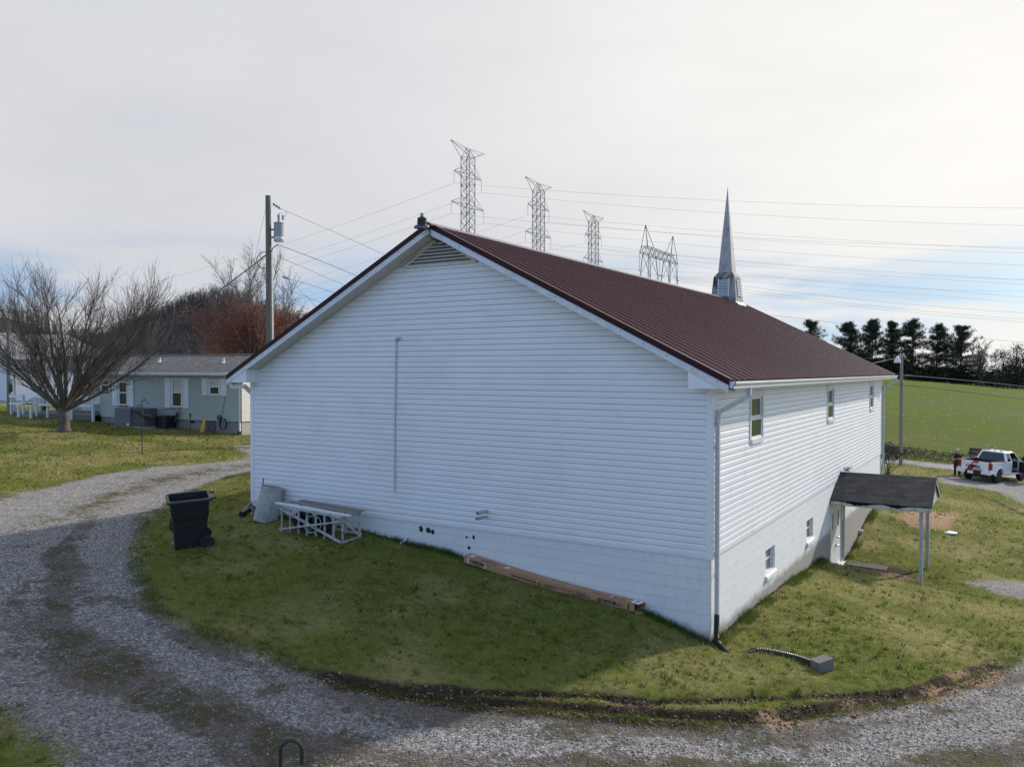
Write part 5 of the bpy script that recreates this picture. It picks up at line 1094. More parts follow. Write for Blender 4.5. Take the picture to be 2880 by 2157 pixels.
for a_, b_, c_, d_, m_ in ((3.06, 3.38, .60, .73, 'cable'), (1.69, 2.33, .12, .76, 'bark')):
    g = MB(); hbox(g, a_, b_, -.05, -.035, c_, d_); g.build('skirt_vent' if m_ == 'cable' else 'crawl_door', MAT[m_], home)
g = MB(); hbox(g, .0, .0, 0, 0, 0, 0) if False else None
g = MB(); hbox(g, .0, -.03+.03, 0, .01, .8, 3.0) if False else None
# deck with white rails
deck = thing('deck', hp(13, .1, .5), 'low wooden porch deck with white board rails and steps', 'deck')
g = MB(); hbox(g, 9.72, 16.4, -1.78, .35, .84, .93); g.build('deck_floor', MAT['greywood'], deck)
g = MB(); hbox(g, 9.72, 16.4, .30, .348, .55, .84); g.build('deck_skirt', MAT['polewood'], deck)
for s_ in (9.75, 11.4, 13.3, 14.2, 15.3, 16.32):
    g = MB(); hbox(g, s_-.05, s_+.05, .35, .45, .45, 1.86); g.build('rail_post', MAT['trim'], deck)
for s_ in (13.25, 14.25):
    g = MB(); hbox(g, s_-.05, s_+.05, 1.35, 1.45, .35, 1.3); g.build('rail_post', MAT['trim'], deck)
for s_ in (13.25, 14.25):      # sloping stair rails
    g = MB(); g.bar(hp(s_, .42, 1.74), hp(s_, 1.45, 1.24), .04, .13); g.build('stair_rail', MAT['trim'], deck)
for a_, b_ in ((9.72, 14.25), (15.25, 16.4)):
    for z0_, z1_ in ((1.68, 1.84), (1.28, 1.41)):
        g = MB(); hbox(g, a_, b_, .45, .485, z0_, z1_); g.build('rail', MAT['trim'], deck)
for k_ in range(2):
    g = MB(); hbox(g, 14.25, 15.25, .45+.3*k_, .74+.3*k_, .30, .78-.16*k_); g.build('step', MAT['greywood'], deck)
for s_ in (16.3, 14.1):
    g = MB(); hbox(g, s_-.05, s_+.05, .2, .3, .9, 3.0); g.build('porch_post', MAT['trim'], deck)
# garden chairs on the deck
def chair(s_, o_, label, name='garden_chair'):
    c_ = thing(name, hp(s_, o_, .93), label, 'chair', 'white chairs on the porch deck')
    g = MB(); hbox(g, s_-.25, s_+.25, o_-.25, o_+.25, 1.33, 1.36); g.build('seat', MAT['trim'], c_)
    g = MB(); hbox(g, s_-.25, s_+.25, o_-.28, o_-.25, 1.36, 1.80); g.build('backrest', MAT['trim'], c_)
    for a_ in (-.23, .23):
        for b_ in (-.23, .23):
            g = MB(); g.tube([hp(s_+a_, o_+b_, .93), hp(s_+a_*.9, o_+b_*.9, 1.34)], .016, 6); g.build('leg', MAT['trim'], c_)
chair(11.0, -.6, 'white garden chair at the right end of the porch deck'); chair(15.7, -.5, 'white garden chair at the left end of the porch deck')
g = MB(); rr = random.Random(8)
for i in range(60):
    p = hp(14.9+rr.uniform(-.3, .3), -.5+rr.uniform(-.2, .2), 1.0+rr.uniform(0, .5)); q = p+Vector((rr.uniform(-.2, .2), rr.uniform(-.2, .2), rr.uniform(-.05, .15))); n_ = Vector((rr.uniform(-1, 1), rr.uniform(-1, 1), .3)).normalized()*.04; g.add([p-n_, p+n_, q], [(0, 1, 2)])
pot = thing('potted_plant', hp(14.9, -.5, .93), 'yellow green potted plant on the porch deck', 'plant'); g.build('leaves', mat('yellow_leaf', (.16, .17, .02), .7), pot)
g = MB(); b_ = hp(14.9, -.5, .93); g.lathe(b_, [(.1, 0), (.15, .25), (.16, .25), (.14, .24)], 14); g.build('pot', MAT['bark'], pot)
# air conditioner and boxes
ac = thing('air_conditioner', hp(6, .9, .15), 'grey packaged air conditioner with a black duct beside the mobile home', 'air conditioner')
za_ = h1(*hp(6, .9, 0)[:2]); g = MB(); hbox(g, 5.95, 7.05, .45, 1.3, za_+.04, za_+.95); g.build('cabinet', mat('ac_grey', (.16, .155, .165), .5, var=.06), ac)
g = MB(); hbox(g, 5.05, 5.95, .45, 1.25, za_+.04, za_+.93); g.build('coil_cabinet', mat('ac_dark', (.09, .09, .10), .6, var=.1), ac)
g = MB(); hbox(g, 4.9, 7.2, .3, 1.5, za_-.08, za_+.04); g.build('pad', MAT['concrete'], ac)
g = MB(); g.tube([hp(5.9, 1.28, za_+.85), hp(5.5, 1.3, za_+.8), hp(5.1, 1.25, za_+.55), hp(4.85, .9, za_+.4)], .05, 8); g.build('duct', MAT['dark'], ac)
g = MB(); hbox(g, 6.05, 6.2, 1.3, 1.304, za_+.08, za_+.2); g.build('data_plate', MAT['paper'], ac)
db = thing('duct_box', hp(4.6, .3, .4), 'black duct box on the wall right of the grey air conditioner', 'duct'); g = MB(); hbox(g, 4.2, 4.9, .05, .7, .22, .95); g.build('housing', MAT['dark'], db); g = MB(); g.tube([hp(4.2, .3, .4), hp(4.0, .3, .7), hp(4.05, .1, 1.15)], .07, 8); g.build('duct', MAT['dark'], db)
mb_ = thing('meter_box', hp(4.1, .1, 1.2), 'small grey electric box above the black duct box', 'box'); g = MB(); hbox(g, 3.95, 4.2, .02, .16, 1.05, 1.3); g.build('housing', MAT['tank'], mb_); g = MB(); g.tube([hp(4.2, .08, 1.1), hp(4.4, .12, 1.3), hp(4.9, .15, 1.25), hp(5.2, .5, 1.1)], .012, 6); g.build('cord', MAT['cable'], mb_)
hm = thing('hose_reel', hp(1.2, .1, .7), 'black coiled hose and grey meter on the end of the mobile home', 'hose')
pts = [hp(1.05+math.cos(i*.35)*.2, .08+.0015*i, .62+math.sin(i*.35)*.26) for i in range(60)]; g = MB(); g.tube(pts, .014, 5); g.build('hose', MAT['cable'], hm)
g = MB(); g.lathe(hp(1.33, .02, .93), [(.13, 0), (.13, .1), (.09, .15), (.0, .16)], 14, axis=ho); g.build('meter', mat('meter_grey', (.10, .10, .11), .4), hm)
g = MB(); g.tube([hp(1.15, .06, 1.1), hp(1.0, .04, 2.0), hp(1.0, .04, 2.6)], .008, 5); g.build('cord', MAT['cable'], hm)
q = hp(1.25, 1.3, 0); zq = h1(q.x, q.y); g = MB(); g.lathe(Vector((q.x, q.y, zq+.12)), [(.07, 0), (.075, .04), (.06, .60), (.05, .64), (.0, .65)], 12, axis=(.22, .1, 1)); tag(g.build('marker_sleeve', MAT['yellow']), 'yellow plastic marker sleeve leaning near the hose', 'marker')
q = hp(1.75, 1.5, 0); zq = h1(q.x, q.y); g = MB(); g.tube([(q.x, q.y, zq-.1), (q.x+.02, q.y, zq+.95)], .012, 6); g.box((q.x-.05, q.y-.01, zq+.8), (q.x+.05, q.y+.01, zq+.97)); tag(g.build('garden_stake', MAT['cable']), 'thin dark garden stake standing left of the yellow marker', 'stake')
# bird feeder hook in the yard
q = hit(400, 1280); sh = thing('feeder_pole', q, 'tall black double-hooked bird feeder pole in the left yard', 'feeder pole')
r_ = Vector(CR); r_.z = 0; r_.normalize(); b_ = Vector(q); ztop = 2.22
def hookarc(c, rad, s_, n=12): return [c+r_*s_*(rad-rad*math.cos(math.pi*i/n))+Vector((0, 0, math.sin(math.pi*i/n)*rad)) for i in range(n+1)]
g = MB(); a_ = hookarc(Vector((b_.x, b_.y, ztop-.18)), .10, 1); g.tube([b_-Vector((0, 0, .2)), Vector((b_.x, b_.y, 1.2)), Vector((b_.x, b_.y, ztop-.3))]+a_+[a_[-1]+r_*.02+Vector((0, 0, -.04)), a_[-1]+r_*.05+Vector((0, 0, -.02))], .017, 7); g.build('main_hook', MAT['cable'], sh)
g = MB(); a_ = hookarc(Vector((b_.x, b_.y, 1.85)), .09, -1); g.tube([Vector((b_.x, b_.y, 1.5))]+a_+[a_[-1]-r_*.03+Vector((0, 0, -.03))], .014, 7); g.build('side_hook', MAT['cable'], sh)
for dx_, zz, rr_ in ((.2, 1.55, .11), (-.18, 1.28, .1)):
    g = MB(); c_ = b_+r_*dx_; c_.z = zz; g.lathe(c_, [(rr_, 0), (rr_+.01, .02), (rr_-.02, .02)], 14); g.build('seed_tray', MAT['cable'], sh)
# far left: meter pole and white building
q = hit(26, 1157); pole = thing('meter_pole', q, 'grey wooden pole with a black meter box at the left edge', 'pole'); g = MB(); g.tube([Vector(q)-Vector((0, 0, .3)), Vector(q)+Vector((0, 0, 5.2))], [.13, .11], 10); g.build('shaft', MAT['polegrey'], pole)
tow = Vector(-CF); tow.z = 0; tow.normalize(); g = MB(); c_ = Vector(q)+r_*.18+tow*.05; g.box(c_+Vector((-.16, -.12, 1.15)), c_+Vector((.16, .12, 1.6))); g.build('meter_box', MAT['cable'], pole)
g = MB(); g.lathe(c_+Vector((0, 0, 1.62)), [(.1, 0), (.1, .25), (.07, .3)], 12); g.build('breaker_box', MAT['tank'], pole)
wb = thing('white_building', (*cw(-33, 60), 1), 'long white metal building behind the bare tree', 'building')
def wbp(a_, b_, z_):     # a along the lit side, b into the building
    x0_, d0_ = -34.7+.52*a_-.854*b_, 56+.854*a_+.52*b_; p = cw(x0_, d0_); return Vector((p[0], p[1], z_))
g = MB(); g.hexa([wbp(0, 0, .2), wbp(7, 0, .2), wbp(7, 11, .2), wbp(0, 11, .2)], [wbp(0, 0, 4.15), wbp(7, 0, 4.15), wbp(7, 11, 4.15), wbp(0, 11, 4.15)]); g.prism([wbp(0, 0, 4.15), wbp(0, 11, 4.15), wbp(0, 5.5, 5.85)], wbp(7, 0, 0)-wbp(0, 0, 0)); g.build('wall', mat('white_steel', (.74, .74, .74), .5, var=.04), wb)
g = MB()
for bb in (-.4, 11.4): q4 = [wbp(-.4, bb, 4.08), wbp(7.4, bb, 4.08), wbp(7.4, 5.5, 5.93), wbp(-.4, 5.5, 5.93)]; g.add(q4+[v+Vector((0, 0, .06)) for v in q4], [(0, 1, 2, 3), (7, 6, 5, 4), (0, 4, 5, 1), (1, 5, 6, 2), (2, 6, 7, 3), (3, 7, 4, 0)])
g.build('roof', mat('grey_steel_roof', (.27, .26, .26), .5, var=.1), wb)
g = MB(); g.bar(wbp(-.4, -.42, 4.05), wbp(7.4, -.42, 4.05), .06, .2); g.build('eave_trim', MAT['trim'], wb)
print('yard done')
# ---------------------------------------------------------------- trees
class TreeGen:
    def __init__(s, seed): s.r = random.Random(seed); s.V = []; s.F = []
    def tube(s, pts, rad, k):
        n0_ = len(s.V); n = len(pts); u = None
        for i, p in enumerate(pts):
            d = pts[min(i+1, n-1)]-pts[max(i-1, 0)]; d = d.normalized() if d.length > 1e-9 else Vector((0, 0, 1))
            u = d.orthogonal().normalized() if u is None else (u-d*u.dot(d)).normalized(); w = d.cross(u)
            for j in range(k): a = 2*math.pi*j/k; s.V.append(p+(u*math.cos(a)+w*math.sin(a))*rad[i])
        for i in range(n-1):
            for j in range(k): s.F.append((n0_+i*k+j, n0_+i*k+(j+1) % k, n0_+(i+1)*k+(j+1) % k, n0_+(i+1)*k+j))
    def limb(s, p, d, L, r0, r1, n, up, jit, k):
        pts = [p.copy()]; d = d.normalized(); dirs = []
        for i in range(n):
            d = (d+Vector((s.r.gauss(0, jit), s.r.gauss(0, jit), s.r.gauss(0, jit)+up))).normalized(); dirs.append(d); pts.append(pts[-1]+d*(L/n))
        s.tube(pts, [r0+(r1-r0)*i/n for i in range(n+1)], k); return pts, dirs
    def mesh(s, name, m, parent):
        F4 = np.array(s.F); V_ = np.array([tuple(v) for v in s.V]); o = npmesh(name, V_, F4, m, smooth=True); o.parent = parent; return o
def spread(r, d, ang, az):
    u = d.orthogonal().normalized(); w = d.cross(u); return (d*math.cos(ang)+(u*math.cos(az)+w*math.sin(az))*math.sin(ang)).normalized()
# bare spreading tree in the left yard
tb = hit(180, 1214); tree = thing('bare_tree', tb, 'large bare spreading tree with many fine upswept twigs in the left yard', 'tree')
T = TreeGen(3); C_ = TreeGen(4); rr = random.Random(12)
T.tube([Vector(q) for q in ((0, 0, -.2), (0, 0, .0), (.0, 0, .12), (.01, 0, .4), (0, 0, .75), (-.02, 0, 1.05), (-.02, 0, 1.25))], [.40, .34, .27, .235, .22, .24, .20], 12)
cr_ = Vector((CR[0], CR[1], 0)); cf_ = Vector((CF[0], CF[1], 0)); UP = Vector((0, 0, 1))
spec = [(-1.0, .15, 62, 4.6, .085), (-.9, -.4, 44, 5.2, .09), (-.5, .6, 30, 5.1, .09), (-.35, -.8, 40, 5.0, .08), (.0, .4, 14, 4.7, .10), (.3, -.5, 28, 5.2, .09), (.6, .5, 36, 5.7, .09), (.9, -.3, 46, 5.6, .10), (1.0, .2, 58, 6.0, .085), (.95, -.15, 68, 5.4, .07), (.2, 1, 50, 5.0, .08), (.1, -1, 56, 4.8, .08), (-.95, .5, 54, 4.6, .07), (.75, .15, 26, 5.2, .075), (.5, -.25, 40, 5.4, .07), (.85, .7, 52, 5.2, .08), (.7, -.8, 50, 5.0, .07)]
for a_, b_, inc, L_, r0 in spec:
    h = (cr_*a_+cf_*b_).normalized(); d = (h*math.sin(R(inc))+UP*math.cos(R(inc))).normalized()
    p = Vector((0, 0, .85+.35*rr.random()))+h*.1
    pts, ds_ = T.limb(p, d, L_, r0, .016, 9, .035, .07, 7)
    for i in range(14):
        t = .14+.86*i/14; k_ = min(8, int(t*9)); q = pts[k_].lerp(pts[k_+1], t*9-k_)
        d2 = spread(rr, ds_[k_], R(rr.uniform(16, 42)), rr.uniform(0, 6.28)); d2.z += .22; L2 = rr.uniform(1.3, 2.6)*(1.1-.45*t)
        p2, dd2 = T.limb(q, d2, L2, .028*(1.2-.6*t), .007, 6, .03, .09, 5) if i < 6 else C_.limb(q, d2, L2, .016, .005, 6, .03, .09, 4)
        for j in range(8):
            t2 = .12+.88*j/8; m_ = min(5, int(t2*6)); q2 = p2[m_].lerp(p2[m_+1], t2*6-m_)
            d3 = spread(rr, dd2[m_], R(rr.uniform(14, 38)), rr.uniform(0, 6.28)); d3.z += .2; L3 = rr.uniform(.6, 1.25)
            p3, dd3 = C_.limb(q2, d3, L3, .0072, .0038, 5, .03, .10, 3)
            for k3 in range(4):
                t3 = .2+.8*k3/4; m3 = min(4, int(t3*5)); q3 = p3[m3].lerp(p3[m3+1], t3*5-m3)
                d4 = spread(rr, dd3[m3], R(rr.uniform(12, 34)), rr.uniform(0, 6.28)); d4.z += .15; C_.limb(q3, d4, rr.uniform(.3, .75), .0052, .003, 3, .03, .11, 3)
T.mesh('trunk', MAT['bark'], tree); C_.mesh('crown', MAT['twig'], tree)
# mulch ring at its foot
g = MB(); rr = random.Random(6)
for i in range(90):
    a_ = rr.uniform(0, 6.28); d_ = rr.uniform(.2, .55); p = Vector((tb[0]+math.cos(a_)*d_*1.4, tb[1]+math.sin(a_)*d_, tb[2]+.02)); q = p+Vector((rr.uniform(-.12, .12), rr.uniform(-.12, .12), rr.uniform(.02, .14))); n_ = Vector((rr.uniform(-1, 1), rr.uniform(-1, 1), .2)).normalized()*.03; g.add([p-n_, p+n_, q], [(0, 1, 2)])
tag(g.build('leaf_litter', MAT['bark']), 'dark leaf litter round the foot of the bare tree', 'leaf litter', kind='stuff')
def broad(name, base, hgt, wid, seed, label, cat='tree', buds=None, nl=11, upb=.05, group=None, barkm='bark', tw='twig', r0=.16, dens=1.0, kids=(10, 6, 3), rt=(.011, .006), base_h=.18):
    T = TreeGen(seed); C_ = TreeGen(seed+1); rr = random.Random(seed+2); tips = []
    T.tube([Vector(q) for q in ((0, 0, -.3), (0, 0, .1), (.02, 0, hgt*.12), (0, 0, hgt*base_h*1.3))], [r0*1.4, r0*1.1, r0, r0*.85], 9)
    for i in range(nl):
        az = 2*math.pi*i/nl+rr.uniform(-.3, .3); f_ = i/(nl-1) if nl > 1 else 0; inc = R(6+54*((i*7) % nl)/nl); L_ = hgt*(.80-.0*inc)*(1-.30*inc/R(60)); L_ = min(L_, wid*.5/max(.15, math.sin(inc))*1.05)
        d = Vector((math.cos(az)*math.sin(inc), math.sin(az)*math.sin(inc), math.cos(inc))); p = Vector((0, 0, hgt*base_h*(.8+.5*rr.random())))
        pts, ds_ = T.limb(p, d, L_, r0*.5, .015, 8, upb, .08, 6)
        for a_ in range(kids[0]):
            t = .2+.8*a_/kids[0]; k_ = min(7, int(t*8)); q = pts[k_].lerp(pts[k_+1], t*8-k_); d2 = spread(rr, ds_[k_], R(rr.uniform(22, 52)), rr.uniform(0, 6.28)); d2.z += .2
            p2, dd2 = C_.limb(q, d2, hgt*rr.uniform(.14, .27)*(1.15-.5*t), r0*.11, rt[0]*.7, 5, upb, .1, 4)
            for b_ in range(kids[1]):
                t2 = .2+.8*b_/kids[1]; m_ = min(4, int(t2*5)); q2 = p2[m_].lerp(p2[m_+1], t2*5-m_); d3 = spread(rr, dd2[m_], R(rr.uniform(18, 46)), rr.uniform(0, 6.28)); d3.z += .15
                p3, dd3 = C_.limb(q2, d3, hgt*rr.uniform(.06, .13), rt[0], rt[1], 4, upb, .12, 3); tips += p3[1:]
                for c_ in range(kids[2]):
                    m3 = 1+c_ % 3; d4 = spread(rr, dd3[m3], R(rr.uniform(18, 44)), rr.uniform(0, 6.28)); p4, _ = C_.limb(p3[m3], d4, hgt*rr.uniform(.03, .07), rt[1], rt[1]*.6, 2, upb, .12, 3); tips += p4[1:]
    o = thing(name, base, label, cat, group); T.mesh('trunk', MAT[barkm], o); C_.mesh('crown', MAT[tw], o)
    if buds:
        m_, n_, sz, zmax = buds; V_ = []; r = np.random.default_rng(seed)
        P_ = np.array([tuple(t) for t in tips]); P_ = P_[r.integers(0, len(P_), n_)]; P_ = P_[(P_[:, 2] < hgt*zmax*(.75+.4*r.random(len(P_))))]; k_ = len(P_); P_ = P_+r.normal(0, sz*4.5, (k_, 3))
        A_ = r.normal(size=(k_, 3)); A_ /= np.linalg.norm(A_, axis=1)[:, None]; B_ = r.normal(size=(k_, 3)); B_ /= np.linalg.norm(B_, axis=1)[:, None]; s_ = sz*(.5+r.random((k_, 1)))
        V_ = np.stack([P_-A_*s_, P_+A_*s_, P_+B_*s_*1.5], 1).reshape(-1, 3); t_ = r.random((k_, 1)); q = npmesh('buds', V_, np.arange(3*k_).reshape(k_, 3), m_, {'tint': np.repeat(np.c_[np.array([.33, .125, .078])*(.5+.9*t_), np.ones(k_)], 3, 0)}); q.parent = o
    return o
MAT['redbud'] = mat('red_buds', (.165, .062, .043), .8, var=.35, scale=1.2); MAT['greytwig'] = mat('grey_twigs', (.135, .115, .105), .85, var=.2, scale=2)
p = dep(706, 1060, 66); maple = broad('red_budding_tree', (p[0], p[1], h1(p[0], p[1])), 11.3, 6.8, 31, 'round maple tree with red spring buds behind the utility pole', buds=(MAT['grass'], 46000, .055, .67), nl=15, upb=.07, tw='greytwig', rt=(.014, .009), kids=(11, 7, 4))
# bare woods on the hill: far, one mass
def woods(n, seed, region, hmin, hmax, name, label, m, fan=46, wtw=.05):
    r = np.random.default_rng(seed); Vs = []; cnt = 0; P_ = []
    while len(P_) < n:
        X, D = region(r); x_, y_ = cw(X, D); P_.append((x_, y_))
    P_ = np.array(P_); Z_ = H(P_[:, 0], P_[:, 1]); tr = []
    for (x_, y_), z_ in zip(P_, Z_):
        h_ = r.uniform(hmin, hmax); b = np.array((x_, y_, z_-.3)); sp = h_*r.uniform(.20, .32); k_ = fan
        tr.append(np.stack([b+[-.2, 0, 0], b+[.2, 0, 0], b+[0, 0, h_*.8]])); tr.append(np.stack([b+[0, -.16, 0], b+[0, .16, 0], b+[0, 0, h_*.8]]))
        t = r.uniform(.22, .85, k_); a_ = r.uniform(0, 2*np.pi, k_); L_ = h_*.36*(1.05-t*.55)*r.uniform(.6, 1.2, k_); o_ = np.stack([np.zeros(k_), np.zeros(k_), t*h_], 1)+b
        e = o_+np.stack([np.cos(a_)*L_*.62, np.sin(a_)*L_*.62, L_*.85], 1); w_ = np.stack([-np.sin(a_), np.cos(a_), np.zeros(k_)], 1)*wtw
        tr.append(np.stack([o_-w_, o_+w_, e], 1).reshape(-1, 3))
        k2 = k_*3; i_ = r.integers(0, k_, k2); f_ = r.uniform(.35, 1, (k2, 1)); o2 = o_[i_]*(1-f_)+e[i_]*f_; d2 = r.normal(0, 1, (k2, 3)); d2[:, 2] = np.abs(d2[:, 2])+.5; d2 /= np.linalg.norm(d2, axis=1)[:, None]; w2 = r.normal(0, 1, (k2, 3)); w2 /= np.linalg.norm(w2, axis=1)[:, None]
        tr.append(np.stack([o2-w2*wtw*.6, o2+w2*wtw*.6, o2+d2*h_*.12], 1).reshape(-1, 3))
    V_ = np.concatenate(tr); return tag(npmesh(name, V_, np.arange(len(V_)).reshape(-1, 3), m), label, 'woods', kind='stuff')
MAT['wood1'] = mat('far_wood', (.082, .071, .067), .95, var=.25, scale=.12); MAT['wood2'] = mat('far_brush', (.085, .072, .063), .95, var=.3, scale=.2)
def reg1(r):
    if r.random() < .5: return r.normal(-224, 62), r.normal(600, 55)
    return r.uniform(-470, -70), r.uniform(430, 650)
woods(4600, 41, reg1, 6, 17, 'hill_woods', 'bare brown woods covering the low hill behind the mobile home', MAT['wood1'], 22, .10)
def reg2(r): return r.uniform(-80, -26), r.uniform(95, 150)
woods(130, 42, reg2, 3.4, 6.2, 'brush', 'grey leafless brush behind the mobile home roof', MAT['wood2'], 36, .035)
# evergreens along the far field edge
def needle_mat():
    m = mat('pine_needles', (.040, .054, .028), .8, var=.4, scale=.6, spec=.25); return m
MAT['needle'] = needle_mat(); MAT['evergreen'] = mat('dark_evergreen', (.032, .038, .023), .85, var=.4, scale=.5, spec=.2)
def pine_mesh(seed, hgt, wid, gap):
    r = np.random.default_rng(seed); T = TreeGen(seed); tr = []
    T.tube([Vector((0, 0, -.5)), Vector((0, 0, hgt*.3)), Vector((.08, .05, hgt*.65)), Vector((0, 0, hgt*.97))], [.2, .16, .10, .03], 7)
    nw = int(20+hgt*.45)
    for i in range(nw):
        t = .05+.94*(i+r.uniform(-.3, .3))/nw; zz = hgt*t; env = wid*.5*min(1, 1.25*max(0, 1-t)**.8+.09)
        for b in range(r.integers(4, 7)):
            if r.random() < gap: continue
            a_ = r.uniform(0, 2*np.pi); L_ = env*r.uniform(.55, 1.15); rise = r.uniform(.05, .5)*(1 if t > .5 else .5)
            n = 4; pts = [Vector((math.cos(a_)*L_*q/n, math.sin(a_)*L_*q/n, zz+L_*rise*(q/n)**1.5)) for q in range(n+1)]; T.tube(pts, [.045*(1-t)+.015]+[.025]*(n-1)+[.008], 3)
            for q in np.linspace(.14, 1.06, 9):
                c = np.array([math.cos(a_)*L_*q, math.sin(a_)*L_*q, zz+L_*rise*q**1.5])+r.normal(0, .10, 3); k_ = 30
                d = r.normal(0, 1, (k_, 3)); d[:, 2] = d[:, 2]*.6+.35; d /= np.linalg.norm(d, axis=1)[:, None]; w = r.normal(0, 1, (k_, 3)); w /= np.linalg.norm(w, axis=1)[:, None]; l_ = r.uniform(.16, .42, (k_, 1))
                o_ = c+r.normal(0, .17, (k_, 3)); tr.append(np.stack([o_-w*.05, o_+w*.05, o_+d*l_], 1).reshape(-1, 3))
    return T, np.concatenate(tr)
PINES = [(2280, 898, 150, 7.0, .22, 'lone pine left of the tree row, half hidden by the maroon roof'), (2386, 905, 158, 8.4, .08, 'dense pine at the left end of the row, just right of the roof slope'), (2452, 896, 160, 8.4, .08, 'tall pointed pine, second in the row behind the field'),
         (2508, 901, 160, 7.8, .12, 'slim pine directly left of the street lamp pole'), (2566, 895, 157, 9.8, .22, 'broad open-crowned pine directly right of the street lamp pole'), (2634, 909, 158, 9.0, .22, 'thin rounded pine, second from the right in the row'), (2702, 912, 155, 10.2, .14, 'wide-skirted pine at the right end of the row, beside the leafless tree')]
for i, (u, v, D, w_, gp, lb) in enumerate(PINES):
    p = dep(u, 1060, D); zb_ = h1(p[0], p[1]); hg = CAM[2]+(1041-v)/CAMF*D-zb_
    T, N_ = pine_mesh(500+i, hg, w_, gp); o = thing('pine_tree', (p[0], p[1], zb_), lb, 'tree', 'pines along the far edge of the field')
    T.mesh('trunk', MAT['farbark'], o); q = npmesh('crown', N_, np.arange(len(N_)).reshape(-1, 3), MAT['needle']); q.parent = o
p = dep(2757, 1060, 150); broad('bare_tree', (p[0], p[1], h1(p[0], p[1])), CAM[2]+(1041-958)/CAMF*150-h1(p[0], p[1]), 8.5, 61, 'pale leafless tree right of the pine row beyond the field', nl=10, tw='greytwig', rt=(.03, .022), kids=(8, 5, 2), r0=.2)
def bushy(u, v, D, w_, seed, label, name='evergreen_tree', n=2600, m='evergreen', group=None, sz=.42):
    r = np.random.default_rng(seed); p = dep(u, 1060, D); zb_ = h1(p[0], p[1]); hg = CAM[2]+(1041-v)/CAMF*D-zb_; o = thing(name, (p[0], p[1], zb_), label, 'tree', group)
    T = TreeGen(seed); T.tube([Vector((0, 0, -.4)), Vector((0, 0, hg*.5)), Vector((.1, 0, hg*.9))], [.2, .13, .03], 6)
    cl = []
    for i in range(46):
        t = r.uniform(.08, 1); e_ = w_*.5*math.sin(math.pi*min(1, .18+.80*t**.8))**.7; a_ = r.uniform(0, 6.28); d_ = e_*math.sqrt(r.random()); c = np.array([math.cos(a_)*d_, math.sin(a_)*d_, t*hg*.95]); cl.append(c); T.tube([Vector((0, 0, c[2]*.6)), Vector(c)], [.04, .012], 3)
    c = np.array(cl)[r.integers(0, 46, n)]+r.normal(0, w_*.075, (n, 3)); d = r.normal(0, 1, (n, 3)); d /= np.linalg.norm(d, axis=1)[:, None]; w = r.normal(0, 1, (n, 3)); w /= np.linalg.norm(w, axis=1)[:, None]; l_ = r.uniform(.4, 1, (n, 1))*sz
    V_ = np.stack([c-w*sz*.18, c+w*sz*.18, c+d*l_], 1).reshape(-1, 3); T.mesh('trunk', MAT['farbark'], o); q = npmesh('crown', V_, np.arange(3*n).reshape(n, 3), MAT[m]); q.parent = o; return o
bushy(2822, 985, 146, 7, 71, 'rounded dark evergreen right of the leafless tree', n=3400); bushy(2858, 958, 150, 5, 72, 'thin tall tree at the right frame edge beyond the field', n=1500); bushy(2885, 992, 144, 7, 73, 'dark evergreen cut by the right frame edge beyond the field', n=3400)
# dark undergrowth under the pines
def under(seed, pts, n, hmax, name, label, m, sz=.35, wd=2.5):
    r = np.random.default_rng(seed); seg = r.integers(0, len(pts)-1, n); t = r.random((n, 1)); P_ = np.array(pts)[seg]*(1-t)+np.array(pts)[seg+1]*t; P_ = P_+r.normal(0, wd, (n, 2)); Z_ = H(P_[:, 0], P_[:, 1])
    hh_ = hmax*(.35+.8*fbm(P_[:, 0], P_[:, 1], 5, seed, 3)); c = np.c_[P_, Z_+hh_*r.random(n)**.8]; d = r.normal(0, 1, (n, 3)); d[:, 2] = np.abs(d[:, 2])*.8+.1; d /= np.linalg.norm(d, axis=1)[:, None]; w = r.normal(0, 1, (n, 3)); w /= np.linalg.norm(w, axis=1)[:, None]
    V_ = np.stack([c-w*sz*.2, c+w*sz*.2, c+d*sz*r.uniform(.6, 1.6, (n, 1))], 1).reshape(-1, 3); return tag(npmesh(name, V_, np.arange(3*n).reshape(n, 3), m), label, 'undergrowth', kind='stuff')
under(81, [cw(40, 158), cw(60, 160), cw(76, 160), cw(90, 155), cw(104, 148)], 46000, 4.6, 'undergrowth', 'dark evergreen undergrowth below the pine row', MAT['evergreen'], .42, 2.6)
MAT['brush'] = mat('brown_brush', (.10, .085, .05), .9, var=.4, scale=1)
under(82, [cw(18, 60.6), cw(26, 60), cw(30, 59.6), cw(36, 59), cw(44, 57.5), cw(60, 52)], 9000, .85, 'verge_brush', 'brown and green brush along the far side of the road', MAT['brush'], .16, .7)
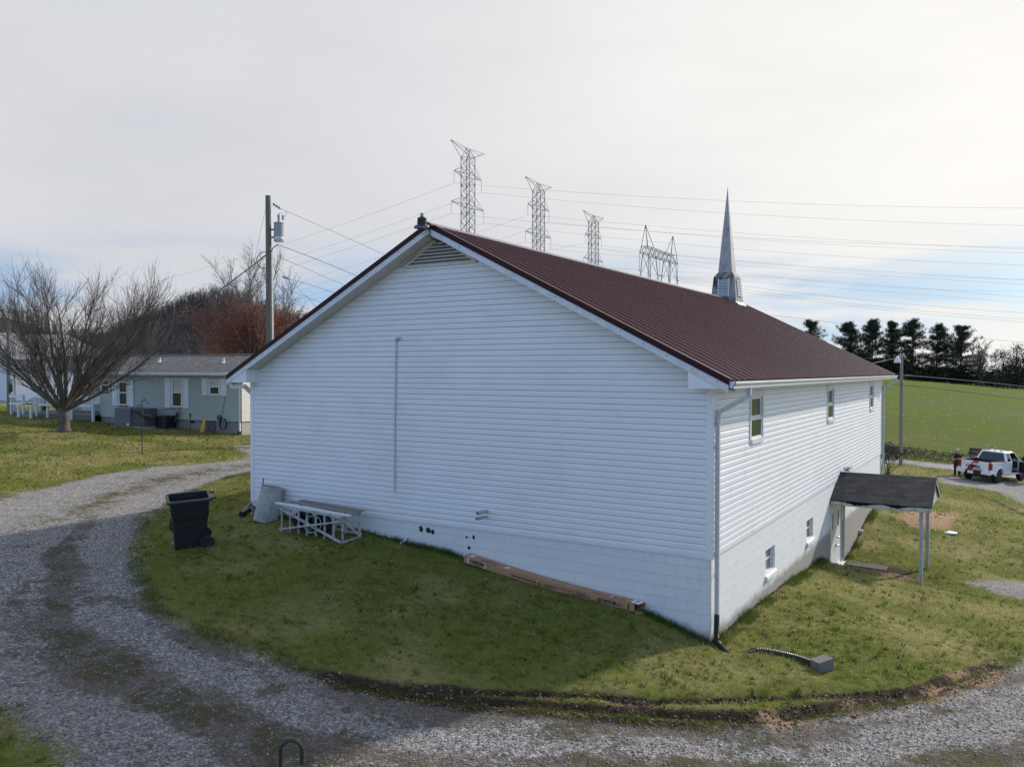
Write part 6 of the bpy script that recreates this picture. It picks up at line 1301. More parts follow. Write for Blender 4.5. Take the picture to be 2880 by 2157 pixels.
# bush at the back corner of the church and the little tree beyond it
p = (.15, 24.3); r = np.random.default_rng(5); zb_ = h1(*p); bush = thing('shrub', (*p, zb_), 'dark bare-stemmed shrub behind the far corner of the church', 'shrub')
q_ = dep(2494, 1290, 46); bush.location = (q_[0], q_[1], h1(q_[0], q_[1])); T = TreeGen(55); rr = random.Random(5); tw_ = []
for i in range(11):
    a_ = i*.6; d = Vector((math.cos(a_)*.45, math.sin(a_)*.45, 1)); pts, _ = T.limb(Vector((0, 0, -.1)), d, 1.7, .03, .01, 5, .0, .1, 4)
T.mesh('stems', MAT['twig'], bush); n = 420; c = r.normal(0, 1, (n, 3)); c /= np.linalg.norm(c, axis=1)[:, None]; c = c*np.array([.75, .75, .6])*r.random((n, 1))**.4+np.array([0, 0, 1.35]); d = r.normal(0, .1, (n, 3)); w = r.normal(0, .04, (n, 3)); V_ = np.stack([c-w, c+w, c+d], 1).reshape(-1, 3); q = npmesh('leaves', V_, np.arange(3*n).reshape(n, 3), MAT['wood2']); q.parent = bush
print('trees done')
# ---------------------------------------------------------------- poles, pylons, lines
up_ = dep(757.5, 1000, 34); zb_ = h1(up_[0], up_[1]); upole = thing('utility_pole', (up_[0], up_[1], zb_), 'tall wooden utility pole carrying a grey transformer behind the church', 'utility pole')
PZ = lambda v: CAM[2]+(1041-v)/CAMF*34
ux = lambda u: (u-757.5)/CAMF*34       # metres to the right of the pole axis
pa = Vector((up_[0], up_[1], 0))
def pp(right, v, fwd=0): return pa+cr_.normalized()*right+cf_.normalized()*fwd+Vector((0, 0, PZ(v)))
g = MB(); g.tube([Vector((up_[0], up_[1], zb_-.5)), pp(.0, 800), pp(-.03, 553.5)], [.155, .13, .108], 14); g.build('pole', MAT['polewood'], upole)
g = MB(); g.bar(pp(.115, 708), pp(.14, 985), .085, .06); g.build('cable_guard', MAT['galv'], upole)
tk = pp(ux(786), 0, -.02); g = MB(); zt_, zb2 = PZ(628), PZ(682); g.lathe(Vector((tk.x, tk.y, zb2)), [(.19, 0), (.205, .03), (.205, zt_-zb2-.06), (.215, zt_-zb2-.055), (.215, zt_-zb2-.02), (.15, zt_-zb2), (.0, zt_-zb2+.01)], 22); tf = g.build('transformer', MAT['tank'], upole, smooth=False)
for v in (648, 670): g = MB(); g.bar(pp(.08, v), pp(ux(775), v), .10, .06); g.build('bracket', MAT['steel'], tf)
for u, v0_, v1_ in ((786, 627, 606), (798, 622, 610)):
    g = MB(); b_ = pp(ux(u), v0_, -.05); hgt_ = PZ(v1_)-PZ(v0_); g.lathe(b_, [(.03, 0), (.055, .04), (.04, .07), (.055, .11), (.04, .14), (.06, .18), (.05, hgt_), (.0, hgt_)], 12); g.build('bushing', MAT['porcelain'], tf)
g = MB(); g.lathe(pp(ux(788), 682, -.12), [(.11, -.03), (.20, .10), (.19, .16), (.13, .17)], 18); lm = g.build('yard_light', MAT['pole_lamp'], upole); g = MB(); g.tube([pp(.05, 676, -.02), pp(.2, 668, -.06), pp(ux(787), 664, -.12)], .022, 6); g.build('lamp_arm', MAT['galv'], lm)
g = MB(); g.tube([pp(ux(786), 606, -.05), pp(ux(789), 601, -.05), pp(ux(796), 603, -.05), pp(ux(798), 611, -.05)], .008, 4); g.tube([pp(ux(799), 612, -.05), pp(ux(804), 612), pp(ux(807), 601), pp(ux(805), 596)], .008, 4); g.build('jumper', MAT['cable'], tf)
pts = [pp(ux(752)+math.cos(a_)*.32-.08, 735-math.sin(a_)*23, -.1) for a_ in np.linspace(R(60), R(300), 16)]; g = MB(); g.tube(pts, .018, 5); g.build('cable_loop', MAT['cable'], upole)
pts = [pp(ux(u), v, -.1) for u, v in ((766, 710), (771, 700), (779, 694), (788, 690))]; g = MB(); g.tube(pts, .02, 5); g.build('cable_drop', MAT['cable'], upole)
def strain(u0, v0, u1, v1, par, d1=34.2):
    a_, b_ = Vector(dep(u0, v0, 34)), Vector(dep(u1, v1, d1)); g = MB()
    for k_ in range(3): c_ = a_.lerp(b_, .25+.25*k_); g.lathe(c_, [(.02, -.06), (.055, -.03), (.06, .02), (.03, .06)], 10, axis=(b_-a_)); 
    g.tube([a_, b_], .012, 5); return g.build('strain_insulator', MAT['porcelain'], par)
strain(764, 571, 792, 589, upole); strain(792, 777, 816, 785, upole)
# pylons
def pylon(u0, vtop, D, S_, seed_label, tipw=5.3):
    """lattice tower seen across its arms; S_ = photo pixels per metre there"""
    p = dep(u0, 1041, D); zb_ = h1(p[0], p[1]); ztop = CAM[2]+(1041-vtop)/CAMF*D; o = thing('pylon', (p[0], p[1], zb_), seed_label, 'pylon', 'lattice pylons behind the church')
    a = Vector((.51, .86, 0)); a = (cr_.normalized()*a.x+cf_.normalized()*a.y).normalized(); b = Vector((-a.y, a.x, 0)); c0 = Vector((p[0], p[1], 0))
    P = lambda x_, y_, z_: c0+a*x_+b*y_+Vector((0, 0, z_))
    g = MB(); w = 1.85; zc = ztop-4.0; th = .15; lv = []; z_ = zc
    while z_ > zb_+14: lv.append(z_); z_ -= 3.35
    lv.append(z_); W_ = lambda z_: w if z_ >= lv[-1] else w+(lv[-1]-z_)*.16
    lv2 = lv+[lv[-1]-6, zb_-.5]; cor = [(-1, -1), (1, -1), (1, 1), (-1, 1)]
    for i in range(len(lv2)-1):
        z0_, z1_ = lv2[i], lv2[i+1]
        for k_ in range(4):
            (xa_, ya_), (xb_, yb2) = cor[k_], cor[(k_+1) % 4]; wa, wb_ = W_(z0_), W_(z1_)
            g.bar(P(xa_*wa, ya_*wa, z0_), P(xa_*wb_, ya_*wb_, z1_), th*1.5); g.bar(P(xa_*wa, ya_*wa, z0_), P(xb_*wb_, yb2*wb_, z1_), th*.8); g.bar(P(xb_*wa, yb2*wa, z0_), P(xa_*wb_, ya_*wb_, z1_), th*.8)
            if i % 3 == 0: g.bar(P(xa_*wa, ya_*wa, z0_), P(xb_*wa, yb2*wa, z0_), th*.8)
    for y_ in (-w, w):
        g.bar(P(-w, y_, zc), P(-w*.7, 0, ztop-.8), th*.8); g.bar(P(w, y_, zc), P(w*.7, 0, ztop-.8), th*.8); g.bar(P(-w, y_, zc), P(w*.7, 0, ztop-.8), th*.7); g.bar(P(w, y_, zc), P(-w*.7, 0, ztop-.8), th*.7)
    g.build('tower_body', MAT['steel'], o)
    g = MB()
    for s in (-1, 1):
        tp = P(s*tipw*1.12, 0, ztop)
        for y_ in (-w, w): g.bar(P(s*w, y_, zc), tp, th)
        g.bar(P(0, 0, ztop-.6), tp, th); g.bar(P(s*w*.7, 0, ztop-.8), P(s*tipw*.8, 0, ztop-1.2), th*.7)
        g.bar(tp, tp+Vector((0, 0, -.7)), th*.8)
    g.bar(P(-w*.7, 0, ztop-.7), P(w*.7, 0, ztop-.7), th); g.build('top_crossarm', MAT['steel'], o)
    tips = {}
    for nm, zz, xl_ in (('upper', ztop-10.5, tipw*.92), ('lower', ztop-21.7, tipw*1.10)):
        g = MB()
        for s in (-1, 1):
            tp = P(s*xl_, 0, zz); tips[(nm, s)] = tp
            for y_ in (-w, w): g.bar(P(s*w, y_, zz-.1), tp, th*1.1); g.bar(P(s*w, y_, zz+3.3), tp, th*.7)
            g.bar(P(s*(w+xl_)/2, -w/2, zz-.05), P(s*(w+xl_)/2, w/2, zz-.05), th*.7)
        for y_ in (-w, w): g.bar(P(-w, y_, zz-.1), P(w, y_, zz-.1), th)
        g.build('crossarm', MAT['steel'], o)
    ends = {}
    for k_, tp in tips.items():
        L_ = 4.5; g = MB(); g.tube([tp, tp+Vector((0, 0, -L_))], .04, 5)
        for q in range(12): g.lathe(tp+Vector((0, 0, -.5-q*.31)), [(.05, 0), (.13, .05), (.05, .12)], 7)
        g.build('insulator', MAT['porc_dark'], o); ends[k_] = tp+Vector((0, 0, -L_))
    return ends
MAT['porc_dark'] = mat('brown_insulators', (.10, .085, .08), .4)
E1 = pylon(1316, 417, 300, 0, 'nearest and tallest lattice pylon, rising left-most behind the roof ridge', 9.8)
E2 = pylon(1514, 514, 335, 0, 'middle lattice pylon of three alike, behind the roof ridge', 9.8)
E3 = pylon(1668, 604, 388, 0, 'third and smallest of the three upright lattice pylons behind the roof', 9.8)
# flat-topped portal tower
def hpylon():
    D = 270; p0_, p1_ = Vector(dep(1799, 709, 256)), Vector(dep(1906, 744, 286)); zz = (p0_.z+p1_.z)/2; p0_.z = p1_.z = zz; c = (p0_+p1_)/2; a = (p1_-p0_).normalized(); b = Vector((-a.y, a.x, 0)); Lh = (p1_-p0_).length/2; zb_ = h1(c.x, c.y)
    o = thing('pylon', (c.x, c.y, zb_), 'flat-topped portal pylon with two peaks, between the pylons and the steeple', 'pylon', 'lattice pylons behind the church')
    P = lambda x_, y_, z_: c+a*x_+b*y_+Vector((0, 0, z_)); th = .15; g = MB(); w = 1.0; h = 2.4; n = 14
    xs = [-Lh*.78+Lh*1.56*i/n for i in range(n+1)]
    for i in range(n):
        for y_ in (-w, w):
            g.bar(P(xs[i], y_, 0), P(xs[i+1], y_, 0), th); g.bar(P(xs[i], y_, h), P(xs[i+1], y_, h), th); g.bar(P(xs[i], y_, 0 if i % 2 else h), P(xs[i+1], y_, h if i % 2 else 0), th*.8)
        g.bar(P(xs[i], -w, 0), P(xs[i+1], w, 0), th*.7); g.bar(P(xs[i], -w, h), P(xs[i], w, h), th*.7)
    for s in (-1, 1):
        for y_ in (-w, w): g.bar(P(s*Lh*.78, y_, 0), P(s*Lh, 0, 0), th*1.1); g.bar(P(s*Lh*.78, y_, h), P(s*Lh, 0, .1), th*.9)
    g.build('crossbeam', MAT['steel'], o); pk = 9.2
    for s in (-1, 1):
        g = MB(); tp = P(s*Lh*.72, 0, h+pk-2.4)
        for q in (.45, .78):
            for y_ in (-w, w): g.bar(P(s*Lh*q, y_, h), tp, th*.9)
        g.bar(tp, tp+Vector((0, 0, -1.2)), .35); g.build('earthwire_peak', MAT['steel'], o)
        g = MB(); bt = zb_-zz-.5
        for y_ in (-w, w):
            for x0_, x1_ in ((.72, .95), (.36, .02)):
                g.bar(P(s*Lh*x0_, y_, 0), P(s*Lh*(x0_+(x1_-x0_)*.9), y_*2.2, -26), th*1.3); g.bar(P(s*Lh*(x0_+(x1_-x0_)*.9), y_*2.2, -26), P(s*Lh*x1_, y_*3.2, bt), th*1.3)
            for k_ in range(4):
                t0_, t1_ = k_*6.5, (k_+1)*6.5; f_ = lambda x0_, x1_, t: s*Lh*(x0_+(x1_-x0_)*.9*t/26)
                g.bar(P(f_(.72, .95, t0_), y_*(1+t0_/22), -t0_), P(f_(.36, .02, t1_), y_*(1+t1_/22), -t1_), th*.7); g.bar(P(f_(.36, .02, t0_), y_*(1+t0_/22), -t0_), P(f_(.72, .95, t1_), y_*(1+t1_/22), -t1_), th*.7)
        g.build('leg_frame', MAT['steel'], o)
    for x_ in (-Lh, 0, Lh):
        g = MB(); tp = P(x_, 0, 0); L_ = 5.8; g.tube([tp, tp-Vector((0, 0, L_))], .045, 5)
        for q in range(15): g.lathe(tp-Vector((0, 0, .6+q*.34)), [(.05, 0), (.14, .05), (.05, .12)], 7)
        g.bar(tp-a*0-b*.5-Vector((0, 0, L_)), tp+b*.5-Vector((0, 0, L_)), .1, .2); g.build('insulator', MAT['porc_dark'], o)
hpylon()
# ---------------------------------------------------------------- lines
def line(p0_, mid, end, r, label, m='wire', grp='power lines strung behind the church', name='power_line', n=28, par=None):
    """p0_, end = (u,v,depth) or a point; mid = (u,v) the wire passes: a straight plan run with a parabolic sag through it"""
    A_ = Vector(p0_) if isinstance(p0_, Vector) else Vector(dep(*p0_)); B_ = Vector(end) if isinstance(end, Vector) else Vector(dep(*end)); s_ = 0
    if mid:
        best = None
        for i in range(1, 60):
            t = i/60; P_ = A_.lerp(B_, t); d = np.array(P_)-CAM; u = 1440+CAMF*(d@CR)/(d@CF)
            if best is None or abs(u-mid[0]) < best[0]: best = (abs(u-mid[0]), t, d@CF, P_.z)
        _, t, dd, pz = best; zt_ = dep(mid[0], mid[1], dd)[2]; s_ = (pz-zt_)/(4*t*(1-t))
    pts = [A_.lerp(B_, i/n)-Vector((0, 0, 4*s_*(i/n)*(1-i/n))) for i in range(n+1)]
    g = MB(); g.tube(pts, r, 4); o = g.build(name, MAT[m]); return tag(o, label, 'power line', grp) if par is None else o
R1 = .034
nm = {('upper', -1): 'upper left', ('upper', 1): 'upper right', ('lower', -1): 'lower left', ('lower', 1): 'lower right'}
RIGHT = [(E1, ('upper', -1), (1960, 561), (3000, 586, 285)), (E1, ('upper', 1), (1960, 594), (3000, 637, 285)), (E1, ('lower', -1), (1960, 660), (3000, 697, 285)), (E1, ('lower', 1), (1960, 691), (3000, 750, 285)),
         (E2, ('upper', -1), (1960, 646), (3000, 706, 315)), (E2, ('upper', 1), (1960, 662), (3000, 715, 315)), (E2, ('lower', -1), (1960, 724), (3000, 794, 315)), (E2, ('lower', 1), (1960, 737), (3000, 806, 315)),
         (E3, ('upper', -1), (1960, 722), (3000, 790, 360)), (E3, ('upper', 1), (1960, 748), (3000, 818, 360)), (E3, ('lower', -1), (1960, 768), (3000, 848, 360)), (E3, ('lower', 1), (1960, 782), (3000, 862, 360))]
WH = {id(E1): 'tallest', id(E2): 'middle', id(E3): 'third'}
for E_, k_, md, en in RIGHT:
    line(E_[k_], md, en, R1, f'grey line running right from the {nm[k_]} insulator of the {WH[id(E_)]} pylon')
for (u, v), (u2, v2), i, lb in (((1802, 765), (2880, 880), 0, 'left'), ((1855, 777), (2880, 898), 1, 'middle'), ((1904, 791), (2880, 906), 2, 'right')):
    line((u, v, 262+12*i), ((u+u2)/2, (v+v2)/2+13), (u2+120, v2+7, 270), R1, f'dark line running right from the {lb} insulator of the portal pylon')
LEFT = [(E1, ('upper', -1), (791, 689), (380, 806, 420)), (E1, ('upper', 1), (773, 743), (400, 848, 430)), (E1, ('lower', -1), (772, 765), (380, 872, 420)), (E1, ('lower', 1), (797, 806), (420, 905, 430)),
        (E2, ('upper', -1), (1027, 759), (560, 895, 470)), (E2, ('lower', -1), (951, 810), (560, 920, 470)), (E2, ('upper', 1), (929, 829), (640, 905, 480)), (E3, ('upper', -1), (884, 861), (640, 930, 520))]
for E_, k_, md, en in LEFT:
    line(E_[k_], md, en, R1, f'grey line running down left from the {nm[k_]} insulator of the {WH[id(E_)]} pylon')
SL = 'lines at the utility pole'
line((792, 589, 34.2), (930, 648), (1330, 842, 52), .009, 'thin line from the top of the utility pole down behind the roof', 'cable', SL)
line((788, 691, 34), (900, 733), (1200, 875, 50), .014, 'twisted pair of lines from below the transformer down behind the roof', 'cable', SL)
line((777, 719, 34), (880, 763), (1150, 880, 50), .009, 'thin line leaving the utility pole level with the cable loop', 'cable', SL)
line((816, 785, 34.2), (870, 801), (1150, 905, 50), .010, 'line with small insulators low on the utility pole', 'cable', SL)
line((764, 796, 34), (860, 835), (1100, 930, 50), .009, 'lowest thin line leaving the utility pole behind the roof', 'cable', SL)
line((771, 742, 34), (830, 803), (960, 935, 40), .006, 'thin guy wire slanting right from the utility pole', 'cable', SL)
line((747, 586, 34), None, (690, 850, 44), .006, 'steep thin guy wire left of the utility pole', 'cable', SL)
line((750, 716, 34), (620, 813), (440, 926, 60), .026, 'thick black cable sagging left from the utility pole towards the mobile home', 'cable', SL)
SR = 'lines by the street lamp pole'
ROADP = hit(2533, 1309)
line((2488, 1078, 41), (2680, 1098), (3000, 1140, 60), .016, 'black cable across the green field from the church eave', 'cable', SR)
line((2536, 1055, 55), (2700, 1068), (3000, 1102, 60), .017, 'pale cable along the top edge of the field from the lamp pole', 'galv', SR)
line((2440, 1025, 43), None, (2524, 1006, 55), .008, 'short wire from the roof to the street lamp', 'galv', SR)
line((2170, 886, 70), (2500, 925), (3000, 974, 70), .011, 'thin line crossing in front of the pine tops', 'cable', SR)
# street lamp pole
dl = (ROADP-CAM)@CF; lp = thing('street_lamp', ROADP, 'grey wooden pole with a white lamp at the roadside beyond the church', 'street lamp')
zt_ = dep(2533, 1000, dl)[2]; b_ = Vector(ROADP); g = MB(); g.tube([b_-Vector((0, 0, .4)), b_+Vector((0, 0, 3)), Vector((b_.x, b_.y, zt_))], [.115, .105, .09], 12); g.build('pole', MAT['polegrey'], lp)
c_ = Vector(dep(2524, 1018, dl-.5)); g = MB(); g.lathe(c_, [(.20, -.06), (.215, .0), (.165, .17), (.10, .21), (.09, .32), (.045, .36)], 18); hd_ = g.build('lamp_head', MAT['pole_lamp'], lp); g = MB(); g.bar(c_+Vector((0, 0, .3)), Vector((b_.x, b_.y, c_.z+.3)), .06, .06); g.build('lamp_arm', MAT['galv'], hd_)
# ---------------------------------------------------------------- pickup truck
tp = hit(2762, 1352, 20, 90); dt = (tp-CAM)@CF
yawh = YAW*-1+math.pi/2-R(54)          # heading 54 degrees right of the view axis (angle from +X)
fwd_ = Vector((math.cos(yawh), math.sin(yawh), 0)); lft = Vector((-fwd_.y, fwd_.x, 0)); C0 = Vector((tp[0], tp[1], 0))
zr = [h1(*(C0+fwd_*a_+lft*b_)[:2]) for a_, b_ in ((0, .8), (0, -.8), (3.25, .8), (3.25, -.8))]
fx = (fwd_+UP*((zr[2]+zr[3]-zr[0]-zr[1])/2/3.25)).normalized(); lx = (lft+UP*max(.055, (zr[0]-zr[1])/1.6)).normalized(); uz = fx.cross(lx).normalized(); lx = uz.cross(fx).normalized()
MM = Matrix((fx, lx, uz)).transposed(); zrear = (zr[0]+zr[1])/2
truck = thing('pickup_truck', (tp[0], tp[1], zrear+.0), 'white pickup truck with red tailgate stripe and its doors open on the gravel', 'pickup truck', rot=MM.to_euler())
WM = MAT['carpaint']
def body_side(s):
    arch = lambda cx_, r_: [(cx_+math.cos(a_)*r_, .40+math.sin(a_)*r_) for a_ in np.linspace(math.pi*.97, math.pi*.03, 12)]
    low = [(-1.08, .62)]+[(-.50, .52)]+arch(0, .50)+[(.62, .48), (2.66, .48)]+arch(3.24, .50)+[(3.85, .55), (4.15, .62)]
    top = [(4.2, .85), (4.1, 1.12), (3.0, 1.24), (2.75, 1.25), (1.0, 1.22), (1.0, 1.24), (-1.05, 1.24), (-1.12, 1.15)]
    ins = [(x_, z_) for x_, z_ in low+top]; return ins
for s in (-1, 1):
    pts = body_side(s); g = MB()
    # bed side (whole side panel up to the cab), door opening left out on both sides
    seg = [p for p in pts]
    bed = [(-1.08, .62), (-.50, .52)]+[(math.cos(a_)*.5, .40+math.sin(a_)*.5) for a_ in np.linspace(math.pi*.97, math.pi*.03, 12)]+[(.62, .48), (1.62, .48), (1.62, 1.23), (-1.05, 1.25), (-1.12, 1.15)]
    frt = [(2.72, .48)]+[(3.24+math.cos(a_)*.5, .40+math.sin(a_)*.5) for a_ in np.linspace(math.pi*.97, math.pi*.03, 12)]+[(3.85, .55), (4.15, .62), (4.2, .85), (4.1, 1.12), (3.0, 1.24), (2.72, 1.25)]
    for poly in (bed, frt): g.prism([(x_, s*.94, z_) for x_, z_ in poly], (0, -s*.09, 0))
    g.box((1.6, s*.94, .46), (2.74, s*.80, .56)); g.build('body_side', WM, truck, local=True, bevel=.02)
    for cx_ in (0, 3.24):    # flared arches
        g = MB(); g.tube([(cx_+math.cos(a_)*.53, s*.945, .40+math.sin(a_)*.53) for a_ in np.linspace(math.pi*.97, math.pi*.03, 14)], .045, 6); g.build('wheel_arch', MAT['dark'] if False else WM, truck, local=True)
        w = MB(); w.lathe((cx_, s*.80, .40), [(.26, -.13), (.37, -.13), (.40, -.09), (.40, .09), (.37, .13), (.26, .13)], 26, axis=(0, s, 0)); wo_ = w.build('wheel', MAT['rubber'], truck, local=True)
        w = MB(); w.lathe((cx_, s*.90, .40), [(.27, -.02), (.27, .02), (.24, .02), (.22, -.01), (.06, -.01), (.05, .03), (.0, .03)], 22, axis=(0, s, 0))
        for q in range(6): a_ = q*math.pi/3; w.bar((cx_+math.cos(a_)*.05, s*.905, .40+math.sin(a_)*.05), (cx_+math.cos(a_)*.25, s*.905, .40+math.sin(a_)*.25), .06, .03, up=(0, 1, 0))
        w.build('rim', MAT['chrome'], wo_, local=True)
g = MB(); g.box((-1.0, -.85, .55), (1.05, .85, .72)); g.box((.98, -.86, .72), (1.05, .86, 1.22)); g.box((1.0, -.86, .42), (4.0, .86, .60)); g.box((-.9, -.45, .36), (3.8, .45, .56)); g.build('chassis', MAT['dark'], truck, local=True)
g = MB(); g.box((-1.0, -.845, .72), (.975, -.80, 1.27)); g.box((-1.0, .80, .72), (.975, .845, 1.27)); g.box((-1.0, -.80, .72), (.975, .80, .76)); g.box((.93, -.80, .76), (.975, .80, 1.24)); g.box((-1.04, -.93, 1.252), (1.0, -.80, 1.275)); g.box((-1.04, .80, 1.252), (1.0, .93, 1.275)); g.build('bed_liner', MAT['dark'], truck, local=True)
g = MB(); g.tube([(0, -.8, .40), (0, .8, .40)], .06, 8); g.lathe((0, 0, .40), [(.05, -.16), (.16, -.08), (.16, .08), (.05, .16)], 12, axis=(0, 1, 0)); g.build('rear_axle', MAT['dark'], truck, local=True)
g = MB(); g.hexa([(2.75, -.86, .62), (4.15, -.84, .62), (4.15, .84, .62), (2.75, .86, .62)], [(2.72, -.86, 1.22), (4.05, -.78, 1.10), (4.05, .78, 1.10), (2.72, .86, 1.22)]); g.build('bonnet', WM, truck, local=True, bevel=.04)
g = MB(); g.box((-1.12, -.80, .70), (-1.05, .80, 1.25)); tg = g.build('tailgate', WM, truck, local=True, bevel=.015)
g = MB(); g.box((-1.128, -.12, 1.03), (-1.12, .12, 1.12)); g.build('tailgate_handle', MAT['trim'], tg, local=True)
g = MB(); xq = -1.1225; g.prism([(xq, .12, .70), (xq, .44, .70), (xq, .08, 1.25), (xq, -.24, 1.25)], (-.003, 0, 0)); g.build('stripe', MAT['decal'], tg, local=True)
g = MB(); g.prism([(xq-.001, .02, 1.0), (xq-.001, -.09, 1.0), (xq-.001, -.13, 1.07), (xq-.001, .0, 1.07)], (-.003, 0, 0)); g.build('emblem', MAT['ink'], tg, local=True)
txt('OMNIA', .25, MAT['ink'], Vector((xq-.001, .50, .84)), (0, -1, 0), (0, 0, 1), tg, 'lettering', bold=.009, local=True, lift=.004)
txt('ROOFING', .105, MAT['decal'], Vector((xq-.001, .02, .725)), (0, -1, 0), (0, 0, 1), tg, 'lettering', bold=.002, local=True, lift=.004)
txt('4x4', .08, mat('grey_badge', (.35, .35, .36), .5), Vector((xq-.001, .70, 1.05)), (0, -1, 0), (0, 0, 1), tg, 'lettering', local=True, lift=.003)
for s in (-1, 1):
    g = MB(); g.box((-1.14, s*.955, .82), (-.98, s*.775, 1.23)); tl = g.build('tail_light', MAT['red_plastic'], truck, local=True, bevel=.02)
    g = MB(); g.box((-1.137, s*.93, .86), (-1.13, s*.82, .96)); g.build('reverse_lens', MAT['paper'], tl, local=True)
    g = MB(); g.box((-1.30, s*.97, .52), (-1.08, s*.45, .70)); g.box((-1.25, s*.98, .56), (-.62, s*.93, .70)); g.build('bumper_corner', WM, truck, local=True, bevel=.035)
g = MB(); g.box((-1.29, -.46, .48), (-1.10, .46, .64)); g.box((-1.27, -.5, .64), (-1.08, .75, .69)); g.build('bumper_step', MAT['dark'], truck, local=True)
g = MB(); g.box((-1.305, -.02, .50), (-1.292, .30, .66)); g.build('licence_plate', MAT['paper'], truck, local=True)
g = MB(); g.box((-1.2, -.12, .36), (-.95, .12, .48)); g.build('tow_hitch', MAT['dark'], truck, local=True)
# cab shell: roof, pillars, glass
g = MB(); g.hexa([(1.18, -.66, 1.70), (2.45, -.64, 1.72), (2.45, .64, 1.72), (1.18, .66, 1.70)], [(1.25, -.58, 1.775), (2.35, -.56, 1.79), (2.35, .56, 1.79), (1.25, .58, 1.775)]); g.build('cab_roof', WM, truck, local=True, bevel=.03)
for s in (-1, 1):
    g = MB()
    def pil(a_, b_, w_): g.bar(a_, b_, w_, .05)
    pil((1.02, s*.84, 1.22), (1.20, s*.65, 1.73), .14); pil((1.60, s*.89, 1.2), (1.62, s*.67, 1.73), .08); pil((2.95, s*.84, 1.22), (2.42, s*.64, 1.74), .07); pil((1.17, s*.665, 1.72), (2.45, s*.645, 1.73), .06); pil((1.02, s*.88, 1.21), (1.6, s*.9, 1.21), .06); pil((1.61, s*.9, .5), (1.61, s*.9, 1.22), .07)
    g.build('pillar', WM, truck, local=True)
    g = MB(); g.prism([(1.12, s*.84, 1.25), (1.57, s*.88, 1.25), (1.59, s*.69, 1.69), (1.24, s*.67, 1.69)], (0, -s*.01, 0)); g.build('quarter_glass', MAT['glass'], truck, local=True)
g = MB(); g.prism([(1.03, -.80, 1.23), (1.03, .80, 1.23), (1.18, .63, 1.70), (1.18, -.63, 1.70)], (.012, 0, 0)); g.build('rear_glass', MAT['glass'], truck, local=True)
g = MB(); g.prism([(2.96, -.80, 1.24), (2.96, .80, 1.24), (2.44, .62, 1.71), (2.44, -.62, 1.71)], (.012, 0, 0)); g.build('windscreen', MAT['glass'], truck, local=True)
for yy in (-.40, .40):
    g = MB(); g.box((1.75, yy-.26, .62), (2.25, yy+.26, .85)); g.hexa([(1.62, yy-.24, .85), (1.80, yy-.24, .85), (1.80, yy+.24, .85), (1.62, yy+.24, .85)], [(1.50, yy-.2, 1.45), (1.60, yy-.2, 1.45), (1.60, yy+.2, 1.45), (1.50, yy+.2, 1.45)]); g.build('seat', MAT['cloth'], truck, local=True)
g = MB(); g.hexa([(2.45, -.80, .8), (2.9, -.80, .8), (2.9, .80, .8), (2.45, .80, .8)], [(2.55, -.78, 1.2), (2.9, -.78, 1.2), (2.9, .78, 1.2), (2.55, .78, 1.2)]); g.build('dashboard', MAT['cloth'], truck, local=True)
for s, ang in ((-1, 62), (1, 66)):       # front doors, hinged at their front edge and swung open
    hx, hy = 2.70, s*.92; a_ = R(ang); dx_, dy_ = -math.cos(a_), s*math.sin(a_); nx_, ny_ = -dy_, dx_
    DP = lambda t, o_, z_: (hx+dx_*t+nx_*o_*s, hy+dy_*t+ny_*o_*s, z_)
    g = MB(); q = [(0, .50), (1.08, .50), (1.10, 1.22), (0, 1.24)]; g.prism([DP(t, .04, z_) for t, z_ in q], Vector(DP(0, -.035, 0))-Vector(DP(0, .04, 0))); dr = g.build('door', WM, truck, local=True)
    g = MB(); q = [(.03, .53), (1.05, .53), (1.07, 1.2), (.03, 1.21)]; side_ = -1 if True else 1
    g.prism([DP(t, .042, z_) for t, z_ in q], Vector(DP(0, .066, 0))-Vector(DP(0, .042, 0)))
    g.build('door_lining', MAT['cloth'], dr, local=True)
    g = MB(); f_ = [(0, 1.23), (.42, 1.69), (1.02, 1.69), (1.09, 1.22)]
    for (t0_, z0_), (t1_, z1_) in zip(f_[:-1], f_[1:]): g.bar(DP(t0_, 0, z0_), DP(t1_, 0, z1_), .06, .05)
    g.build('window_frame', MAT['dark'], dr, local=True); g = MB(); g.prism([DP(t, .004, z_) for t, z_ in f_], Vector(DP(0, -.004, 0))-Vector(DP(0, .004, 0))); g.build('door_glass', mat('tinted_glass', (.04, .045, .045), .08, spec=.7), dr, local=True)
    g = MB(); g.box((2.62, s*.95, 1.18), (2.80, s*1.17, 1.36)); g.build('mirror', WM, truck, local=True, bevel=.03)
for yy in (-.35, .0, .35): g = MB(); g.bar((1.35, yy, 1.78), (1.35, yy, 1.85), .05, .05); g.build('roof_light', MAT['dark'], truck, local=True)
# ---------------------------------------------------------------- person at the tailgate
def skin(name, verts, edges, radii, m, parent, sub=1, root=0):
    me = bpy.data.meshes.new(name); me.from_pydata(verts, edges, []); o = bpy.data.objects.new(name, me); COL.objects.link(o)
    md = o.modifiers.new('skin', 'SKIN'); md.branch_smoothing = .3
    for i, r_ in enumerate(radii): me.skin_vertices[0].data[i].radius = (r_, r_) if not isinstance(r_, tuple) else r_
    me.skin_vertices[0].data[root].use_root = True
    sd = o.modifiers.new('sub', 'SUBSURF'); sd.levels = sub; sd.render_levels = sub
    bpy.context.view_layer.update(); dg = bpy.context.evaluated_depsgraph_get(); m2 = bpy.data.meshes.new_from_object(o.evaluated_get(dg)); bpy.data.objects.remove(o)
    m2.materials.clear(); m2.materials.append(m); m2.name = name; m2.polygons.foreach_set('use_smooth', [True]*len(m2.polygons)); q = bpy.data.objects.new(name, m2); COL.objects.link(q); q.parent = parent; return q
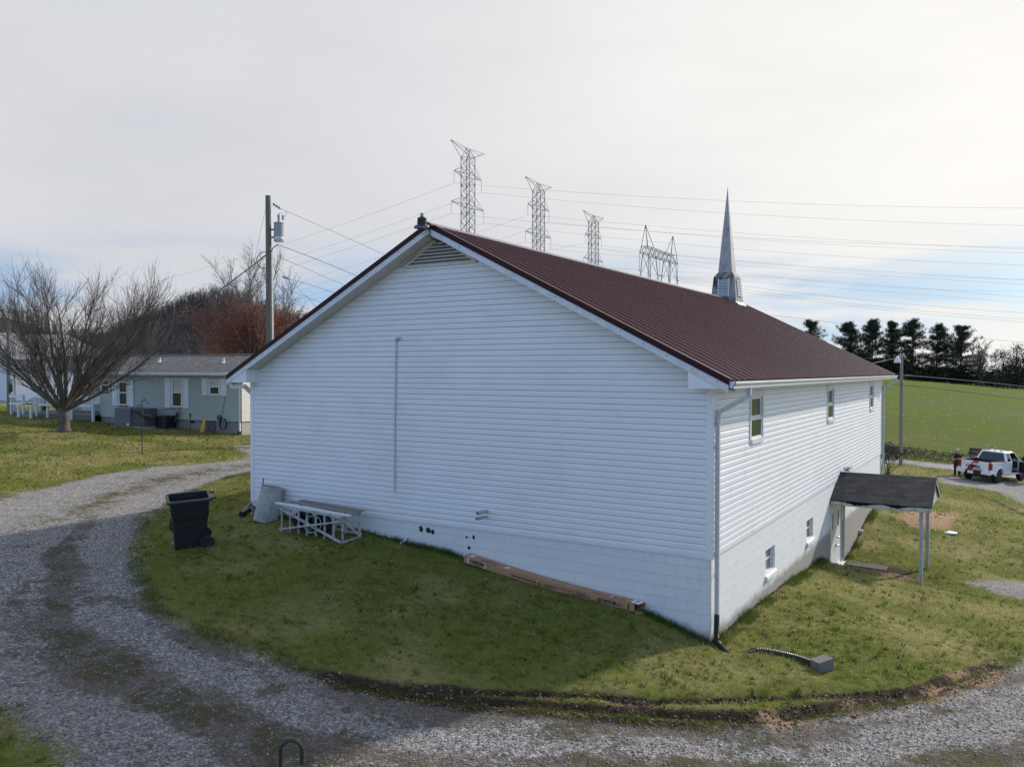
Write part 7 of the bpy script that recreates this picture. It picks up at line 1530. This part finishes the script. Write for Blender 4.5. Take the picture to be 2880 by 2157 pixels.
pb = hit(2692, 1340, 20, 90); face = math.atan2(CAM[1]-pb[1], CAM[0]-pb[0])+R(18)
man = thing('person', pb, 'white haired person in black shirt and dark trousers looking down beside the truck tailgate', 'person', rot=(0, 0, face))
# local: x forward (facing), y left, z up
J = {'pelvis': (0, 0, .92), 'belly': (.02, 0, 1.10), 'chest': (.02, 0, 1.30), 'neck': (.03, 0, 1.47), 'head': (.07, 0, 1.58), 'crown': (.07, 0, 1.70),
     'shl': (.0, .19, 1.41), 'ell': (.02, .33, 1.15), 'wrl': (.27, .20, 1.10), 'hal': (.34, .13, 1.12), 'shr': (.0, -.19, 1.41), 'elr': (.02, -.33, 1.15), 'wrr': (.27, -.20, 1.10), 'har': (.34, -.13, 1.12),
     'hil': (0, .10, .90), 'knl': (.02, .12, .49), 'anl': (-.02, .13, .08), 'tol': (.15, .15, .04), 'hir': (0, -.10, .90), 'knr': (.02, -.12, .49), 'anr': (-.02, -.13, .08), 'tor': (.15, -.15, .04)}
K = list(J); E_ = [('pelvis', 'belly'), ('belly', 'chest'), ('chest', 'neck'), ('neck', 'head'), ('head', 'crown'), ('chest', 'shl'), ('shl', 'ell'), ('ell', 'wrl'), ('wrl', 'hal'), ('chest', 'shr'), ('shr', 'elr'), ('elr', 'wrr'), ('wrr', 'har'), ('pelvis', 'hil'), ('hil', 'knl'), ('knl', 'anl'), ('anl', 'tol'), ('pelvis', 'hir'), ('hir', 'knr'), ('knr', 'anr'), ('anr', 'tor')]
RD = dict(pelvis=.11, belly=.11, chest=.11, neck=.06, head=.095, crown=.07, shl=.07, ell=.05, wrl=.035, hal=.035, shr=.07, elr=.05, wrr=.035, har=.035, hil=.10, knl=.065, anl=.045, tol=.04, hir=.10, knr=.065, anr=.045, tor=.04)
skin('body', [J[k] for k in K], [(K.index(a_), K.index(b_)) for a_, b_ in E_], [RD[k] for k in K], MAT['skin'], man)
for s in ('l', 'r'):     # fingers and thumb closing on the controller
    hx, hy, hz = J['ha'+s]; sg = 1 if s == 'l' else -1
    for i in range(4):
        z_ = hz+.03-.022*i; skin('finger', [(hx, hy, z_), (hx+.045, hy-sg*.005, z_), (hx+.065+.004*(i % 2), hy-sg*.035, z_)], [(0, 1), (1, 2)], [.010, .009, .008], MAT['skin'], man)
    skin('thumb', [(hx-.02, hy-sg*.01, hz+.03), (hx+.0, hy-sg*.045, hz+.05), (hx+.02, hy-sg*.06, hz+.05)], [(0, 1), (1, 2)], [.012, .010, .009], MAT['skin'], man)
C1 = [(0, 0, .90), (.02, 0, 1.10), (.02, 0, 1.30), (.02, 0, 1.42), (.0, .20, 1.40), (.015, .29, 1.23), (.0, -.20, 1.40), (.015, -.29, 1.23)]
skin('shirt', C1, [(0, 1), (1, 2), (2, 3), (2, 4), (4, 5), (2, 6), (6, 7)], [(.19, .19), (.20, .20), .19, .10, .105, .095, .105, .095], MAT['cloth'], man)
C2 = [(0, 0, .95), (0, .10, .86), (.02, .12, .49), (-.02, .13, .09), (0, -.10, .86), (.02, -.12, .49), (-.02, -.13, .09)]
skin('trousers', C2, [(0, 1), (1, 2), (2, 3), (0, 4), (4, 5), (5, 6)], [.16, .125, .095, .085, .125, .095, .085], MAT['pants'], man)
for s in (-1, 1): skin('shoe', [(-.06, s*.13, .05), (.08, s*.145, .045), (.19, s*.155, .035)], [(0, 1), (1, 2)], [.055, .055, .04], MAT['dark'], man)
skin('hair', [(.02, 0, 1.62), (.03, 0, 1.70), (.09, 0, 1.725)], [(0, 1), (1, 2)], [(.105, .10), (.095, .09), (.06, .05)], MAT['hair'], man)
g = MB(); g.lathe((.165, 0, 1.58), [(.012, 0), (.02, .03), (.008, .05)], 8, axis=(.9, 0, .3)); g.build('nose', MAT['skin'], man, local=True)
for s in (-1, 1):
    g = MB(); g.lathe((.155, s*.035, 1.61), [(.012, 0), (.010, .008)], 8, axis=(1, 0, 0)); g.build('eye', MAT['cable'], man, local=True)
    g = MB(); g.lathe((.065, s*.095, 1.595), [(.028, 0), (.03, .012), (.018, .02)], 8, axis=(0, s, 0)); g.build('ear', MAT['skin'], man, local=True)
g = MB(); g.box((.150, -.025, 1.535), (.158, .025, 1.542)); g.build('mouth', mat('lips', (.25, .10, .09), .6), man, local=True)
g = MB(); g.box((.36, -.11, 1.07), (.42, .11, 1.11)); g.box((.42, -.08, 1.09), (.44, .08, 1.19)); cfm = Matrix.Rotation(face, 4, 'Z'); cfm.translation = Vector(pb); ctrl = g.build('controller', MAT['porcelain'], None); ctrl.matrix_world = cfm; tag(ctrl, 'grey drone controller held by the person beside the truck', 'controller')
# small white thing on the lawn by the bare patch, post bases
q = hit(2672, 1498); g = MB(); g.lathe(q, [(.22, -.02), (.24, .02), (.2, .035)], 18); tag(g.build('white_disc', MAT['paper']), 'flat white disc on the grass below the bare clay patch', 'disc')
q = hit(2418, 1497); g = MB(); g.lathe(Vector(q), [(.12, -.05), (.13, .06), (.1, .1)], 14); tag(g.build('pipe_cap', MAT['concrete']), 'pale round pipe cap in the grass bank beyond the basement door', 'pipe cap')
q = hit(2440, 1592); g = MB(); d2 = Vector((.75, .0, 0)); 
zq = [h1(q[0]+a_, q[1]+b_)+.03 for a_, b_ in ((-.55, -.3), (.55, -.3), (.55, .3), (-.55, .3))]; g.hexa([(q[0]+a_, q[1]+b_, z_-.02) for (a_, b_), z_ in zip(((-.55, -.3), (.55, -.3), (.55, .3), (-.55, .3)), zq)], [(q[0]+a_, q[1]+b_, z_) for (a_, b_), z_ in zip(((-.55, -.3), (.55, -.3), (.55, .3), (-.55, .3)), zq)]); tag(g.build('doormat', mat('grey_mat', (.07, .07, .075), .95, var=.2, bump=.4)), 'dark grey mat on bare soil in front of the basement door', 'mat')
print('all done')
